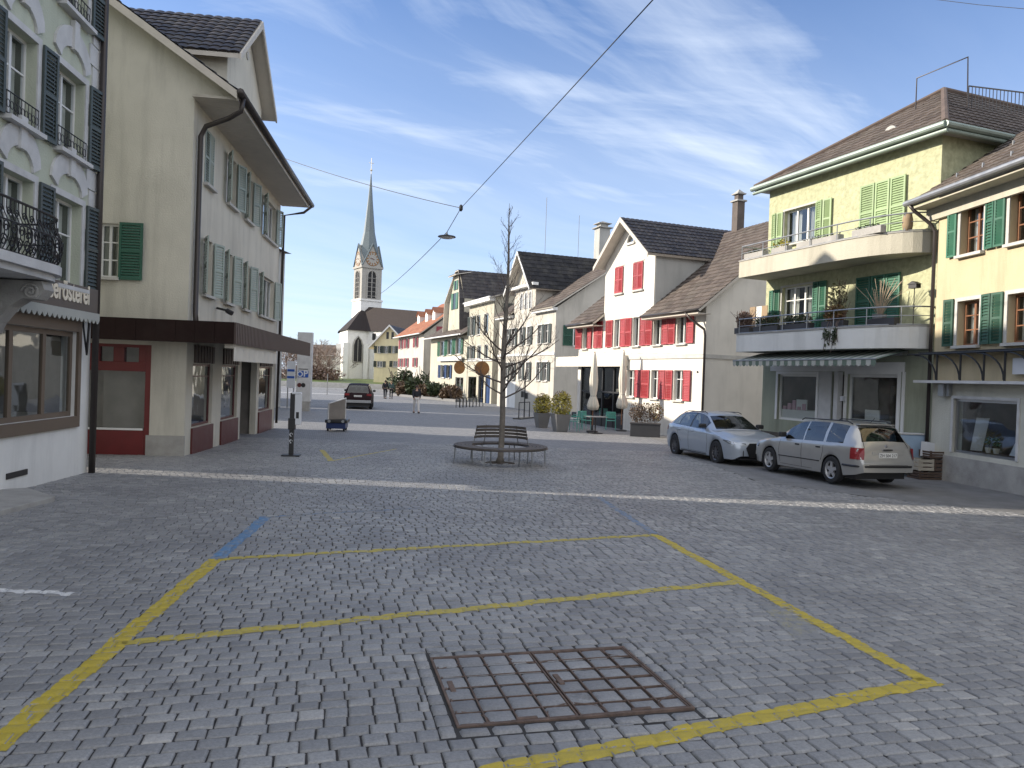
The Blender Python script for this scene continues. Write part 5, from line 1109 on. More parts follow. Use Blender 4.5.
def simple_row_house(name, label, A, B, wallm, zt, D, roofm, sl, rows, doors=(), ov=.5, side=None, hip=False):
    h = House(name, label, A, B, 'building'); L = h.L; F = frame_of(h, 'front'); hs = []
    rows = rows(h); zt = zt(h); doors = doors(h) if doors else []
    for a, b, z0, z1, sh, mull in rows: hs.append((a, b, z0, z1))
    w = TMB(F); wall_with_holes(w, 0, L, -1, zt, hs+[d[:4] for d in doors], .18); zr = zt+sl*D/2
    w.add([(L, 0, -1), (L, -D, -1), (L, -D, zt), (L, -D/2, zr-.1), (L, 0, zt)], [(0, 1, 2, 3, 4)]); w.add([(0, 0, -1), (0, -D, -1), (0, -D, zt), (0, -D/2, zr-.1), (0, 0, zt)], [(4, 3, 2, 1, 0)]); h.part(w, 'wall', wallm)
    for a, b, z0, z1, sh, mull in rows:
        window(h, 'front', a, b, z0, z1, 'white_paint', mull, (), .1, 'stone', 'stone', .07, curtain=False, fw=.07)
        if sh: lw = min(.9, (b-a)*.62); leaf(h, 'front', b+.08, z0, lw, z1-z0, sh, True, 4); leaf(h, 'front', a-.08, z0, lw, z1-z0, sh, False, 4)
    for d in doors: window(h, 'front', *d[:4], d[4], 1, (), .1, None, None, curtain=False, name='door', glass=d[5], room=1.5)
    roof(h, (-.3, -ov, zt+.02), (L+.35, -ov, zt+.02), (L+.35, D/2, zr), (-.3, D/2, zr), m=roofm, col=.4, row=.45, sub=3); roof(h, (L+.35, D+ov, zt+.02), (-.3, D+ov, zt+.02), (-.3, D/2, zr), (L+.35, D/2, zr), m=roofm, col=.6, row=.6, sub=2)
    gutter(h, (-.3, -ov-.06, zt+.02), (L+.35, -ov-.06, zt+.02), .08, 'white_paint'); h.zt = zt; h.zr = zr; return h
def far_row():
    # narrow cream house with a blue door
    A, B = seg(491, 67, 466.5, -.38)
    def rows(h):
        X = lambda a, b, py: (h.x(a, py), h.x(b, py)); z = lambda t, b, px=485: (h.z(px, b), h.z(px, t))
        return [(*X(470.5, 473.5, 330), *z(314, 334), 'grey_shutter', 0), (*X(476.5, 480, 330), *z(314, 334), None, 0), (*X(484, 488, 330), *z(314, 334), None, 0), (*X(470, 473, 350), *z(345, 360), 'grey_shutter', 0), (*X(477.5, 481, 350), *z(345, 360), None, 0), (*X(484.5, 488, 350), *z(345, 360), None, 0)]
    h = simple_row_house('cream_row_house', 'narrow cream house with plain cornice and blue ground floor doors', A, B, 'pl_butter', lambda h: h.z(489, 299), 9, 'tile_dark', .35, rows, lambda h: [(h.x(478, 390), h.x(483.5, 390), -.05, 2.5, 'blue_door', 'glass'), (h.x(485, 390), h.x(490, 390), -.05, 2.6, 'blue_door', 'blue_door'), (h.x(468, 390), h.x(476, 390), .3, 2.4, 'dark_metal', 'glass')])
    c = TMB(frame_of(h, 'front')); c.box(-.1, h.L+.2, .001, .55, h.zt-.3, h.zt); h.part(c, 'cornice', 'pl_white2'); c = TMB(frame_of(h, 'front')); c.box(-.05, h.L+.05, .001, .1, 3.9, 4.15); h.part(c, 'string_course', 'pl_white2'); wl = MB(); 
    p0 = h.hit(492, 380, 0, h.L).y; h.part(MB().box(h.L+.003, h.L+.06, .9, 1.9, 4.2, 6.2), 'shutter', 'grey_shutter'); h.part(MB().box(h.L+.003, h.L+.06, .9, 1.9, 7.2, 9.2), 'shutter', 'grey_shutter'); h.finish()
    # house with a clipped gable and steep dark roof
    A, B = seg(466, 78, 429, -.38)
    def rows(h):
        X = lambda a, b, py: (h.x(a, py), h.x(b, py)); z = lambda t, b, px=445: (h.z(px, b), h.z(px, t))
        return [(*X(440.5, 444.5, 345), *z(341, 356), 'green_shutter', 0), (*X(448, 452, 345), *z(340, 355), 'green_shutter', 0), (*X(456, 461, 345), *z(340, 355), 'green_shutter', 0), (*X(441, 445, 370), *z(365, 378), 'blue_door', 0), (*X(447, 450, 370), *z(365, 378), 'blue_door', 0)]
    h = simple_row_house('clipped_gable_house', 'pale yellow house with clipped gable, green shutters and steep dark roof', A, B, 'pl_butter', lambda h: h.z(452, 337), 10, 'tile_brown', .75, rows, lambda h: [(h.x(455, 390), h.x(463, 390), .2, 2.3, 'white_paint', 'glass')], ov=.9)
    F = frame_of(h, 'front'); ga, gb = h.x(446, 300), h.x(461, 300); zb = h.z(452, 333); zk = h.z(455, 300); zt_ = h.z(452, 276.5); cc = (ga+gb)/2; s = (gb-ga)/2
    y0 = .35; w = MB(); w.add([(ga-.15, y0, zb), (gb+.15, y0, zb), (gb, y0, zk), (cc+s*.42, y0, zt_), (cc-s*.42, y0, zt_), (ga, y0, zk)], [(0, 1, 2, 3, 4, 5)])
    for sg in (-1, 1): e = cc+sg*(s+.15); w.quad((e, y0, zb-1), (e, 7, zb-1), (e, 7, zk), (e, y0, zk))
    g = h.part(w, 'gable', 'pl_butter')
    for a, b, t, bt in ((449, 455.5, 293, 309), (451, 455, 281, 290)):
        xa, xb = h.x(a, 300), h.x(b, 290); z1, z0 = h.z(452, t), h.z(452, bt); q = TMB(F); q.box(xa, xb, -.34, -.30, z0, z1); wo = h.part(q, 'gable_window', 'car_glass'); 
        lw = (xb-xa)*.28; TMB(F).box(xa-.05, xa+lw, -.30, -.26, z0, z1).build('shutter', M_['green_shutter'], wo); TMB(F).box(xb-lw, xb+.05, -.30, -.26, z0, z1).build('shutter', M_['green_shutter'], wo)
    d = 9.; e = s+.45; zl = zb+.2; zt2 = zt_+.25
    for sg in (-1, 1):
        q = [(cc+sg*e, -.1, zl), (cc+sg*e, d, zl), (cc+sg*s*.40, d, zt2), (cc+sg*s*.40, .1, zt2)]
        mid = [(cc+sg*e*.97, -.2, zl), (cc+sg*e*.97, d, zl), (cc+sg*(s*.98), d, zk), (cc+sg*(s*.98), -.2, zk)]; up = [mid[3], mid[2], (cc+sg*s*.2, d, zt2+.35), (cc+sg*s*.2, .3, zt2+.35)]
        for m_ in (mid, up):
            qq = m_ if sg > 0 else [m_[1], m_[0], m_[3], m_[2]]; roof(h, *qq, m='tile_dark', col=.45, row=.45, sub=3, name='steep_roof')
    roof(h, (cc-s*.5, -.25, zt_+.02), (cc+s*.5, -.25, zt_+.02), (cc+s*.2, 2.2, zt2+.36), (cc-s*.2, 2.2, zt2+.36), m='tile_dark', col=.45, row=.45, sub=3, name='clipped_hip')
    roof(h, (cc-s*.2, .3, zt2+.35), (cc+s*.2, .3, zt2+.35), (cc+s*.2, d, zt2+.36), (cc-s*.2, d, zt2+.36), m='tile_dark', col=.45, row=.45, sub=2, name='ridge_roof')
    sb = TMB(F); sb.box(h.x(440, 370), h.x(464, 370), .25, .35, h.z(450, 361), h.z(450, 357)); h.part(sb, 'fascia_board', 'concrete_pale'); h.finish()
    # white house with dull red shutters and a red roof
    A, B = seg(422, 96, 396.5, -.38)
    def rows(h):
        X = lambda a, b, py: (h.x(a, py), h.x(b, py)); z = lambda t, b, px=410: (h.z(px, b), h.z(px, t)); r = []
        for t, b in ((338, 348), (358, 367)):
            r += [(*X(400.5, 402.2, 345), *z(t, b), 'red_shutter2', 0), (*X(406, 408, 345), *z(t, b), 'red_shutter2', 0), (*X(415, 417, 345), *z(t, b), 'red_shutter2', 0)]
        return r
    h = simple_row_house('red_roofed_house', 'white plastered house with dull red shutters and faded red tiled roof', A, B, 'pl_far', lambda h: h.z(418, 335), 13, 'tile_red', .85, rows, lambda h: [(h.x(404, 380), h.x(408, 380), -.1, 2.2, 'brown_frame', 'glass')], ov=.7)
    for k in (.25, .55, .8):
        x0 = h.L*k-.7; y = 2.6; zz = h.zt+.85*y; d = MB(); d.add([(x0, y-.6, zz-.3), (x0+1.4, y-.6, zz-.3), (x0+1.4, y-.6, zz+1.0), (x0+.7, y-.6, zz+1.6), (x0, y-.6, zz+1.0), (x0, y+2.2, zz+1.0), (x0+1.4, y+2.2, zz+1.0), (x0+.7, y+2.2, zz+1.6)], [(0, 1, 2, 3, 4), (0, 4, 5), (1, 6, 2)]); do = h.part(d, 'dormer', 'pl_white2'); r = MB(); r.add([(x0-.15, y-.8, zz+.9), (x0+.7, y-.8, zz+1.68), (x0+1.55, y-.8, zz+.9), (x0-.15, y+2.4, zz+.9), (x0+.7, y+2.4, zz+1.68), (x0+1.55, y+2.4, zz+.9)], [(0, 1, 4, 3), (1, 2, 5, 4)]); r.build('dormer_roof', M_['tile_red'], do)
    q = frame_of(h, 'right')
    for z0 in (4.6, 7.3): s = TMB(q); s.box(1.6, 2.8, .003, .06, z0, z0+1.5); h.part(s, 'shutter', 'red_shutter2')
    h.finish()
    # small yellow gable house, gable towards the square
    A = at(373.5, 380, 118); B = at(397, 380, 118); h = House('yellow_gable_house', 'small butter yellow gable house with grey shutters standing before the church', (A.x, A.y), (B.x+1.5, B.y-.6), 'building', .6)
    zt = h.z(378, 343); L = h.L; xa = L*.47; za = h.z(388.5, 326); F = frame_of(h, 'front'); D = 11
    wn = [(377.5, 381, 346, 353), (384, 388, 346, 353), (392, 395, 346, 353), (377, 382.5, 361, 367), (393, 397, 361, 367), (386.5, 389, 332, 339), (391.5, 394, 332, 339)]
    hs = [(h.x(a, c), h.x(b, c), h.z(a, d), h.z(a, c)) for a, b, c, d in wn]
    w = TMB(F); wall_with_holes(w, 0, L, -1, zt, [x_ for x_ in hs[:5]], .18); w.add([(0, 0, zt), (L, 0, zt), (xa, 0, za)], [(0, 1, 2)]); w.quad((0, 0, -1), (0, -D, -1), (0, -D, zt), (0, 0, zt)); w.quad((L, 0, -1), (L, -D, -1), (L, -D, zt), (L, 0, zt)); h.part(w, 'wall', 'pl_yel2')
    for i, hh in enumerate(hs):
        if i < 5: window(h, 'front', *hh, 'white_paint', 1, (), .1, 'stone', None, curtain=False); leaf(h, 'front', hh[1]+.05, hh[2], .5, hh[3]-hh[2], 'grey_shutter', True, 3); leaf(h, 'front', hh[0]-.05, hh[2], .5, hh[3]-hh[2], 'grey_shutter', False, 3)
        else: q = TMB(F); q.box(hh[0], hh[1], .003, .03, hh[2], hh[3]); h.part(q, 'attic_window', 'car_glass')
    for sg in (-1, 1):
        e = -.9 if sg < 0 else L+.9; zo = zt-(za-zt)/xa*.9 if sg < 0 else zt-(za-zt)/(L-xa)*.9; q = [(e, -.6, zo+.1), (e, D, zo+.1), (xa, D, za+.15), (xa, -.6, za+.15)]
        if sg < 0: q = [q[1], q[0], q[3], q[2]]
        roof(h, *q, m='tile_dark', col=.5, row=.5, sub=3)
    b = MB(); b.prism([(-.9, zt-1.0), (-.9, zt-.7), (xa, za+.2), (L+.9, zt-.7), (L+.9, zt-1.0), (xa, za-.1)], -.66, -.605); h.part(b, 'barge_board', 'white_paint'); h.finish()
def church():
    Yc = 150.; t = at(367, 300, Yc); zb = .55; root = thing('church', 'white church with black nave roof and tall grey needle spire with orange clock faces', 'church', (t.x, Yc, zb), math.radians(34)); s = 4.3/2*1.0
    Z = lambda py: (at(368, py, Yc).z-zb)
    class H: pass
    hw = at(383, 300, Yc).x-at(354, 300, Yc).x; s = hw/(math.cos(math.radians(34))+math.sin(math.radians(34)))/2
    b = MB(); zt = Z(268); b.box(-s, s, -s, s, 0, zt); o = b.build('tower', M_['church_stone'], root)
    b = MB(); zw = Z(302); b.box(-s-.12, s+.12, -s-.12, s+.12, 0, zw); b.box(-s-.3, s+.3, -s-.3, s+.3, zw, zw+.35); b.build('tower_base', M_['church'], o)
    b = MB(); b.box(-s-.22, s+.22, -s-.22, s+.22, zt-.3, zt+.1); b.build('cornice', M_['church_stone'], o)
    zg = Z(246)
    gb = MB()
    for ax in range(4):
        a = PI/2*ax; R = Matrix.Rotation(a, 3, 'Z'); gb.add([R @ Vector(p) for p in ((-s, -s, zt+.1), (s, -s, zt+.1), (0, -s, zg), (0, 0, zg))], [(0, 1, 2), (1, 3, 2), (0, 2, 3)])
    gb.build('clock_gables', M_['church_stone'], o)
    ed = MB()
    for ax in range(4):
        a = PI/2*ax; R = Matrix.Rotation(a, 3, 'Z')
        for sg in (-1, 1): ed.tube([R @ Vector((sg*(s+.1), -s-.06, zt+.1)), R @ Vector((0, -s-.06, zg+.2))], .16, 5)
    ed.build('gable_coping', M_['slate'], o)
    for ax in range(4):
        a = PI/2*ax; R = Matrix.Rotation(a, 3, 'Z'); cz = zt+(zg-zt)*.36; r0 = 1.35
        c = MB(); c.add([R @ Vector((r0*math.cos(q*PI/12), -s-.05, cz+r0*math.sin(q*PI/12))) for q in range(24)], [tuple(range(24))]); c.add([R @ Vector((r0*math.cos(q*PI/12), -s-.001, cz+r0*math.sin(q*PI/12))) for q in range(24)], [tuple(range(23, -1, -1))]); co = c.build('clock_face', M_['church_stone'], o)
        m = MB()
        for q in range(12):
            an = q*PI/6; p = Vector((math.sin(an)*r0*.82, -s-.09, cz+math.cos(an)*r0*.82)); d = Vector((math.sin(an), 0, math.cos(an))); w_ = Vector((math.cos(an), 0, -math.sin(an)))
            m.add([R @ (p+d*.24*i+w_*.10*j) for i, j in ((-1, -1), (1, -1), (1, 1), (-1, 1))], [(0, 1, 2, 3)])
        m.add([R @ Vector((math.cos(q*PI/12)*r_, -s-.08, cz+math.sin(q*PI/12)*r_)) for q in range(24) for r_ in (r0*.97, r0*1.07)], [(2*q, 2*q+1, (2*q+3) % 48, (2*q+2) % 48) for q in range(24)])
        m.build('clock_numerals', M_['hanging_gold'], co)
        hd = MB(); 
        for an, l in ((math.radians(280), .95), (math.radians(110), .65)):
            d = Vector((math.sin(an), 0, math.cos(an))); w_ = Vector((math.cos(an), 0, -math.sin(an))); p = Vector((0, -s-.12, cz)); hd.add([R @ (p-w_*.08), R @ (p+w_*.08), R @ (p+d*l)], [(0, 1, 2)])
        hd.build('clock_hands', M_['dark_red'], co)
        # belfry opening
        w = MB(); zl, zh = Z(299), Z(277); hw_ = s*.46; n = 8; pts = [(-hw_, zl), (hw_, zl)]+[(hw_*math.cos(PI*q/n), zh+hw_*1.1*math.sin(PI*q/n)) for q in range(n+1)]
        w.add([R @ Vector((x, -s-.02, z)) for x, z in pts], [tuple(range(len(pts)))]); wo = w.build('belfry_window', M_['dark'], o)
        w = MB(); w.tube([R @ Vector((x, -s-.06, z)) for x, z in pts[1:]+[pts[0]]], .14, 5); w.tube([R @ Vector((0, -s-.06, zl)), R @ Vector((0, -s-.06, zh+hw_))], .10, 5)
        for q in range(5): z_ = zl+(zh-zl)*(q+.5)/5; w.tube([R @ Vector((-hw_, -s-.05, z_)), R @ Vector((hw_, -s-.05, z_))], .05, 4)
        w.build('tracery', M_['church_stone'], wo)
    sp = MB(); ztip = Z(174); n = 8; rb = s*1.08
    prof = [(rb, zt+.8), (rb*.80, zt+4), (rb*.50, zt+(ztip-zt)*.38), (rb*.22, zt+(ztip-zt)*.72), (.08, ztip)]
    vs = [(r*math.cos(PI/8+2*PI*j/n), r*math.sin(PI/8+2*PI*j/n), z) for r, z in prof for j in range(n)]; sp.add(vs, [(i*n+j, i*n+(j+1) % n, (i+1)*n+(j+1) % n, (i+1)*n+j) for i in range(len(prof)-1) for j in range(n)]); sp.build('spire', M_['slate'], root)
    f = MB(); zf = Z(158); f.tube([(0, 0, ztip-.3), (0, 0, zf)], .07, 6); f.lathe([(.02, 0), (.3, .3), (.02, .6)], (0, 0, ztip+.5), 10); f.tube([(-.5, 0, zf-1), (.5, 0, zf-1)], .06, 5); f.build('finial_cross', M_['gold'], root)
    # nave and choir, in their own axis
    nv = House('nave_frame', 'x', (0, 0), (1, 0)); bpy.data.objects.remove(nv.root)
    na = at(338, 375, Yc-9); n0 = at(363, 375, Yc-14); 
    g = thing('tmp', '', ''); bpy.data.objects.remove(g)
    inv = root.matrix_basis.inverted(); inv = (Matrix.Translation(root.location) @ Matrix.Rotation(root.rotation_euler.z, 4, 'Z')).inverted()
    def Wm(b_, name, m, par=root):
        b_.v = [tuple(inv @ Vector(p)) for p in b_.v]; return b_.build(name, M_[m], par)
    w0 = at(366, 380, 141.); w1 = at(440, 380, 128.); d = (w1-w0); d.z = 0; Ln = d.length; d.normalize(); nrm = Vector((-d.y, d.x, 0)); Dn = 15.
    zw_ = at(366, 331, 141.).z; zr_ = at(383, 306.5, 148.).z
    def P(a, c, z): p = w0+d*a+nrm*c; return (p.x, p.y, z)
    b = MB(); b.quad(P(0, 0, 0), P(Ln, 0, 0), P(Ln, 0, zw_), P(0, 0, zw_)); b.quad(P(Ln, 0, 0), P(Ln, Dn, 0), P(Ln, Dn, zw_), P(Ln, 0, zw_)); b.quad(P(0, Dn, 0), P(0, 0, 0), P(0, 0, zw_), P(0, Dn, zw_)); b.quad(P(0, Dn, 0), P(Ln, Dn, 0), P(Ln, Dn, zw_), P(0, Dn, zw_))
    # three sided choir on the left end
    q_ = at(364, 306.5, 149.); q2 = at(430, 312, 135.)
    cs = [P(0, 0, 0), (at(346, 380, 137.5).x, 137.5, 0), (at(338.5, 380, 144.).x, 144., 0), (at(338, 380, 151.).x, 151., 0), P(0, Dn, 0)]
    for p, q in zip(cs, cs[1:]): b.quad((p[0], p[1], 0), (q[0], q[1], 0), (q[0], q[1], zw_), (p[0], p[1], zw_))
    wl = Wm(b, 'nave_wall', 'church')
    b = MB(); e = .5; rd0 = (q_.x, q_.y, q_.z); rd1 = (q2.x, q2.y, q2.z); E = []
    for p in cs:
        c0 = Vector((rd0[0], rd0[1], 0)); v = Vector((p[0], p[1], 0)); o_ = (v-c0).normalized()*e; E.append((v.x+o_.x, v.y+o_.y, zw_-.1))
    b.add([E[0], P(Ln, -e, zw_-.1), rd1, rd0], [(0, 1, 2, 3)]); b.add([E[4], P(Ln, Dn+e, zw_-.1), rd1, rd0], [(3, 2, 1, 0)])
    for p, q in zip(E, E[1:]): b.add([p, q, rd0], [(0, 2, 1)])
    Wm(b, 'nave_roof', 'nave_tiles')
    def gothic(p, q, f, zl, zh, hw_):
        p, q = Vector((p[0], p[1], 0)), Vector((q[0], q[1], 0)); dd = (q-p).normalized(); c = p+(q-p)*f; n_ = Vector((dd.y, -dd.x, 0)); n_ = n_ if n_.y < 0 else -n_; pts = [(-hw_, zl), (hw_, zl), (hw_, zh), (hw_*.7, zh+hw_*.9), (0, zh+hw_*1.6), (-hw_*.7, zh+hw_*.9), (-hw_, zh)]
        b_ = MB(); b_.add([tuple(c+dd*x+n_*.04+Vector((0, 0, z))) for x, z in pts], [tuple(range(7))]); wo = Wm(b_, 'gothic_window', 'dark', wl)
        b_ = MB(); b_.tube([tuple(c+dd*x+n_*.1+Vector((0, 0, z))) for x, z in pts+[pts[0]]], .14, 5); b_.tube([tuple(c+n_*.1+Vector((0, 0, zl))), tuple(c+n_*.1+Vector((0, 0, zh+hw_)))], .07, 4); 
        bb = b_; bb.v = [tuple(inv @ Vector(v)) for v in bb.v]; bb.build('tracery', M_['church_stone'], wo)
    gothic(cs[1], cs[0], .52, at(354, 362, 139).z, at(354, 345, 139).z, 1.05)
    for p, q in ((cs[1], 0), (cs[2], 0), (cs[0], 0)): Wm(MB().box(p[0]-.45, p[0]+.45, p[1]-1.1, p[1]+.2, 0, zw_-2.5), 'buttress', 'church')

    sw = MB(); p = Vector(P(1.5, -.05, 0)); q = Vector(P(2.5, -.05, 0)); z0, z1 = at(366, 340, 141).z, at(366, 333.5, 141).z; sw.quad((p.x, p.y, z0), (q.x, q.y, z0), (q.x, q.y, z1), (p.x, p.y, z1)); Wm(sw, 'small_window', 'dark', wl)
def hidden_rows():
    """unseen blocks added on the left, placed and sized to throw shade over the square"""
    def blk(name, label, x0, x1, y0, y1, z, m='pl_grey'):
        t = thing(name, label, 'building', ((x0+x1)/2, (y0+y1)/2, gz((y0+y1)/2)), math.atan(-.092)); a, b = (x1-x0)/2, (y1-y0)/2
        MB().box(-a, a, -b, b, -1, z-1.6).build('wall', M_[m], t); r = MB(); r.add([(-a-.4, -b-.1, z-1.7), (a+.4, -b-.1, z-1.7), (a+.4, b+.1, z-1.7), (-a-.4, b+.1, z-1.7), (0, -b-.1, z), (0, b+.1, z)], [(0, 1, 4), (2, 3, 5), (1, 2, 5, 4), (3, 0, 4, 5), (0, 3, 2, 1)]); r.build('roof', M_['tile_brown'], t)
    blk('unseen_shade_wing', 'unseen narrow block added between the coffee shop and the cream house to shape the sun strip', -21, -10.8, 16.6, 17.3, 10.4)  # unseen block added to set the far edge of the sun strip
    blk('unseen_row_house', 'plain unseen house added to the left row beyond the cream house for its shade', -27.5, -15.2, 34.6, 47.5, 11.4)
    blk('unseen_long_row_house', 'long plain unseen house added farther along the left row for its shade', -34.5, -20.6, 49.2, 63.5, 11.6)
# ------------------------------------------------------------------ cars
def lerp_tab(tab, x):
    if x <= tab[0][0]: return tab[0][1]
    for (a, u), (b, v) in zip(tab, tab[1:]):
        if x <= b:
            t = (x-a)/(b-a); t = t*t*(3-2*t) if False else t; return u+(v-u)*t
    return tab[-1][1]
def smooth_tab(tab, x):
    """Catmull-Rom style interpolation"""
    n = len(tab)
    if x <= tab[0][0]: return tab[0][1]
    if x >= tab[-1][0]: return tab[-1][1]
    for i in range(n-1):
        if x <= tab[i+1][0]:
            x0, y0 = tab[i]; x1, y1 = tab[i+1]; h = x1-x0
            m0 = (y1-tab[i-1][1])/(x1-tab[i-1][0]) if i > 0 else (y1-y0)/h
            m1 = (tab[i+2][1]-y0)/(tab[i+2][0]-x0) if i < n-2 else (y1-y0)/h
            t = (x-x0)/h; return (2*t**3-3*t*t+1)*y0+(t**3-2*t*t+t)*h*m0+(-2*t**3+3*t*t)*y1+(t**3-t*t)*h*m1
def wheel(t, x, y, r, side, rimm, tyre_w=.205, spokes=5, style='five', dark_center=None):
    R = MB(); ry = tyre_w/2; w = MB(); w.lathe([(r*.66, -ry), (r*.93, -ry), (r, -ry*.72), (r, ry*.72), (r*.93, ry), (r*.66, ry)], (0, 0, 0), 32, 'y', False)
    o = w.build('wheel', M_['tyre'], t, smooth=False, loc=(x, y, r)); 
    b = MB(); s = side; b.lathe([(r*.665, -ry*.9), (r*.665, ry*.9)], (0, 0, 0), 28, 'y', False)
    rim = MB(); f = s*ry*.80
    n = 28
    for a, c, ya, yb in ((r*.60, r*.68, f, f+s*.012), (r*.56, r*.60, f-s*.03, f)):
        vs = [(rad*math.cos(2*PI*j/n), yy, rad*math.sin(2*PI*j/n)) for j in range(n) for rad, yy in ((a, ya), (c, yb))]; rim.add(vs, [(2*j, 2*j+1, (2*j+3) % (2*n), (2*j+2) % (2*n)) for j in range(n)])
    rim.lathe([(r*.17, min(f-s*.05, f-s*.005)), (r*.15, f)] if s > 0 else [(r*.15, f), (r*.17, f-s*.05)], (0, 0, 0), 16, 'y')
    for k in range(spokes):
        a = 2*PI*k/spokes+.3; c, sn = math.cos(a), math.sin(a); 
        hw0, hw1 = (.14*r, .12*r) if style == 'five' else (.07*r, .045*r)
        p = lambda rad, w_, yy: (rad*c-w_*sn, yy, rad*sn+w_*c)
        rim.add([p(r*.12, -hw0, f), p(r*.12, hw0, f), p(r*.62, hw1, f-s*.004), p(r*.62, -hw1, f-s*.004), p(r*.12, -hw0, f-s*.05), p(r*.12, hw0, f-s*.05), p(r*.62, hw1, f-s*.05), p(r*.62, -hw1, f-s*.05)], [(0, 1, 2, 3), (0, 4, 5, 1), (2, 6, 7, 3), (1, 5, 6, 2), (3, 7, 4, 0)])
    rim.build('rim', rimm, o, smooth=False); d = MB(); d.lathe([(r*.6, min(-s*ry*.3, -s*ry*.3+.001)), (r*.6, -s*ry*.3+.002)], (0, 0, 0), 20, 'y'); d.build('brake_disc', M_['dark_metal'], o)
    return o
def car(name, label, loc, rz, P, paint):
    """x runs from the nose (0) to the tail (L); +y is the car's left when seen from behind the nose at x=0 looking to -x"""
    t = thing(name, label, 'car', loc, rz); L, W, r = P['L'], P['W']/2, P['r']; xf, xr = P['xf'], P['xr']; ar = r+P.get('archgap', .055)
    top, belt, width, roofw = P['top'], P['belt'], P['width'], P['roofw']; low = P['low']
    xs = [0, .015, .04, .08, .13, .18]; x = .22
    while x < L-.2: xs.append(x); x += .045
    xs += [L-.18, L-.13, L-.08, L-.04, L-.015, L]
    xs = sorted(set(xs+[v for v in P['cuts']]))
    NP = 12
    def sect(x):
        w = W*smooth_tab(width, x); zb = lerp_tab(low, x); zt = smooth_tab(top, x); zbe = smooth_tab(belt, x); zt = max(zt, zbe+.012)
        arch = 0
        for xc in (xf, xr):
            if abs(x-xc) < ar: zb = max(zb, math.sqrt(max(0, ar*ar-(x-xc)**2))+r-.01); arch = 1
        rw = W*lerp_tab(roofw, x); rise = zt-zbe
        zs = zbe-.02
        pts = [(w*.955, zb), (w*.985, min(zs-.03, max(zb+.03, .42)))]
        z1 = pts[1][1]; pts += [(w*1.0, z1+(zs-z1)*.35), (w*.998, z1+(zs-z1)*.6), (w*.985, z1+(zs-z1)*.86), (w*.955, zs), (w*.925, zbe)]
        crown = min(.055, rise*.5+.008)
        e0 = w*.925; rr = min(rw, e0-.004) 
        pts += [(e0+(rr-e0)*.5+min(.03, rise*.1), zbe+(rise-crown)*.5), (rr+.012, zt-crown), (rr*.93, zt-crown*.40), (rr*.55, zt-.008), (0, zt)]
        return pts
    S_ = [sect(x) for x in xs]; n = len(xs)
    def cls(i, j):
        x = (xs[i]+xs[i+1])/2
        if j in (6, 7):
            for a, b in P['side_glass']:
                if a < x < b and (S_[i][8][1]-S_[i][6][1]) > .10: return 'side_glass'
            if P['side_glass'][0][0]-.04 < x < P['side_glass'][-1][1]+.02 and (S_[i][8][1]-S_[i][6][1]) > .06 and P.get('black_pillars'): return 'black_trim'
        if j in (9, 10):
            if P['ws'][0] < x < P['ws'][1]: return 'windscreen'
            if P['rs'][0] < x < P['rs'][1]: return 'rear_window'
        if j == 8:
            if P['ws'][0]+.06 < x < P['ws'][1]-.03 and False: return 'windscreen'
        if j == 0 and (S_[i][0][1] < P.get('skirt', 0)): return 'black_trim'
        return 'body'
    G = {}
    for i in range(n-1):
        for j in range(NP-1):
            k = cls(i, j)
            for sg in (1, -1):
                b = G.setdefault((k, sg) if k in ('side_glass', 'black_trim') else (k, 0), MB())
                q = [(xs[i], sg*S_[i][j][0], S_[i][j][1]), (xs[i+1], sg*S_[i+1][j][0], S_[i+1][j][1]), (xs[i+1], sg*S_[i+1][j+1][0], S_[i+1][j+1][1]), (xs[i], sg*S_[i][j+1][0], S_[i][j+1][1])]
                b.quad(*(q if sg > 0 else q[::-1]))
    b = G[('body', 0)]
    for i, sx in ((0, 1), (n-1, -1)):
        for j in range(NP-1):
            q = [(xs[i], S_[i][j][0], S_[i][j][1]), (xs[i], S_[i][j+1][0], S_[i][j+1][1]), (xs[i], -S_[i][j+1][0], S_[i][j+1][1]), (xs[i], -S_[i][j][0], S_[i][j][1])]
            b.quad(*(q if sx > 0 else q[::-1]))
    objs = {}
    for (k, sd_), b in G.items():
        m = {'body': paint, 'side_glass': M_['car_window'], 'windscreen': M_['car_window'], 'rear_window': M_['car_window'], 'black_trim': M_['black']}[k]
        o = b.build(k, m, t, smooth=True); me = o.data
        import bmesh
        bm = bmesh.new(); bm.from_mesh(me); bmesh.ops.remove_doubles(bm, verts=bm.verts, dist=.0008); bmesh.ops.recalc_face_normals(bm, faces=bm.faces) if k == 'body' else None; bm.to_mesh(me); bm.free()
        me.polygons.foreach_set('use_smooth', [True]*len(me.polygons)); me.update(); 
        em = o.modifiers.new('e', 'EDGE_SPLIT'); em.split_angle = math.radians(32)
        objs[k] = o
    # underbody and wheel wells
    u = MB(); u.box(.25, L-.25, -W*.80, W*.80, .17, .34)
    for xc in (xf, xr):
        for sg in (1, -1):
            k = 14; vs = []
            for q in range(k+1): a = PI*q/k; vs += [(xc+ar*.99*math.cos(a), sg*W*.94, r-.01+ar*.99*math.sin(a)), (xc+ar*.99*math.cos(a), sg*W*.55, r-.01+ar*.99*math.sin(a))]
            u.add(vs, [(2*q, 2*q+1, 2*q+3, 2*q+2) for q in range(k)]); 
            vs = [(xc+ar*math.cos(PI*q/k), sg*W*.55, r-.01+ar*math.sin(PI*q/k)) for q in range(k+1)]+[(xc+ar, sg*W*.55, .18), (xc-ar, sg*W*.55, .18)]; u.add(vs, [tuple(range(k+3))])
    u.build('underbody', M_['black'], t)
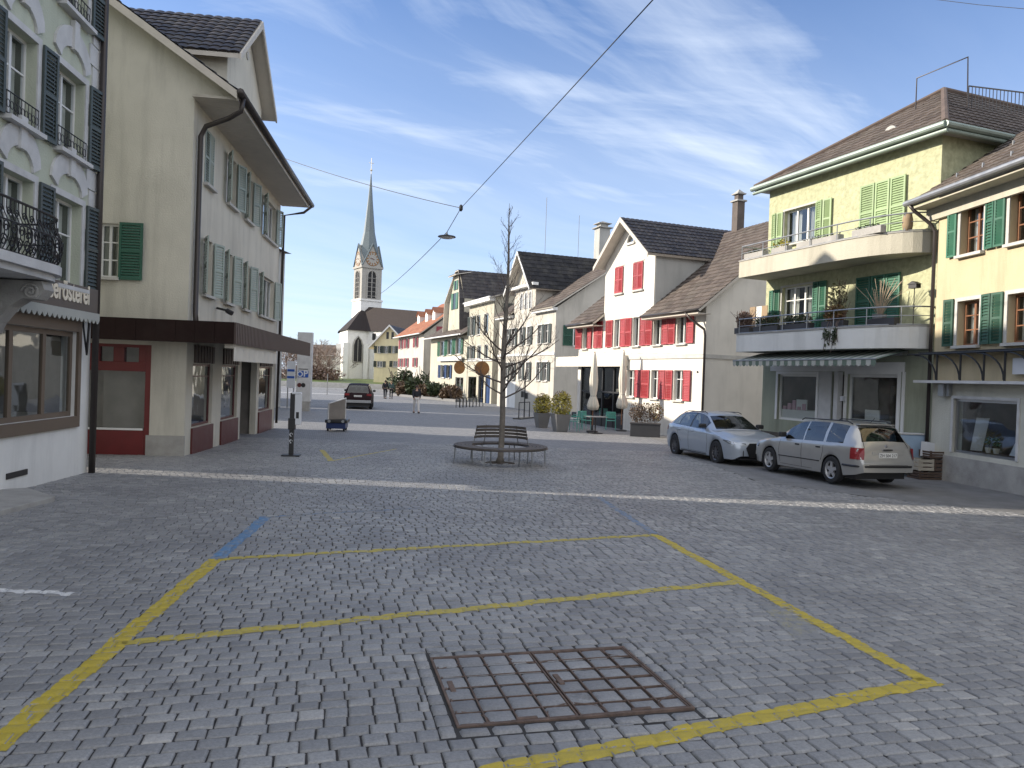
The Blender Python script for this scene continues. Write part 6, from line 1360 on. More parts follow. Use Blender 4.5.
    zb_ = smooth_tab(belt, L*.5)-.03; c = MB(); c.box(xf+.35, L-.30, -W*.86, W*.86, .35, zb_-.12); c.box(xf+.35, xf+.75, -W*.84, W*.84, zb_-.12, zb_-.01); c.box(L-1.0, L-.35, -W*.84, W*.84, zb_-.12, zb_-.02); c.build('cabin_lining', M_['black'], t)
    for x_ in (xf+1.35, xf+2.20):
        for sy in ((-.36, .36) if x_ < xf+2 else (-.42, 0, .42)):
            s_ = MB(); s_.obox((x_, sy*W/.85, zb_+.02), (.05, 0, .012), (0, .20 if x_ < xf+2 else .18, 0), (.05, 0, .20)); s_.obox((x_+.07, sy*W/.85, zb_+.30), (.035, 0, 0), (0, .11, 0), (.01, 0, .075)); s_.build('seat', M_['seat_cloth'], t, bevel=.03)
    sw = MB(); y_ = (.36 if True else -.36)*W/.85*(1 if P.get('lhd', 1) > 0 else -1); sw.tube([(xf+.92+.06*math.sin(2*PI*q/16), y_+.17*math.cos(2*PI*q/16), zb_+.03+.16*math.sin(2*PI*q/16)) for q in range(17)], .012, 5); sw.build('steering_wheel', M_['black'], t)
    for xc in (xf, xr):
        for sg in (1, -1): wheel(t, xc, sg*(W*.985-.105), r, sg, P['rim'], spokes=P['spokes'], style=P['style'])
    def surf(x, z, sg, off=.006):
        s = sect(x)
        for (y0, z0), (y1, z1) in zip(s, s[1:]):
            if z0 <= z <= z1: return (x, sg*(y0+(y1-y0)*(z-z0)/(z1-z0+1e-9)+off), z)
        return (x, sg*(s[5][0]+off), z)
    return t, objs, surf, sect, W
def lines_on(t, surf, segs, m, name, r=.004):
    b = MB()
    for pts in segs:
        for sg in (1, -1):
            P = []
            for (x0, z0), (x1, z1) in zip(pts, pts[1:]):
                k = max(2, int(math.hypot(x1-x0, z1-z0)/.06)); P += [surf(x0+(x1-x0)*i/k, z0+(z1-z0)*i/k, sg, .0) for i in range(k)]
            P.append(surf(*pts[-1], sg, .0)); b.tube(P, r, 4)
    return b.build(name, m, t)
def patch(t, surf, pts, sg, m, name, off=.010, parent=None):
    b = MB(); v = [surf(x, z, sg, off) for x, z in pts]; b.add(v, [tuple(range(len(v)))]); return b.build(name, m, parent or t)
def car_materials():
    def paint(name, col, metal, rough=.32):
        m, t, b = newmat(name); b.inputs['Base Color'].default_value = (*col, 1); b.inputs['Metallic'].default_value = metal; b.inputs['Roughness'].default_value = rough; b.inputs['Coat Weight'].default_value = .8; b.inputs['Coat Roughness'].default_value = .04
        co = t.coord(); n = t.noise(3, 6, co); c = t.mix(t.ramp(n, [(.45, (0, 0, 0)), (.8, (.25, .25, .25))]), col, tuple(v*.6+.03 for v in col)); t.link(c, b.inputs['Base Color']); return m
    M_['silver_paint'] = paint('silver_beige_metallic_paint', (.43, .425, .41), .5); M_['blue_white_paint'] = paint('pale_silver_blue_paint', (.42, .47, .54), .35); M_['dark_car_paint'] = paint('dark_wine_paint', (.016, .004, .007), .0, .6); M_['dark_car_paint'].node_tree.nodes['Principled BSDF'].inputs['Coat Weight'].default_value = 0; M_['dark_car_paint'].node_tree.nodes['Principled BSDF'].inputs['Specular IOR Level'].default_value = .2
    M_['seat_cloth'] = mat('grey_seat_cloth', (.10, .10, .11), .9); M_['tyre'] = mat('tyre_rubber', (.022, .022, .024), .85, var=.2, bump=.3); M_['rim_silver'] = mat('silver_rim', (.50, .50, .51), .35, .6, .05); M_['rim_dark'] = mat('dark_machined_rim', (.11, .11, .12), .35, .6, .1)
    M_['tail_red'] = mat('red_tail_lamp', (.22, .008, .012), .3, var=.15, coat=.2); M_['head_lamp'] = mat('head_lamp_glass', (.22, .24, .27), .08, .4, .3, 20, coat=1); M_['plate'] = mat('number_plate_white', (.72, .72, .70), .4, var=.03); M_['chrome'] = mat('chrome', (.55, .55, .56), .12, 1., .02)
def swiss_plate(t, x, z, sg, txt, front=False):
    w = .30 if front else .50; b = MB(); d = 1 if not front else -1; x0, x1 = sorted((x, x+d*.012)); b.box(x0, x1, -w/2, w/2, z-.055, z+.055); o = b.build('number_plate', M_['plate'], t)
    R = Matrix.Rotation(PI/2 if not front else -PI/2, 4, 'Z') @ Matrix.Rotation(PI/2, 4, 'X'); M = Matrix.Translation((x+d*.014, 0, z-.035)) @ R; text_mesh(txt, .095, M_['black'], o, M, align='CENTER', extrude=.001); return o
def wagon():
    r = ground(838, 485.5); f = ground(768.5, 471.8); rr = ground(835.5, 485.2); f.z = rr.z = 0; d = (f-rr).normalized()      # heading to the nose
    P = dict(L=4.22, W=1.70, r=.305, xf=.84, xr=3.30, cuts=(1.05, 1.62, 2.36, 3.16), low=[(0, .30), (.12, .22), (.5, .20), (3.6, .21), (4.05, .28), (4.22, .34)],
             top=[(0, .62), (.06, .70), (.3, .80), (.7, .885), (1.10, .945), (1.35, 1.10), (1.72, 1.32), (2.1, 1.405), (2.7, 1.43), (3.3, 1.415), (3.75, 1.365), (3.86, 1.28), (4.06, .99), (4.13, .90), (4.22, .60)],
             belt=[(0, .58), (.1, .68), (.4, .78), (1.0, .87), (2.0, .905), (3.2, .93), (3.9, .94), (4.08, .90), (4.22, .58)],
             width=[(0, .70), (.05, .80), (.15, .90), (.4, .965), (.9, .99), (2, 1.0), (3.3, .995), (3.8, .97), (4.05, .93), (4.16, .88), (4.22, .82)],
             roofw=[(0, .70), (.9, .80), (1.2, .82), (1.7, .66), (2.5, .67), (3.5, .665), (3.9, .67), (4.1, .80), (4.22, .78)],
             side_glass=[(1.50, 2.18), (2.25, 2.98), (3.06, 3.66)], ws=(1.14, 1.68), rs=(3.80, 4.05), rim=M_['rim_silver'], spokes=5, style='five')
    off = Vector((d.y, -d.x, 0))*.75; rr = rr+off; f = f+off; nose = rr+d*(P['xr']); loc = Vector((nose.x, nose.y, 0)); mid = (f+rr)/2; loc.z = gz(mid.y)
    rz = math.atan2(-d.y, -d.x)
    t, ob, surf, sect, W = car('estate_car', 'silver beige estate car with roof rails parked nearest the ochre house', loc, rz, P, M_['silver_paint'])
    t.rotation_euler.y = math.atan((gz(f.y)-gz(rr.y))/(f-rr).length) * 1.0; t.scale = (.95, .92, .97)
    blk = M_['black']
    lines_on(t, surf, [[(1.33, .30), (1.28, .60), (1.33, .86)], [(2.21, .26), (2.22, .90)], [(2.95, .50), (3.02, .70), (3.03, .92)], [(1.33, .265), (2.6, .265)]], blk, 'door_gap', .005)
    lines_on(t, surf, [[(1.28, .46), (2.9, .47)]], blk, 'side_moulding', .016)
    for sg in (1, -1):
        for x in (2.05, 2.85):
            p = surf(x, .79, sg, .012); b = MB(); b.box(x-.09, x+.07, min(p[1], p[1]-sg*.02), max(p[1], p[1]-sg*.02)+.012, .775, .81); b.build('door_handle', blk, t, bevel=.006)
        p = surf(1.48, .93, sg, .0); b = MB(); b.lathe([(.01, -.02), (.07, .0), (.085, .09), (.05, .15), (.01, .16)], (p[0]-.02, p[1]+sg*.0, 0), 10) if False else None
        b = MB(); y0 = p[1]; b.box(1.42, 1.53, min(y0, y0+sg*.20), max(y0, y0+sg*.20), .93, 1.06); b.build('mirror', blk, t, bevel=.03)
        rb = MB(); rb.tube([(1.85, sg*.555, 1.39), (1.95, sg*.555, 1.435), (3.5, sg*.55, 1.435), (3.68, sg*.548, 1.38)], .014, 6); rb.build('roof_rail', blk, t)
        # tail lamp wraps the corner
        tl = MB(); pts = [];
        xs = [3.93, 3.99, 4.06, 4.11, 4.145]
        for x in xs: pts.append((surf(x, .62, sg, .018), surf(x, .74, sg, .018), surf(x, .87, sg, .018)))
        for a, b_ in zip(pts, pts[1:]): tl.quad(a[0], b_[0], b_[1], a[1]); tl.quad(a[1], b_[1], b_[2], a[2])
        e = pts[-1]; tl.quad(e[0], (4.215, e[0][1]-sg*.10, .62), (4.20, e[0][1]-sg*.12, .74), e[1]); tl.quad(e[1], (4.20, e[0][1]-sg*.12, .74), (4.17, e[0][1]-sg*.14, .87), e[2]); tl.build('tail_light', M_['tail_red'], t)
        hl = MB(); q = [(surf(x, .60, sg, .008), surf(x, .70, sg, .008)) for x in (.10, .16, .24, .36)]
        for a, b_ in zip(q, q[1:]): hl.quad(a[0], b_[0], b_[1], a[1])
        hl.build('headlight', M_['head_lamp'], t)
    bm = MB(); 
    for i in range(20):
        x = 3.62+.6*i/19
    pts = [surf(3.70+.40*i/8, .47, 1, .01) for i in range(9)]+[(4.225, .62, .47), (4.235, .3, .47), (4.235, -.3, .47), (4.225, -.62, .47)]+[surf(4.10-.40*i/8, .47, -1, .01) for i in range(9)]
    bm.tube(pts, .026, 6); bm.build('rear_bumper_strip', blk, t)
    g = MB(); g.box(4.165, 4.185, -.42, .42, .63, .80); g.build('plate_recess', M_['silver_paint'], t, bevel=.02)
    swiss_plate(t, 4.19, .715, 1, 'ZH 504 217')
    h = MB(); h.box(4.175, 4.20, -.12, .12, .825, .85); h.build('tailgate_handle', blk, t); em = MB(); em.lathe([(.035, 0), (.03, .012)], (4.125, 0, .905), 12, 'x'); em.build('round_badge', M_['chrome'], t)
    lines = MB(); 
    for sg in (1, -1): lines.tube([(4.20, sg*.60, .50), (4.17, sg*.615, .70), (4.12, sg*.60, .90), (3.92, sg*.53, 1.20)], .006, 4)
    lines.tube([(4.215, -.6, .50), (4.222, 0, .50), (4.215, .6, .50)], .006, 4); lines.build('tailgate_gap', blk, t)
    sp = MB(); sp.box(3.72, 3.86, -.50, .50, 1.36, 1.385); sp.build('rear_spoiler', M_['silver_paint'], t, bevel=.01); wp = MB(); wp.tube([(4.02, 0, 1.055), (3.97, -.30, 1.14)], .008, 5); wp.build('rear_wiper', blk, t)
    an = MB(); an.tube([(3.6, 0, 1.40), (3.75, 0, 1.52)], .006, 5); an.build('aerial', blk, t); return t
def hatch():
    f = ground(717.5, 462.8); rr = ground(673.8, 453.2); f.z = rr.z = 0; rr = f+(rr-f).normalized()*2.63; d = (f-rr).normalized()
    P = dict(L=4.34, W=1.82, r=.325, xf=.86, xr=3.49, cuts=(1.1, 2.4), low=[(0, .30), (.1, .20), (.5, .19), (3.9, .21), (4.2, .30), (4.34, .40)], archgap=.05,
             top=[(0, .60), (.05, .68), (.2, .765), (.5, .85), (.9, .925), (1.20, .97), (1.5, 1.13), (1.95, 1.35), (2.3, 1.42), (2.8, 1.43), (3.4, 1.385), (3.75, 1.315), (3.9, 1.22), (4.14, .98), (4.22, .92), (4.34, .62)],
             belt=[(0, .56), (.08, .64), (.3, .75), (.8, .85), (1.2, .90), (2.0, .925), (3.2, .965), (3.9, .99), (4.15, .93), (4.34, .58)],
             width=[(0, .66), (.04, .76), (.12, .86), (.35, .945), (.85, .99), (2, .99), (3.5, 1.0), (3.9, .975), (4.15, .92), (4.28, .86), (4.34, .80)],
             roofw=[(0, .66), (.9, .78), (1.2, .80), (1.9, .63), (2.8, .63), (3.6, .61), (3.95, .63), (4.2, .78), (4.34, .76)],
             side_glass=[(1.62, 2.48), (2.56, 3.22), (3.30, 3.72)], ws=(1.22, 1.90), rs=(3.82, 4.12), rim=M_['rim_dark'], spokes=10, style='thin', black_pillars=True)
    off = Vector((-d.y, d.x, 0))*.80; rr = rr+off; f = f+off; nose = f+d*P['xf']; mid = (f+rr)/2; loc = Vector((nose.x, nose.y, gz(mid.y))); rz = math.atan2(-d.y, -d.x)
    t, ob, surf, sect, W = car('hatchback_car', 'pale silver blue hatchback with black hexagonal grille parked nose to nose with the estate car', loc, rz, P, M_['blue_white_paint'])
    t.rotation_euler.y = math.atan((gz(f.y)-gz(rr.y))/(f-rr).length)
    blk = M_['black']; lines_on(t, surf, [[(1.40, .28), (1.32, .60), (1.40, .88)], [(2.52, .27), (2.52, .93)], [(3.02, .48), (3.24, .72), (3.28, .95)], [(1.40, .262), (2.9, .262)], [(.88, .90), (1.2, .91)]], blk, 'door_gap', .005)
    lines_on(t, surf, [[(.95, .80), (2.2, .825), (3.9, .86)]], M_['blue_white_paint'], 'shoulder_crease', .010); lines_on(t, surf, [[(1.4, .225), (2.4, .225), (3.0, .23)]], blk, 'sill_trim', .018)
    for sg in (1, -1):
        for x in (2.34, 3.14):
            p = surf(x, .835, sg, .012); b = MB(); y = sorted((p[1]-sg*.02, p[1]+sg*.012)); b.box(x-.10, x+.09, y[0], y[1], .82, .85); b.build('door_handle', M_['blue_white_paint'], t, bevel=.006)
        p = surf(1.62, .95, sg, 0); y = sorted((p[1], p[1]+sg*.21)); b = MB(); b.box(1.52, 1.66, y[0], y[1], .965, 1.09); b.build('mirror', blk, t, bevel=.035)
        rb = MB(); rb.tube([(2.0, sg*.545, 1.375), (2.15, sg*.545, 1.42), (3.3, sg*.525, 1.405), (3.6, sg*.51, 1.34)], .012, 6); rb.build('roof_rail', blk, t)
        hl = MB(); q = [(surf(x, za, sg, .008), surf(x, zb, sg, .008)) for x, za, zb in ((.075, .60, .655), (.14, .60, .675), (.22, .615, .695), (.34, .655, .71), (.46, .69, .72))]
        fr0 = ((-.0, sg*.42, .60), (.012, sg*.44, .65)); q = [fr0]+[((.03, sg*.56, .60), (.04, sg*.57, .655))]+q
        for a, b_ in zip(q, q[1:]): hl.quad(a[0], b_[0], b_[1], a[1])
        ho = hl.build('headlight', M_['head_lamp'], t); 
        it = MB(); pz = [surf(x, .50, sg, .012) for x in (.13,)]; 
        it.add([(-.006, sg*.50, .30), (.02, sg*.62, .29), (.085, sg*.715, .35), (.085, sg*.715, .46), (.02, sg*.63, .50), (-.006, sg*.50, .45)], [tuple(range(6))]); it.build('air_intake', blk, t)
        tl = MB(); q = [(surf(x, .78, sg, .008), surf(x, .90, sg, .008)) for x in (3.98, 4.06, 4.14, 4.2)]
        for a, b_ in zip(q, q[1:]): tl.quad(a[0], b_[0], b_[1], a[1])
        tl.build('tail_light', M_['tail_red'], t)
    g = MB(); gp = [(-.012, -.34, .64), (-.012, .34, .64), (-.014, .43, .52), (-.014, .33, .27), (-.014, -.33, .27), (-.014, -.43, .52)]; g.add(gp, [tuple(range(6))]); g.add([(x+.05, y, z) for x, y, z in gp], [tuple(range(5, -1, -1))]); go = g.build('grille', blk, t)
    fr = MB(); fr.tube([(x-.004, y, z) for x, y, z in gp]+[(gp[0][0]-.004, gp[0][1], gp[0][2])], .012, 5); fr.build('grille_frame', M_['dark_metal'], go)
    rg = MB()
    for k in range(4): rg.add([(-.022, -.17+.09*k+.05*math.cos(2*PI*q/14), .585+.05*math.sin(2*PI*q/14)) for q in range(14)]+[(-.022, -.17+.09*k+.035*math.cos(2*PI*q/14), .585+.035*math.sin(2*PI*q/14)) for q in range(14)], [(q, (q+1) % 14, (q+1) % 14+14, q+14) for q in range(14)])
    rg.build('ring_emblem', M_['chrome'], go); swiss_plate(t, -.025, .43, 1, 'ZH 381', True); lp = MB(); lp.box(-.03, .12, -.62, .62, .20, .235); lp.build('front_lip', blk, t); return t
def suv():
    p = ground(343, 408); q = ground(371, 408.5); Yc = 50.0; c = at(357.5, 408, Yc-2.2)
    P = dict(L=4.55, W=1.84, r=.37, xf=.85, xr=3.55, cuts=(1.2,), low=[(0, .40), (.1, .32), (4.2, .34), (4.55, .42)], archgap=.06,
             top=[(0, .75), (.06, .84), (.3, .95), (.8, 1.03), (1.2, 1.08), (1.55, 1.30), (2.0, 1.60), (2.5, 1.67), (3.4, 1.66), (4.0, 1.60), (4.15, 1.50), (4.38, 1.12), (4.46, 1.02), (4.55, .75)],
             belt=[(0, .72), (.3, .9), (1.2, 1.02), (3, 1.06), (4.2, 1.08), (4.4, 1.03), (4.55, .70)], width=[(0, .7), (.1, .86), (.4, .96), (1, 1), (3.6, 1), (4.2, .97), (4.45, .92), (4.55, .88)],
             roofw=[(0, .7), (1, .8), (1.9, .68), (3.6, .68), (4.1, .68), (4.4, .82), (4.55, .80)], side_glass=[(1.7, 2.45), (2.55, 3.3), (3.4, 4.0)], ws=(1.25, 1.95), rs=(4.08, 4.40), rim=M_['rim_dark'], spokes=5, style='five', black_pillars=True, skirt=.5)
    d = Vector((-.16, 1, 0)).normalized(); tail = Vector((c.x, c.y, 0)); nose = tail+d*P['L']; loc = Vector((nose.x, nose.y, gz(50)))
    t, ob, surf, sect, W = car('family_suv', 'dark wine red sport utility vehicle seen from behind, driving away towards the church', loc, math.atan2(-d.y, -d.x), P, M_['dark_car_paint'])
    for sg in (1, -1):
        b = MB(); a, b_ = sorted((sg*.55, sg*.86)); b.box(4.44, 4.50, a, b_, .88, 1.02); b.build('tail_light', M_['tail_red'], t, bevel=.01)
        y = sorted((sg*.86, sg*1.05)); b = MB(); b.box(1.62, 1.72, y[0], y[1], 1.08, 1.22); b.build('mirror', M_['black'], t, bevel=.02)
    swiss_plate(t, 4.53, .86, 1, 'ZH 92 618'); b = MB(); b.box(4.50, 4.58, -.84, .84, .42, .60); b.build('rear_bumper', M_['galv'], t, bevel=.02); return t
# ------------------------------------------------------------------ things on the square
def gpt(px, py): p = ground(px, py); return Vector((p.x, p.y, gz(p.y)))
def tree():
    p = gpt(500, 463); t = thing('plane_tree', 'slender leafless young tree growing through the round bench', 'tree', p); rnd = random.Random(5)
    ztop = at(503, 203, p.y).z-p.z; b = MB(); lean = .10
    def trunk(z): return Vector((lean*z/ztop*0.3+.02*math.sin(z*1.7), .02*math.sin(z*1.1+1), z))
    zs = [0, .15, .6, 1.2, 1.8, 2.3]+[2.3+(ztop-2.3)*i/12 for i in range(1, 13)]
    def rad(z): return .075*(1-.12*z/2.3)+(.05 if z < .02 else 0) if z <= 2.3 else .066*(1-(z-2.3)/(ztop-2.3))**.85+.004
    b.tube([trunk(z) for z in zs], [rad(z) for z in zs], 10); b.build('trunk', M_['bark'], t, smooth=True)
    br = MB(); tw = MB()
    def branch(p0, d, L, r, depth):
        n = 5; pts = [p0]; rs = [r]; dd = d.copy()
        for i in range(n):
            dd = (dd+Vector((rnd.gauss(0, .10), rnd.gauss(0, .10), .10 if depth < 2 else .04))).normalized(); pts.append(pts[-1]+dd*(L/n)); rs.append(r*(1-(i+1)/n*.72))
        (br if depth == 0 else tw).tube(pts, rs, 5 if depth == 0 else 3, cap=False)
        if depth < 3:
            k = {0: 6, 1: 5, 2: 3}[depth]
            for i in range(k):
                f = .2+.78*(i+rnd.random()*.6)/k; q = min(n-1, int(f*n)); pp = pts[q]+(pts[q+1]-pts[q])*(f*n-q)
                ax = dd.cross(Vector((rnd.gauss(0, 1), rnd.gauss(0, 1), rnd.gauss(0, 1)))).normalized(); nd = (dd+ax*rnd.uniform(.6, 1.1)+Vector((0, 0, .15))).normalized()
                branch(pp, nd, L*(1-f*.45)*rnd.uniform(.38, .55), max(.0026, rs[q]*.55), depth+1)
    # a wide skirt of branches low down, short ones along the leader
    for i in range(14):
        z = 1.62+1.35*i/14; a = i*2.4+rnd.uniform(-.3, .3); el = rnd.uniform(.12, .55); branch(trunk(z), Vector((math.cos(a)*math.cos(el), math.sin(a)*math.cos(el), math.sin(el))), rnd.uniform(1.1, 1.65), .024, 0)
    for i in range(30):
        z = 2.9+(ztop-3.05)*i/30; a = i*2.4; el = rnd.uniform(.7, 1.1); L = (1.25*(1-i/30)+.28)*rnd.uniform(.7, 1.1)
        branch(trunk(z), Vector((math.cos(a)*math.cos(el), math.sin(a)*math.cos(el), math.sin(el))), L, .010, 1)
    bo = br.build('branches', M_['bark_dark'], t, smooth=True); tw.build('twigs', M_['bark_dark'], bo)
    pit = MB(); n = 28; pit.add([(.38*math.cos(2*PI*i/n), .38*math.sin(2*PI*i/n), .003) for i in range(n)], [tuple(range(n))]); pit.build('tree_pit', M_['soil'], t)
    # ring bench
    q = thing('ring_bench', 'round slatted wooden bench with backrest encircling the young tree', 'bench', p); R1, R0 = 1.18, .72; H = .45
    s = MB(); n = 40
    for k in range(5):
        ra, rb = R0+(R1-R0)*k/5+.006, R0+(R1-R0)*(k+1)/5-.006
        for i in range(n):
            a0, a1 = 2*PI*i/n, 2*PI*(i+1)/n; v = [(r*math.cos(a), r*math.sin(a), z) for z in (H-.035, H) for r, a in ((ra, a0), (rb, a0), (rb, a1), (ra, a1))]; s.add(v, [(3, 2, 1, 0), (4, 5, 6, 7), (0, 1, 5, 4), (1, 2, 6, 5), (2, 3, 7, 6), (3, 0, 4, 7)])
    s.build('seat', M_['wood_bench'], q)
    s = MB(); s.tube([(R1*math.cos(2*PI*i/n), R1*math.sin(2*PI*i/n), H-.04) for i in range(n+1)], .018, 6, False); s.tube([(R0*math.cos(2*PI*i/n), R0*math.sin(2*PI*i/n), H-.04) for i in range(n+1)], .018, 6, False); s.build('seat_frame', M_['pipe'], q)
    bk = MB(); a0_, a1_ = math.radians(22), math.radians(158)
    for k in range(4):
        z = H+.13+k*.085; rr = .74-.02*k; m = 20; P = [(rr*math.cos(a0_+(a1_-a0_)*i/m), rr*math.sin(a0_+(a1_-a0_)*i/m)) for i in range(m+1)]
        for (x0, y0), (x1, y1) in zip(P, P[1:]):
            o = .97; bk.add([(x0*o, y0*o, z), (x1*o, y1*o, z), (x1, y1, z), (x0, y0, z), (x0*o, y0*o, z+.065), (x1*o, y1*o, z+.065), (x1, y1, z+.065), (x0, y0, z+.065)], [(3, 2, 1, 0), (4, 5, 6, 7), (0, 1, 5, 4), (1, 2, 6, 5), (2, 3, 7, 6), (3, 0, 4, 7)])
    bk.build('backrest', M_['wood_bench'], q)
    sp = MB()
    for a in (25, 55, 90, 125, 155): an = math.radians(a); sp.tube([(.80*math.cos(an), .80*math.sin(an), H-.05), (.735*math.cos(an), .735*math.sin(an), H+.12), (.675*math.cos(an), .675*math.sin(an), H+.47)], .013, 5)
    sp.build('backrest_bracket', M_['galv'], q)
    for i in range(6):
        an = 2*PI*(i+.2)/6; g = gz(p.y+1.1*math.sin(an))-p.z; l = MB(); l.tube([(R1*.97*math.cos(an), R1*.97*math.sin(an), H-.04), (R1*.99*math.cos(an), R1*.99*math.sin(an), g)], .016, 6); l.tube([(R0*math.cos(an), R0*math.sin(an), H-.04), (R0*.98*math.cos(an), R0*.98*math.sin(an), g)], .016, 6); l.tube([(R1*.97*math.cos(an), R1*.97*math.sin(an), H-.06), (R0*math.cos(an), R0*math.sin(an), H-.06)], .012, 5); l.build('leg', M_['galv'], q)
def leafclump(b, c, rx, ry, rz, n, size, rnd, hollow=.35):
    for _ in range(n):
        while True:
            v = Vector((rnd.uniform(-1, 1), rnd.uniform(-1, 1), rnd.uniform(-1, 1)))
            if hollow < v.length < 1: break
        p = Vector(c)+Vector((v.x*rx, v.y*ry, v.z*rz)); a = Vector((rnd.gauss(0, 1), rnd.gauss(0, 1), rnd.gauss(0, 1))).normalized(); w = a.orthogonal().normalized(); s = size*rnd.uniform(.6, 1.3)
        b.add([p-a*s, p+w*s*.45, p+a*s, p-w*s*.45], [(0, 1, 2, 3)])
def leaf_mat(name, c1, c2, sc=3.):
    m, t, b = newmat(name); n = t.noise(sc, 3, t.coord()); c = t.ramp(n, [(.35, c1), (.65, c2)]); t.link(c, b.inputs['Base Color']); b.inputs['Roughness'].default_value = .55; M_[name] = m; return m
def planters():
    leaf_mat('yellow_green_leaves', (.20, .20, .03), (.44, .36, .06)); leaf_mat('reddish_leaves', (.16, .06, .03), (.14, .13, .03), 5); leaf_mat('brown_leaves', (.10, .07, .045), (.17, .11, .065), 5); leaf_mat('dark_leaves', (.02, .035, .015), (.05, .07, .02)); leaf_mat('pale_variegated', (.12, .13, .05), (.34, .30, .18), 9); leaf_mat('dry_twigs', (.10, .06, .05), (.17, .11, .08), 6)
    rnd = random.Random(3)
    for (px, py, hh, lab, sc) in ((541.5, 427.5, .0, 'yellow green shrub in a tapered grey pot, left of the pair, nearer the bin stand', .90), (560, 431.5, 0, 'yellow green shrub in a tapered grey pot, right of the pair, beside the teal chairs', 1.0)):
        p = gpt(px, py); t = thing('potted_shrub', lab, 'potted plant', p, .35, 'tapered pots with yellow green shrubs'); ph = .78*sc; w0, w1 = .24*sc, .36*sc
        b = MB(); b.add([(x*w0, y*w0, 0) for x, y in ((-1, -1), (1, -1), (1, 1), (-1, 1))]+[(x*w1, y*w1, ph) for x, y in ((-1, -1), (1, -1), (1, 1), (-1, 1))]+[(x*w1*.88, y*w1*.88, ph) for x, y in ((-1, -1), (1, -1), (1, 1), (-1, 1))]+[(x*w1*.88, y*w1*.88, ph-.08) for x, y in ((-1, -1), (1, -1), (1, 1), (-1, 1))], [(3, 2, 1, 0)]+[(i, (i+1) % 4, (i+1) % 4+4, i+4) for i in range(4)]+[(i+4, (i+1) % 4+4, (i+1) % 4+8, i+8) for i in range(4)]+[(i+8, (i+1) % 4+8, (i+1) % 4+12, i+12) for i in range(4)]+[(12, 13, 14, 15)]); b.build('pot', M_['planter_grey'], t, bevel=.008)
        f = MB(); leafclump(f, (0, 0, ph+.38*sc), .50*sc, .50*sc, .56*sc, 1100, .06, rnd); leafclump(f, (.1, -.1, ph+.75*sc), .30*sc, .30*sc, .25*sc, 250, .05, rnd); f.build('foliage', M_['yellow_green_leaves'], t); f = MB(); leafclump(f, (0, 0, ph+.80*sc), .34*sc, .34*sc, .24*sc, 160, .05, rnd); f.build('red_tips', M_['reddish_leaves'], t)
        s = MB()
        for i in range(7): a = i*.9; s.tube([(0, 0, ph-.05), (.2*math.cos(a), .2*math.sin(a), ph+.5*sc)], .012, 4)
        s.build('stems', M_['bark_dark'], t)
    p = gpt(645, 436.5); t = thing('trough_planter', 'black rectangular trough with sparse reddish brown shrubs beside the hatchback', 'planter', p, math.radians(-12)); b = MB(); w, d, H = .62, .28, .58
    b.box(-w, w, -d, d, 0, H-.06); b.box(-w-.02, w+.02, -d-.02, d+.02, H-.06, H); b.build('trough', M_['planter'], t, bevel=.01)
    for cx, n in ((-.38, 420), (.02, 250), (.40, 420)):
        f = MB(); leafclump(f, (cx, 0, H+.45), .34, .3, .42, n, .05, rnd, .15); f.build('foliage', M_['brown_leaves' if cx < .3 else 'reddish_leaves'], t)
    s = MB()
    for i in range(26): a = rnd.uniform(0, 6.28); x = rnd.uniform(-.5, .5); s.tube([(x, 0, H-.02), (x+.15*math.cos(a), .12*math.sin(a), H+.4), (x+.3*math.cos(a), .25*math.sin(a), H+.8+.1*math.sin(i))], .008, 4)
    s.build('stems', M_['bark_dark'], t)
    p = gpt(664, 432); 
def umbrella(px, py, ptop, lab, lean=0):
    p = gpt(px, py); H = at(px+3, ptop, p.y).z-p.z; t = thing('closed_parasol', lab, 'parasol', p, 0, 'closed pale parasols outside the restaurant')
    b = MB(); b.tube([(0, 0, 0), (0, 0, H*.97)], .028, 8); b.build('pole', M_['wood_frame'], t); b = MB(); b.lathe([(.26, 0), (.26, .05), (.05, .08), (.045, .3)], n=20); b.build('base', M_['planter'], t)
    c = MB(); n = 32; prof = [(.04, H), (.07, H-.10), (.13, H*.80), (.17, H*.66), (.15, H*.52), (.115, H*.46), (.18, H*.40), (.235, H*.335), (.20, H*.285), (.05, H*.275)]; vs = []
    for r, z in prof:
        for j in range(n): a = 2*PI*j/n; k = 1+.20*math.cos(a*8+z*1.2)*min(1, r/.15); vs.append((r*k*math.cos(a), r*k*math.sin(a), z))
    c.add(vs, [(i*n+j, i*n+(j+1) % n, (i+1)*n+(j+1) % n, (i+1)*n+j) for i in range(len(prof)-1) for j in range(n)]); c.build('folded_canopy', M_['canvas'], t, smooth=True); s = MB(); s.lathe([(.128, 0), (.13, .04)], (0, 0, H*.45), 16); s.build('strap', M_['canvas_grey'], t); b = MB(); b.lathe([(.0, 0), (.03, .0), (.02, .08), (0, .10)], (0, 0, H-.02), 8); b.build('finial', M_['wood_frame'], t)
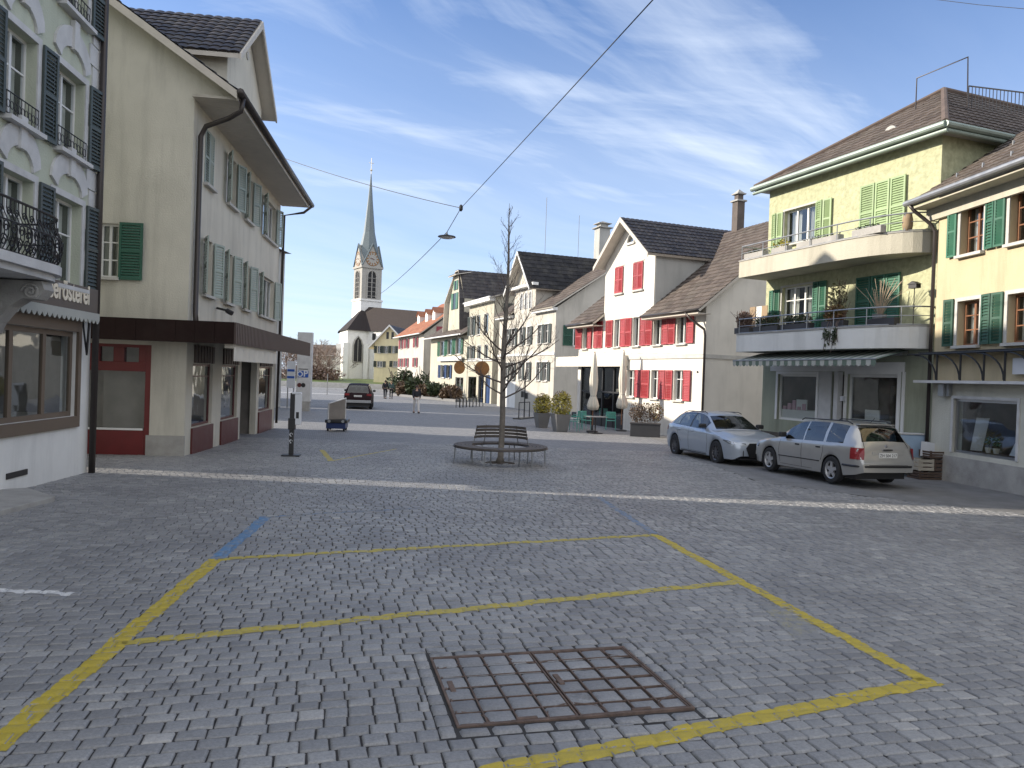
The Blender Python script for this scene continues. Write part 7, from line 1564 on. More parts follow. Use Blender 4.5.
def chair_proto():
    t = thing('terrace_chair', 'x', 'chair', (0, 0, 0)); s = MB(); s.box(-.21, .21, -.21, .21, .435, .46)
    s.build('seat', M_['teal'], t, bevel=.01); b = MB(); n = 8
    for i in range(n): x0 = -.21+.42*i/n; b.box(x0+.004, x0+.42/n-.004, .20+.03, .225+.03, .56, .84)
    b.box(-.22, .22, .222, .262, .80, .86); b.box(-.22, .22, .222, .262, .54, .58); b.build('backrest', M_['teal'], t, bevel=.006)
    for sx in (-1, 1):
        for sy, top in ((-1, .66), (1, .86)): l = MB(); l.tube([(sx*.23, sy*.24, 0), (sx*.215, sy*.215, .44), (sx*.215, sy*.235, top)], .014, 6); l.build('leg', M_['teal'], t)
        a = MB(); a.box(sx*.225-.02, sx*.225+.02, -.25, .24, .655, .68); a.build('armrest', M_['teal'], t, bevel=.006)
    return t
def terrace():
    c0 = chair_proto(); used = False
    spots = [(573, 431, 70, 'teal garden chair standing closest to the potted shrubs'), (579.5, 428.5, 200, 'teal garden chair behind the left parasol pole, back to the house'), (586.5, 430, 95, 'teal garden chair drawn up left of the round table'), (610.5, 430, -5, 'teal garden chair right of the table, facing away from the house wall'), (603.5, 424.5, 0, 'teal garden chair on the far side of the table')]
    for i, (px, py, a, lab) in enumerate(spots):
        o = c0 if i == 0 else copy_tree(c0); o.location = gpt(px, py); o.rotation_euler.z = math.radians(a); o['label'] = lab; o['group'] = 'teal chairs outside the restaurant'
    p = gpt(595, 433.5); t = thing('bistro_table', 'grey bistro table on one foot among the teal chairs', 'table', p, .3); b = MB(); b.box(-.42, .42, -.36, .36, .72, .745); b.build('tabletop', M_['galv'], t, bevel=.006); b = MB(); b.tube([(0, 0, .02), (0, 0, .72)], .03, 8); b.build('column', M_['dark_metal'], t); b = MB(); b.box(-.25, .25, -.25, .25, 0, .03); b.build('foot', M_['dark_metal'], t)
    umbrella(592, 432, 353, 'closed pale parasol left of the table among the teal chairs'); umbrella(621, 431, 351, 'closed pale parasol in front of the first pair of lower red shutters')
    for i, (px, py) in enumerate(((629, 431), )):
        pass
    # pale wooden stools and rail right of the trough
    p = gpt(664, 431); t = thing('terrace_railing', 'low pale metal rail standing between the trough planter and the hatchback', 'railing', p, math.radians(15)); b = MB(); 
    b.tube([(-.35, 0, 0), (-.35, 0, .95), (.5, 0, .95), (.5, 0, 0)], .018, 6); b.tube([(-.35, 0, .5), (.5, 0, .5)], .012, 6); b.build('frame', M_['galv'], t)
    p = gpt(629, 424); t = thing('wooden_chair', 'brown wooden chair behind the right parasol', 'chair', p, math.radians(80)); b = MB(); b.box(-.2, .2, -.2, .2, .43, .46); b.build('seat', M_['wood_frame'], t); b = MB(); b.box(-.2, .2, .19, .21, .55, .88); b.build('backrest', M_['wood_frame'], t)
    for sx in (-1, 1):
        for sy in (-1, 1): MB().box(sx*.18-.015, sx*.18+.015, sy*.18-.015, sy*.18+.015, 0, .43).build('leg', M_['wood_frame'], t)
    # lounge bench of the restaurant
    p = gpt(588, 421); t = thing('lounge_bench', 'long black upholstered bench along the restaurant entrance', 'bench', p, math.radians(-66)); b = MB(); b.box(-1.5, 1.5, -.3, .3, .12, .45); b.build('seat', M_['black'], t, bevel=.03); b = MB(); b.box(-1.5, 1.5, .22, .36, .45, .95); b.build('backrest', M_['black'], t, bevel=.03)
def street_bits():
    # ticket post with white box
    p = gpt(291, 456); t = thing('parking_meter', 'slim black post with white box and pale lettering near the left kerb', 'post', p, math.radians(8)); H = at(297, 393, p.y).z-p.z
    b = MB(); b.box(-.055, .055, -.05, .05, .03, H); b.box(-.085, .085, -.08, .08, H*.42, H*.60); b.build('post', M_['black'], t, bevel=.01); b = MB(); b.box(-.22, .22, -.15, .15, 0, .035); b.build('base_plate', M_['dark_metal'], t); b = MB(); b.box(.06, .22, -.07, .07, H*.50, H-.03); b.prism([(-.02, H-.03), (.22, H-.03), (.20, H+.015), (-.02, H+.02)], -.075, .075); b.build('ticket_box', M_['sign_white'], t, bevel=.012); b = MB(); b.box(.10, .17, -.074, -.0705, H*.60, H*.70); b.build('slot_panel', M_['dark_metal'], t)
    g = MB(); 
    rn = random.Random(2)
    for k in range(3):
        z = .32+k*.17; g.tube([(-.03+.02*math.sin(q*.9+k), -.053, z+.012*q) for q in range(9)], .007, 4); g.tube([(.03*math.cos(q*.7), -.053, z+.05+.04*math.sin(q*.7)) for q in range(8)], .006, 4)
    g.build('pale_lettering', M_['sign_white'], t)
    # tall pale information stele with parking pictogram
    p = gpt(309.5, 411.0); t = thing('information_stele', 'tall pale grey stele with blue parking sign, standing behind the brown marquee', 'sign', p, math.radians(-2)); Z = lambda py: at(308, py, p.y).z-p.z; X = lambda px: at(px, 380, p.y).x-p.x
    b = MB(); x0, x1 = X(297), X(311.5); b.box(x0, x1, -.15, .15, .55, Z(332.5)); b.build('panel', M_['concrete_pale'], t, bevel=.01); b = MB(); b.box(X(303), X(310.5), -.14, .14, -.05, .55); b.build('foot', M_['concrete'], t)
    b = MB(); b.box(X(298.5), X(309), -.162, -.151, Z(377.5), Z(371)); so = b.build('blue_sign', M_['blue_sign'], t); b = MB(); b.box(X(304), X(308.5), -.166, -.1625, Z(376.5), Z(371.8)); M = Matrix.Translation(((X(304.2)+X(308.3))/2, -.167, Z(376.6))) @ Matrix.Rotation(PI/2, 4, 'X'); text_mesh('P', .52, M_['sign_white'], so, M, align='CENTER', bold=.012)
    b = MB(); n = 16; cx, cz = X(300.6), Z(374.3); b.add([(cx+r_*math.cos(2*PI*q/n), -.166, cz+r_*math.sin(2*PI*q/n)) for q in range(n) for r_ in (.11, .17)], [(2*q, 2*q+1, (2*q+3) % (2*n), (2*q+2) % (2*n)) for q in range(n)]); b.build('pictogram', M_['sign_white'], so)
    b = MB(); b.box(X(299), X(308.5), -.160, -.151, Z(369.6), Z(368.9)); b.build('text_line', M_['dark_metal'], t)
    for k, px in enumerate((300.2, 304.2)):
        b = MB(); cx, cz = X(px), Z(385.3); b.add([(cx+.13*math.cos(2*PI*q/n), -.155, cz+.13*math.sin(2*PI*q/n)) for q in range(n)], [tuple(range(n))]); b.build('round_pictogram', M_['dark_red' if k == 0 else 'dark_metal'], t)
    # direction sign stack, partly hidden by the marquee
    p = gpt(290, 408); t = thing('direction_sign', 'white direction sign board with two blue lines left of the tall stele', 'sign', p); X = lambda px: at(px, 380, p.y).x-p.x; Z = lambda py: at(290, py, p.y).z-p.z
    b = MB(); b.box(X(287), X(295), -.06, .06, Z(388), Z(361)); b.build('board', M_['sign_white'], t); b = MB()
    for a, c in ((371.5, 369.2), (378.3, 376)): b.box(X(287.4), X(294.6), -.07, -.061, Z(a), Z(c))
    b.build('blue_line', M_['blue_sign'], t); b = MB(); 
    for px in (288, 294): b.tube([(X(px), 0, -.1), (X(px), 0, Z(361))], .04, 6)
    b.build('pole', M_['galv'], t)
    # blue street cart with an upright grey panel
    p = gpt(337, 430.5); t = thing('tool_trolley', 'low blue trolley with upright grey panel standing at the edge of the sun strip', 'trolley', p, math.radians(6)); s = 28.7/740
    b = MB(); b.box(-.36, .36, -.45, .45, .10, .32); b.build('chassis', M_['blue'], t, bevel=.02); b = MB(); b.box(-.40, .42, -.5, .5, .32, .44); b.build('deck', M_['dark_metal'], t, bevel=.02); b = MB(); 
    for sx in (-.24, .27): b.lathe([(.055, 0), (.055, -.02)], (sx, -.505, .385), 12, 'y')
    b.build('round_lamp', M_['galv'], t)
    b = MB(); b.add([(-.30, -.34, .44), (.26, .30, .44), (.26, .30, 1.22), (-.30, -.34, 1.02)], [(0, 1, 2, 3)]); b.add([(-.33, -.32, .44), (.23, .32, .44), (.23, .32, 1.22), (-.33, -.32, 1.02)], [(3, 2, 1, 0)]); b.build('panel', M_['interior'], t); b = MB(); b.tube([(-.30, -.34, .44), (-.30, -.34, 1.04), (.26, .30, 1.24), (.26, .30, .44)], .03, 6); b.build('panel_frame', M_['concrete_pale'], t)
    for sx in (-1, 1):
        for sy in (-1, 1): w = MB(); w.lathe([(.10, -.03), (.10, .03)], (sx*.30, sy*.34, .10), 14, 'x'); w.build('wheel', M_['tyre'], t)
    # bicycle stands
    for i in range(8):
        p = gpt(458+i*3.3, 407.5-.15*i); t = thing('bicycle_stand', 'thin dark metal hoop of the row before the narrow cream house', 'bicycle stand', p, math.radians(69), 'row of dark bicycle hoops'); b = MB(); b.tube([(-.35, 0, 0), (-.35, 0, .65), (-.28, 0, .72), (.28, 0, .72), (.35, 0, .65), (.35, 0, 0)], .03, 6); b.build('hoop', M_['dark_metal'], t)
    for i, (px, lab) in enumerate(((519, 'dark metal bin stand with two posts before the garage, left of the shrubs'),)):
        p = gpt(px+5, 418.5); t = thing('litter_rack', lab, 'rack', p, math.radians(69)); b = MB(); b.tube([(-.9, 0, 0), (-.9, 0, .95), (.9, 0, .95), (.9, 0, 0)], .03, 6); b.tube([(0, 0, 0), (0, 0, 2.7)], .035, 6); b.box(-1.2, 1.2, -.25, .25, .0, .06); b.build('frame', M_['dark_metal'], t); b = MB(); b.box(-.5, -.2, -.05, .05, 1.25, 1.6); b.box(.2, .45, -.05, .05, 1.15, 1.5); b.build('notice_box', M_['dark_metal'], t)
    # crates, blue box
    for i, (px, py, lab, m, w, d, hh) in enumerate(((925, 478, 'lower pale slatted fruit crate by the ochre house corner', 'crate', .44, .34, .26),)): pass
    base = gpt(923.5, 478.5); rz = math.radians(-85)+.0
    def crate(name, lab, off, z, w, d, hh, m):
        t = thing(name, lab, 'crate', base+Vector((off[0], off[1], z)), math.radians(5), 'stacked wooden crates by the ochre house'); 
        for sx in (-1, 1):
            for sy in (-1, 1): MB().box(sx*w/2-.02, sx*w/2+.02, sy*d/2-.02, sy*d/2+.02, 0, hh).build('corner_post', M_[m], t)
        b = MB(); n = 3
        for k in range(n):
            z0 = hh*(k+.1)/n; z1 = hh*(k+.82)/n
            for sy in (-1, 1): b.box(-w/2, w/2, sy*(d/2+.021), sy*(d/2+.021)+sy*.012 if sy > 0 else sy*(d/2+.021), z0, z1) if sy > 0 else b.box(-w/2, w/2, -(d/2+.033), -(d/2+.021), z0, z1)
            for sx in (-1, 1): x_ = sorted((sx*(w/2+.021), sx*(w/2+.033))); b.box(x_[0], x_[1], -d/2, d/2, z0, z1)
        b.box(-w/2, w/2, -d/2, d/2, .01, .03); b.build('slats', M_[m], t); return t
    crate('wooden_crate', 'dark brown slatted crate at the bottom of the stack by the ochre house', (.10, 0), 0, .72, .46, .20, 'crate_dark'); crate('wooden_crate', 'pale slatted crate with openings, left in the middle of the stack', (-.09, -.02), .215, .34, .42, .30, 'crate'); crate('wooden_crate', 'brown slatted crate, right in the middle of the stack beside the pale crate', (.32, 0), .215, .38, .42, .30, 'crate_dark'); crate('wooden_crate', 'dark crate lying on top of the stack below the white sheets', (.26, 0), .53, .50, .42, .18, 'crate_dark')
    t = thing('storage_box', 'pale blue plastic box leaning behind the crate stack at the house corner', 'box', base+Vector((-.12, .55, 0)), math.radians(4)); b = MB(); b.prism([(-.42, 0), (.42, 0), (.46, .95), (.38, 1.05), (-.44, 1.05), (-.46, .95)], -.12, .14); b.build('body', M_['bluebag'], t, bevel=.03); b = MB(); b.prism([(-.47, 1.05), (.42, 1.05), (.38, 1.09), (-.44, 1.09)], -.14, .16); b.build('lid', M_['concrete_pale'], t, bevel=.01)
    t = thing('paper_sheets', 'white printed sheets stuck upright in the top crate', 'papers', base+Vector((.2, .05, .56)), .1); b = MB()
    for k in range(4): b.add([(-.3+.17*k, .0+.03*k, 0), (-.06+.17*k, .02+.03*k, 0), (-.0+.17*k, .06, .34-.03*k), (-.24+.17*k, .05, .36-.02*k)], [(0, 1, 2, 3)]); b.add([(-.3+.17*k, .006+.03*k, 0), (-.06+.17*k, .026+.03*k, 0), (-.0+.17*k, .066, .34-.03*k), (-.24+.17*k, .056, .36-.02*k)], [(3, 2, 1, 0)])
    b.build('sheets', M_['sign_white'], t)
    # evergreen in front of the shop
    p = at(880, 440, 18.75); p.z = gz(p.y); t = thing('shop_shrub', 'small round yellow green shrub in a pot before the shop window', 'potted plant', p+Vector((-.45, .1, 0))); b = MB(); b.lathe([(.16, 0), (.22, .4), (.18, .4)], n=14); b.build('pot', M_['planter'], t); f = MB(); leafclump(f, (0, 0, .85), .30, .30, .42, 500, .04, random.Random(8)); f.build('foliage', M_['yellow_green_leaves'], t)
    # low dark bench by the shop between the two cars
    p = gpt(770, 455); p = at(783, 440, 22.3); p.z = gz(p.y); t = thing('shop_bench', 'low dark bench under the shop window between the two parked cars', 'bench', p+Vector((-.5, -.1, 0)), math.radians(-69)); b = MB(); b.box(-.7, .7, -.2, .2, .42, .46); b.build('seat', M_['wood_bench'], t); b = MB(); b.box(-.7, .7, .18, .21, .55, .85); b.build('backrest', M_['wood_bench'], t)
    for sx in (-.55, .55): b = MB(); b.box(sx-.02, sx+.02, -.18, .20, 0, .42); b.box(sx-.02, sx+.02, .17, .21, .42, .8); b.build('leg', M_['dark_metal'], t)
    # advertising column far beyond, street posts
    for i, (px, py, hh, lab) in enumerate(((418.5, 393, 3.6, 'thin pale flagpole before the hedge'), (327, 395, 2.2, 'thin grey post far down the street'))):
        p = gpt(px, py); t = thing('thin_post', lab, 'post', p); b = MB(); b.tube([(0, 0, 0), (0, 0, hh)], .05, 6); b.build('post', M_['galv'], t)
def balcony_plants(h):
    z0, z1 = h.bz; rnd = random.Random(9); M = Matrix.Translation(h.O) @ Matrix.Rotation(h.rz, 4, 'Z')
    def W(x, y, z): return M @ Vector((x, y, z))
    def px_at(px, py, y=-.95): q = h.hit(px, py, 1, y); return q.x
    def box_plant(px0, px1, z, lab, leafm, n, hh, boxm='planter', trailing=False, y=-.95, sticks=0, size=.045):
        x0, x1 = px_at(px0, 320, y), px_at(px1, 320, y); cx = (x0+x1)/2; t = thing('window_box', lab, 'flower box', W(cx, y, z+.045), h.rz, 'planters on the two balconies'); w = (x1-x0)/2
        b = MB(); b.box(-w, w, -.10, .10, 0, .20); b.build('trough', M_[boxm], t, bevel=.01); 
        if n: f = MB(); leafclump(f, (0, 0, .2+hh*.5), w, .16, hh*.6, n, size, rnd, .0); f.build('foliage', M_[leafm], t)
        if trailing:
            f = MB(); s = MB()
            for k in range(9):
                xx = rnd.uniform(-w*.9, w*.9); L = rnd.uniform(.25, .75); s.tube([(xx, -.1, .2), (xx+.03, -.18, .1), (xx+rnd.uniform(-.1, .1), -.22, -L*.6), (xx+rnd.uniform(-.15, .15), -.23, -L)], .008, 4)
                leafclump(f, (xx, -.22, -L*.5), .08, .04, L*.5, 26, .04, rnd, 0)
            s.build('stems', M_['bark_dark'], t); f.build('trailing_leaves', M_['dark_leaves'], t)
        if sticks:
            s = MB()
            for k in range(sticks): xx = rnd.uniform(-w, w); s.tube([(xx, 0, .15), (xx+rnd.gauss(0, .06), rnd.gauss(0, .04), .2+hh*.5), (xx+rnd.gauss(0, .14), rnd.gauss(0, .1), .2+hh*rnd.uniform(.7, 1.2))], .007, 4)
            s.build('stems', M_['dry_twigs'], t)
        return t
    box_plant(737, 752, z0, 'bushy dry heather box at the left end of the lower balcony', 'dry_twigs', 520, .50, sticks=70)
    box_plant(756, 780, z0, 'long dark box with low dry plants left of the balcony door', 'dark_leaves', 420, .30, sticks=30)
    box_plant(783, 812, z0, 'long dark box with low growth in front of the balcony door', 'dark_leaves', 380, .24, sticks=24)
    box_plant(824, 846, z0, 'box with dark reddish plant trailing far down over the lower balcony edge', 'reddish_leaves', 520, .42, trailing=True, sticks=16)
    box_plant(868, 897, z0, 'large dark trough on the right part of the lower balcony', 'dark_leaves', 0, .2, y=-.7)
    box_plant(744, 763, z1, 'weathered pale stone box at the left end of the upper balcony', 'dark_leaves', 60, .1, 'concrete'); box_plant(771, 787, z1, 'pale stone box with a small green plant on the upper balcony', 'yellow_green_leaves', 140, .2, 'concrete'); box_plant(796, 838, z1, 'long weathered pale box in the middle of the upper balcony', 'dark_leaves', 60, .08, 'concrete'); box_plant(851, 880, z1, 'long weathered box under the closed light green shutters', 'dark_leaves', 70, .08, 'concrete')
    # standing pieces
    x = px_at(838, 300, -.5); t = thing('potted_conifer', 'lit variegated shrub in front of the wall beside the balcony shutter', 'potted plant', W(x, -.5, z0+.045), h.rz); b = MB(); b.lathe([(.13, 0), (.17, .28)], n=12); b.build('pot', M_['planter'], t); f = MB(); leafclump(f, (0, 0, .85), .30, .25, .62, 380, .05, rnd, .1); leafclump(f, (-.15, 0, .45), .25, .25, .4, 200, .05, rnd, .1); f.build('foliage', M_['pale_variegated'], t); s = MB()
    for k in range(14): s.tube([(0, 0, .2), (rnd.uniform(-.3, .3), rnd.uniform(-.2, .2), rnd.uniform(.6, 1.5))], .008, 4)
    s.build('stems', M_['dry_twigs'], t)
    x = px_at(880, 300, -.6); t = thing('dry_grass_bundle', 'bundle of dry pale branches fanning out before the closed shutters', 'potted plant', W(x, -.6, z0+.25), h.rz); s = MB()
    for k in range(34):
        a = rnd.gauss(0, .36); c = rnd.gauss(0, .2); L = rnd.uniform(.55, 1.15); s.tube([(0, 0, 0), (math.sin(a)*L*.5, c*.3, L*.5), (math.sin(a*1.3)*L, c*.6, L*math.cos(a))], .006, 4)
    s.build('branches', M_['dry_wood'], t); b = MB(); b.lathe([(.15, -.2), (.19, .12)], n=12); b.build('pot', M_['planter_grey'], t)
    x = px_at(914, 300, -.45); t = thing('bird_feeder', 'small dark box on a thin stake on the right of the lower balcony', 'bird feeder', W(x, -.45, z0+.04), h.rz); b = MB(); b.tube([(0, 0, 0), (0, 0, .95)], .012, 5); b.build('stake', M_['dark_metal'], t); b = MB(); b.box(-.12, .12, -.08, .08, .95, 1.05); b.prism([(-.15, 1.05), (.15, 1.05), (0, 1.13)], -.1, .1); b.build('feeder_box', M_['dark_metal'], t)
    x = px_at(760, 300, -.4); t = thing('balcony_screen', 'pale brown folded screen standing at the left end of the lower balcony', 'screen', W(x, -.42, z0+.04), h.rz)
    for k, m in enumerate(('card', 'curtain', 'card')): b = MB(); b.box(-.45+.3*k, -.17+.3*k, -.02+.03*(k % 2), .0+.03*(k % 2), 0, .95); b.build('panel', M_[m], t)
    x = h.L-1.05; t = thing('wooden_cask', 'small wooden cask standing at the right end of the upper balcony', 'cask', W(h.hit(908, 215, 1, -.55).x, -.55, z1+.04), h.rz); b = MB(); b.lathe([(.10, 0), (.13, .15), (.13, .3), (.10, .45)], n=14); b.build('body', M_['card'], t, smooth=True)
def cables():
    N = at(461, 208, 27.0); Lm = at(447, 232, 29.3); E = at(380, 294, 54.0); S_ = at(650, 0, 12.0); S2 = S_+(S_-N).normalized()*14
    def sag(a, b, s, n=16): return [a+(b-a)*i/n-Vector((0, 0, s*4*(i/n)*(1-i/n))) for i in range(n+1)]
    t = thing('overhead_cable', 'long thin cable crossing the sky from the upper right down to the lower left', 'cable', N); f = lambda P: [p-N for p in P]
    b = MB(); b.tube(f(sag(N, S2, .05)), .011, 5); b.tube(f(sag(N, Lm, 0)), .014, 5); b.tube(f(sag(Lm, E, .15)), .015, 5); b.build('wire', M_['black'], t); k = MB(); k.lathe([(.03, -.12), (.07, -.06), (.07, .06), (.03, .12)], n=10); k.build('junction', M_['black'], t)
    W = at(282, 157.5, 31.5); t = thing('guy_wire', 'thin span wire running from the cable junction to the cream house roof', 'cable', N); b = MB(); b.tube(f(sag(N, W, .12)), .012, 5); b.build('wire', M_['black'], t)
    t = thing('street_lamp', 'flat dark lamp hanging from the overhead cable above the square', 'street lamp', Lm); b = MB(); b.lathe([(.02, .0), (.03, -.08), (.10, -.12), (.34, -.17), (.36, -.20), (.30, -.21)], n=24); b.build('lamp_shade', M_['dark_metal'], t); b = MB(); b.lathe([(.28, -.212), (.22, -.25), (.05, -.27)], n=20); b.build('lamp_glass', M_['concrete_pale'], t)
    a = at(915, -3, 14.); c = at(1060, 12, 11.); t = thing('thin_wire', 'faint thin wire near the top right corner of the sky', 'cable', a); b = MB(); b.tube([Vector((0, 0, 0)), (c-a)*.5-Vector((0, 0, .02)), c-a], .006, 4); b.build('wire', M_['dark_metal'], t)
# ------------------------------------------------------------------ people
def person(name, label, px, py, h, rz, pose, cols, Y=None):
    p = gpt(px, py) if Y is None else at(px, py, Y)
    if Y is not None: p.z = gz(p.y)
    t = thing(name, label, 'person', p, rz); k = h/1.75; st = pose
    J = {'pel': (0, 0, .95), 'wa': (0, 0, 1.12), 'ch': (0, -.01, 1.33), 'nk': (0, -.01, 1.49), 'hd': (0, -.03, 1.60), 'ht': (0, -.02, 1.68)}
    for s, n in ((-1, 'l'), (1, 'r')):
        f = st*s*.22; J[n+'hip'] = (s*.10, 0, .90); J[n+'kn'] = (s*.105, -f*.55-.02, .50); J[n+'an'] = (s*.10, -f*1.05+(.05 if f < 0 else 0), .10+(.03 if f < 0 else 0)); J[n+'to'] = (s*.11, -f*1.05-.16, .04)
        J[n+'sh'] = (s*.19, 0, 1.42); J[n+'el'] = (s*.25, f*.45, 1.14); J[n+'wr'] = (s*.23, f*.8-.10, .92); J[n+'ha'] = (s*.22, f*.9-.14, .84)
    def skin(names, edges, rad, nm, m):
        me = bpy.data.meshes.new(nm); me.from_pydata([tuple(c*k for c in J[n]) for n in names], [(names.index(a), names.index(b)) for a, b in edges], []); me.update()
        o = bpy.data.objects.new(nm, me); C.objects.link(o); o.parent = t; o.modifiers.new('s', 'SKIN')
        for i, n in enumerate(names): r = rad[n]*k; me.skin_vertices[0].data[i].radius = (r, r*(.72 if n in ('pel', 'wa', 'ch') else 1))
        me.skin_vertices[0].data[0].use_root = True; sb = o.modifiers.new('ss', 'SUBSURF'); sb.levels = 2; sb.render_levels = 2; me.materials.append(M_[m]); return o
    names = ['pel', 'wa', 'ch', 'nk', 'hd', 'ht', 'lhip', 'lkn', 'lan', 'lto', 'rhip', 'rkn', 'ran', 'rto', 'lsh', 'lel', 'lwr', 'lha', 'rsh', 'rel', 'rwr', 'rha']
    ed = [('pel', 'wa'), ('wa', 'ch'), ('ch', 'nk'), ('nk', 'hd'), ('hd', 'ht')]+[e for s in 'lr' for e in (('pel', s+'hip'), (s+'hip', s+'kn'), (s+'kn', s+'an'), (s+'an', s+'to'), ('ch', s+'sh'), (s+'sh', s+'el'), (s+'el', s+'wr'), (s+'wr', s+'ha'))]
    R = dict(pel=.13, wa=.12, ch=.15, nk=.05, hd=.09, ht=.085); 
    for s in 'lr': R.update({s+'hip': .085, s+'kn': .055, s+'an': .04, s+'to': .04, s+'sh': .06, s+'el': .042, s+'wr': .03, s+'ha': .035})
    skin(names, ed, R, 'body', 'skin')
    jn = ['ch', 'wa', 'pel', 'lsh', 'lel', 'lwr', 'rsh', 'rel', 'rwr']; R2 = dict(ch=.185, wa=.165, pel=.175, lsh=.085, lel=.065, lwr=.05, rsh=.085, rel=.065, rwr=.05)
    skin(jn, [('ch', 'wa'), ('wa', 'pel'), ('ch', 'lsh'), ('lsh', 'lel'), ('lel', 'lwr'), ('ch', 'rsh'), ('rsh', 'rel'), ('rel', 'rwr')], R2, 'jacket', cols[0])
    tn = ['pel', 'lhip', 'lkn', 'lan', 'rhip', 'rkn', 'ran']; R3 = dict(pel=.15, lhip=.105, lkn=.075, lan=.062, rhip=.105, rkn=.075, ran=.062); skin(tn, [('pel', 'lhip'), ('lhip', 'lkn'), ('lkn', 'lan'), ('pel', 'rhip'), ('rhip', 'rkn'), ('rkn', 'ran')], R3, 'trousers', cols[1])
    sh = MB()
    for s in 'lr': a = Vector(J[s+'an'])*k; sh.box(a.x-.05*k, a.x+.05*k, a.y-.20*k, a.y+.07*k, 0, .09*k)
    sh.build('shoes', M_['black'], t, bevel=.02)
    hr = MB(); hd = Vector(J['hd'])*k; n = 12; prof = [(.02, .155), (.075, .135), (.105, .08), (.112, .02), (.10, -.05)]; vs = [(hd.x+r*k*math.cos(2*PI*j/n), hd.y+.02*k+r*k*math.sin(2*PI*j/n)*(1.08), hd.z+z*k+(.05*k if math.sin(2*PI*j/n) < -.2 and z < .03 else 0)) for r, z in prof for j in range(n)]; hr.add(vs, [(i*n+j, i*n+(j+1) % n, (i+1)*n+(j+1) % n, (i+1)*n+j) for i in range(len(prof)-1) for j in range(n)]+[tuple(range(n))]); hr.build('hair', M_[cols[2]], t, smooth=True)
    return t
def people():
    person('person', 'person in a dark jacket and pale trousers walking alone on the open square', 416, 414, 1.72, math.radians(20), 1.0, ('fabric_navy', 'fabric_pale', 'hair'), Y=45.5)
    person('person', 'person in black clothes walking on the left of the far pair', 385, 397, 1.78, math.radians(180), .6, ('fabric_navy', 'fabric_navy', 'hair'), Y=71)
    person('person', 'person in a grey green coat walking on the right of the far pair', 391, 397, 1.72, math.radians(190), -.7, ('fabric_green', 'fabric_navy', 'card'), Y=71.5)
# ------------------------------------------------------------------ the far end of the street
def bush(name, lab, px, Y, w, hh, m, n, seed, cat='shrub', size=.22, group=None, twigs=0, z=None):
    p = at(px, 390, Y); p.z = gz(Y) if z is None else z; t = thing(name, lab, cat, p, 0, group); r = random.Random(seed); f = MB()
    for k in range(7): leafclump(f, (r.uniform(-.5, .5)*w, r.uniform(-.3, .3)*w, hh*r.uniform(.3, .7)), w*.35, w*.32, hh*.36, n//7, size, r, .1)
    f.build('foliage', M_[m], t); s = MB()
    for k in range(8+twigs): a = r.uniform(0, 6.28); s.tube([(0, 0, 0), (w*.25*math.cos(a), w*.25*math.sin(a), hh*.5), (w*.5*math.cos(a), w*.5*math.sin(a), hh*r.uniform(.7, 1.1))], .04, 4)
    s.build('stems', M_['bark_dark'], t); return t
def bare_tree(name, lab, px, Y, hh, w, seed, m='dry_twigs', z=None, group=None, n=1500):
    p = at(px, 390, Y); p.z = gz(Y) if z is None else z; t = thing(name, lab, 'tree', p, 0, group); r = random.Random(seed); b = MB(); tw = MB(); b.tube([(0, 0, 0), (.1, 0, hh*.4), (.05, 0, hh*.9)], [hh*.03, hh*.018, hh*.004], 6); b.build('trunk', M_['bark_dark'], t)
    def br(p0, d, L, rr, dep):
        p1 = p0+d*L*.5+Vector((0, 0, L*.04)); p2 = p1+(d+Vector((r.gauss(0, .15), r.gauss(0, .15), .15))).normalized()*L*.5; tw.tube([p0, p1, p2], [rr, rr*.7, rr*.3], 3, cap=False)
        if dep < 3:
            for k in range(4): q = p0+(p2-p0)*r.uniform(.3, 1); nd = (d+Vector((r.gauss(0, .6), r.gauss(0, .6), r.gauss(.1, .5)))).normalized(); br(q, nd, L*.58, rr*.6, dep+1)
    for k in range(14):
        z_ = hh*(.22+.65*k/14); a = k*2.4; el = r.uniform(.2, .9); br(Vector((0, 0, z_)), Vector((math.cos(a)*math.cos(el), math.sin(a)*math.cos(el), math.sin(el))), w*.5*(1.15-k/18), hh*.010, 0)
    tw.build('crown', M_[m], t); return t
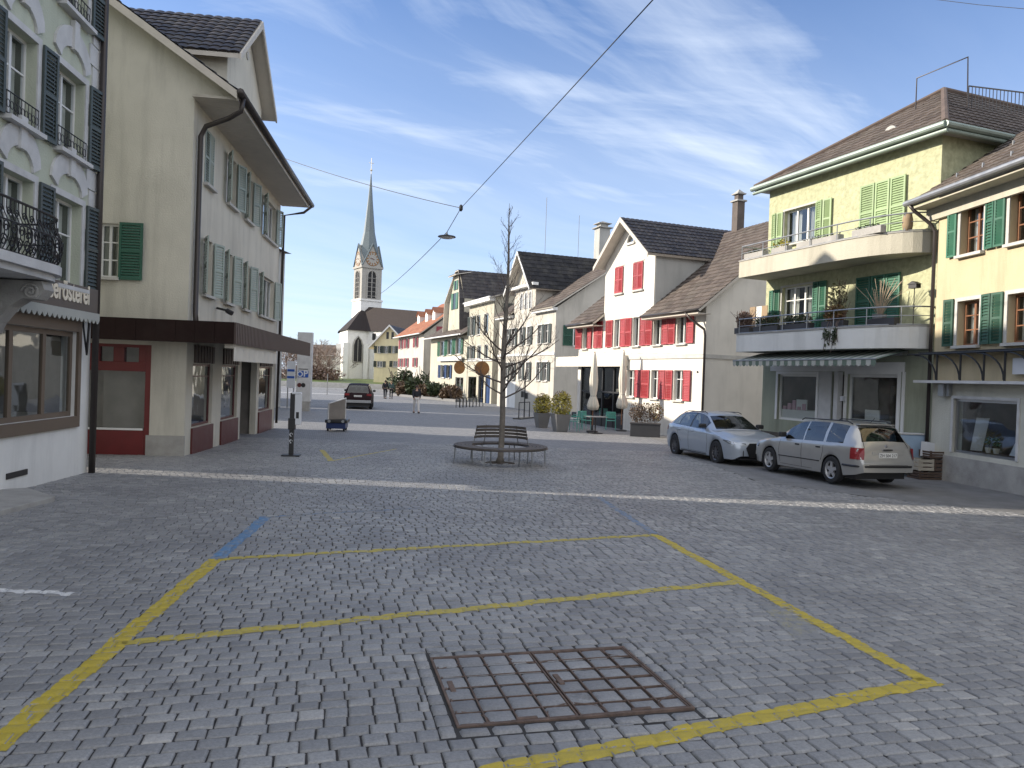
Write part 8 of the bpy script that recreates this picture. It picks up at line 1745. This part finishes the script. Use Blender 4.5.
def far_end():
    leaf_mat('grass_green', (.06, .10, .02), (.12, .15, .03), 2)
    # raised church lawn behind a low wall
    g = MB(); a, b_ = at(322, 380, 112.), at(374, 380, 112.); zl = .30; g.add([(a.x-8, 112, -.8), (b_.x+1, 112, -.8), (b_.x+1, 112, -.05), (a.x-8, 112, -.05), (a.x-8, 122, zl), (b_.x+1, 122, zl), (b_.x+14, 175, zl+.3), (a.x-40, 175, zl+.3)], [(3, 2, 5, 4), (4, 5, 6, 7), (0, 1, 2, 3)]); o = g.build('lawn', M_['grass_green']); tag(o, kind='structure')
    w = MB(); w.box(a.x-7, b_.x+1.5, 110.9, 111.3, -.9, -.02); o = w.build('churchyard_wall', M_['stone']); tag(o, 'low pale retaining wall in front of the church lawn', 'wall')
    k = MB(); k.box(a.x-60, b_.x+30, 100, 100.3, -.9, -.68); tag(k.build('kerb', M_['concrete_pale']), kind='structure')
    cr = MB(); q = ground(300, 390.5); cr.box(-34, -13, 79, 80.6, gz(80)-.002, gz(80)+.004); tag(cr.build('pale_street_stripe', paint_mat('pale_road_stripe', (.45, .45, .45), .7)), kind='structure')  # pale stripe across the far street
    # shrubs before the far houses
    sp = [(398, 84, 2.3, 3.0, 'dark_leaves', 'large dark evergreen shrub left in the bed before the red roofed house'), (406, 81, 1.7, 1.7, 'brown_leaves', 'brownish shrub in the bed before the red roofed house, behind the lone walker'), (419, 79, 2.2, 2.9, 'dark_leaves', 'dark evergreen shrub just right of the lone walker'), (430, 76, 1.7, 1.4, 'brown_leaves', 'low brownish shrub in the bed left of the clipped gable house'), (441, 73, 1.8, 1.8, 'dark_leaves', 'low dark shrub before the clipped gable house'), (452, 71, 1.6, 1.5, 'brown_leaves', 'low brown shrub right of the clipped gable house front')]
    for i, (px, Y, w_, hh, m, lab) in enumerate(sp): bush('bed_shrub', lab, px, Y, w_, hh, m, 900, i+20, group='shrubs in the bed before the far houses')
    p0, p1 = at(392, 395, 83.), at(458, 405, 69.)
    b = MB(); d = (p1-p0); d.z = 0; n_ = Vector((-d.y, d.x, 0)).normalized()*.3; q = [p0+n_, p1+n_, p1-n_, p0-n_]; b.add([(v.x, v.y, -1) for v in q]+[(v.x, v.y, gz(v.y)+.22) for v in q], [(3, 2, 1, 0), (4, 5, 6, 7), (0, 1, 5, 4), (1, 2, 6, 5), (2, 3, 7, 6), (3, 0, 4, 7)]); o = b.build('bed_edging', M_['planter_grey']); tag(o, 'low stone edging of the shrub bed in front of the far houses', 'edging')
    for i, (px, Y, hh, w_) in enumerate(((292, 128, 5.8, 6), (304, 140, 6.8, 7), (317, 150, 7.8, 8), (328, 138, 6.6, 6.5), (285, 118, 5.6, 6), (298, 165, 9, 9), (322, 120, 4.6, 5))):
        bare_tree('bare_tree', ['leafless brown tree nearest the stele at the street end', 'leafless brown tree behind the street end, second from the marquee', 'tall leafless tree left of the church among the brown crowns', 'leafless tree right beside the church choir', 'leafless tree seen below the brown marquee', 'large pale leafless tree farthest behind the stele', 'small leafless tree before the church lawn'][i], px, Y, hh, w_, 40+i, group='bare trees left of the church')
    p = at(305, 380, 122.); bush('hedge_mass', 'dense brown leafless hedge at the end of the street left of the church', 305, 122, 9, 3.4, 'dry_twigs', 2600, 77, size=.3, cat='hedge')
    # brown roofed house far behind
    h = simple_row_house('distant_house', 'distant house with a wide brown roof left of the church', (at(298, 380, 176).x, 176), (at(337, 380, 172).x, 172), 'pl_grey', lambda h: 6.0, 9, 'tile_brown', .6, lambda h: []); h.finish()
    # mountains
    m = mat('hazy_snow_mountain', (.42, .50, .60), 1., var=.15, scale=.002); b = MB(); n = 60; r = random.Random(4); vs = []  # haze of distance put into the pale blue of the snow
    for i in range(n+1):
        px = 150+i*6; a = at(px, 370, 9000.); hgt = 330+110*math.sin(i*.21)+70*math.sin(i*.57+1)+35*r.uniform(-1, 1); vs += [(a.x, 9000, -20), (a.x, 9600, hgt), (a.x, 10800, -20)]
    fs = []
    for i in range(n): k = 3*i; fs += [(k, k+3, k+4, k+1), (k+1, k+4, k+5, k+2)]
    b.add(vs, fs); tag(b.build('mountains', m), kind='structure')
    # shop signs hung on the far facades
    for px, py, Y, w_, lab in ((459.5, 367.5, 70, .62, 'round orange hanging sign on the clipped gable house'), (482, 368.5, 61, .72, 'wide oval gilt hanging sign on the narrow cream house')):
        p = at(px, py, Y); t = thing('hanging_sign', lab, 'sign', p); b = MB(); n = 20; b.add([(w_*.85*math.cos(2*PI*q/n), -.05, .62*math.sin(2*PI*q/n)) for q in range(n)]+[(w_*.85*math.cos(2*PI*q/n), .05, .62*math.sin(2*PI*q/n)) for q in range(n)], [tuple(range(n-1, -1, -1)), tuple(range(n, 2*n))]+[(q, (q+1) % n, (q+1) % n+n, q+n) for q in range(n)]); b.build('plate', M_['hanging_gold'], t); b = MB(); b.tube([(-.2, 0, .78), (2.2, .6, .78)], .04, 5); b.tube([(0, 0, .5), (0, 0, .8)], .03, 5); b.build('bracket', M_['dark_metal'], t)
# ------------------------------------------------------------------ assemble
def main():
    setup_materials(); car_materials()
    M_['blue_sign'] = mat('blue_sign_enamel', (.02, .09, .38), .35, var=.04); M_['dry_wood'] = mat('pale_dry_branches', (.42, .33, .24), .85, var=.2)
    M_['nave_tiles'] = mat('dark_brown_nave_tiles', (.04, .032, .03), .8, var=.2, spec=.2); M_['tile_ridge'] = mat('brown_ridge_tiles', (.11, .08, .065), .8, var=.2)
    setup_world(); build_ground(); iron_cover()
    coffee_house(); cream_house(); restaurant_house(); g = lime_house(); ochre_house(); white_gable_house(); far_row(); church(); hidden_rows()
    wagon(); hatch(); suv(); tree(); planters(); terrace(); street_bits(); balcony_plants(g); cables(); people(); far_end()
    tot = sum(len(o.data.polygons) for o in bpy.data.objects if o.type == 'MESH'); print('polys', tot, 'objects', len(bpy.data.objects))
main()
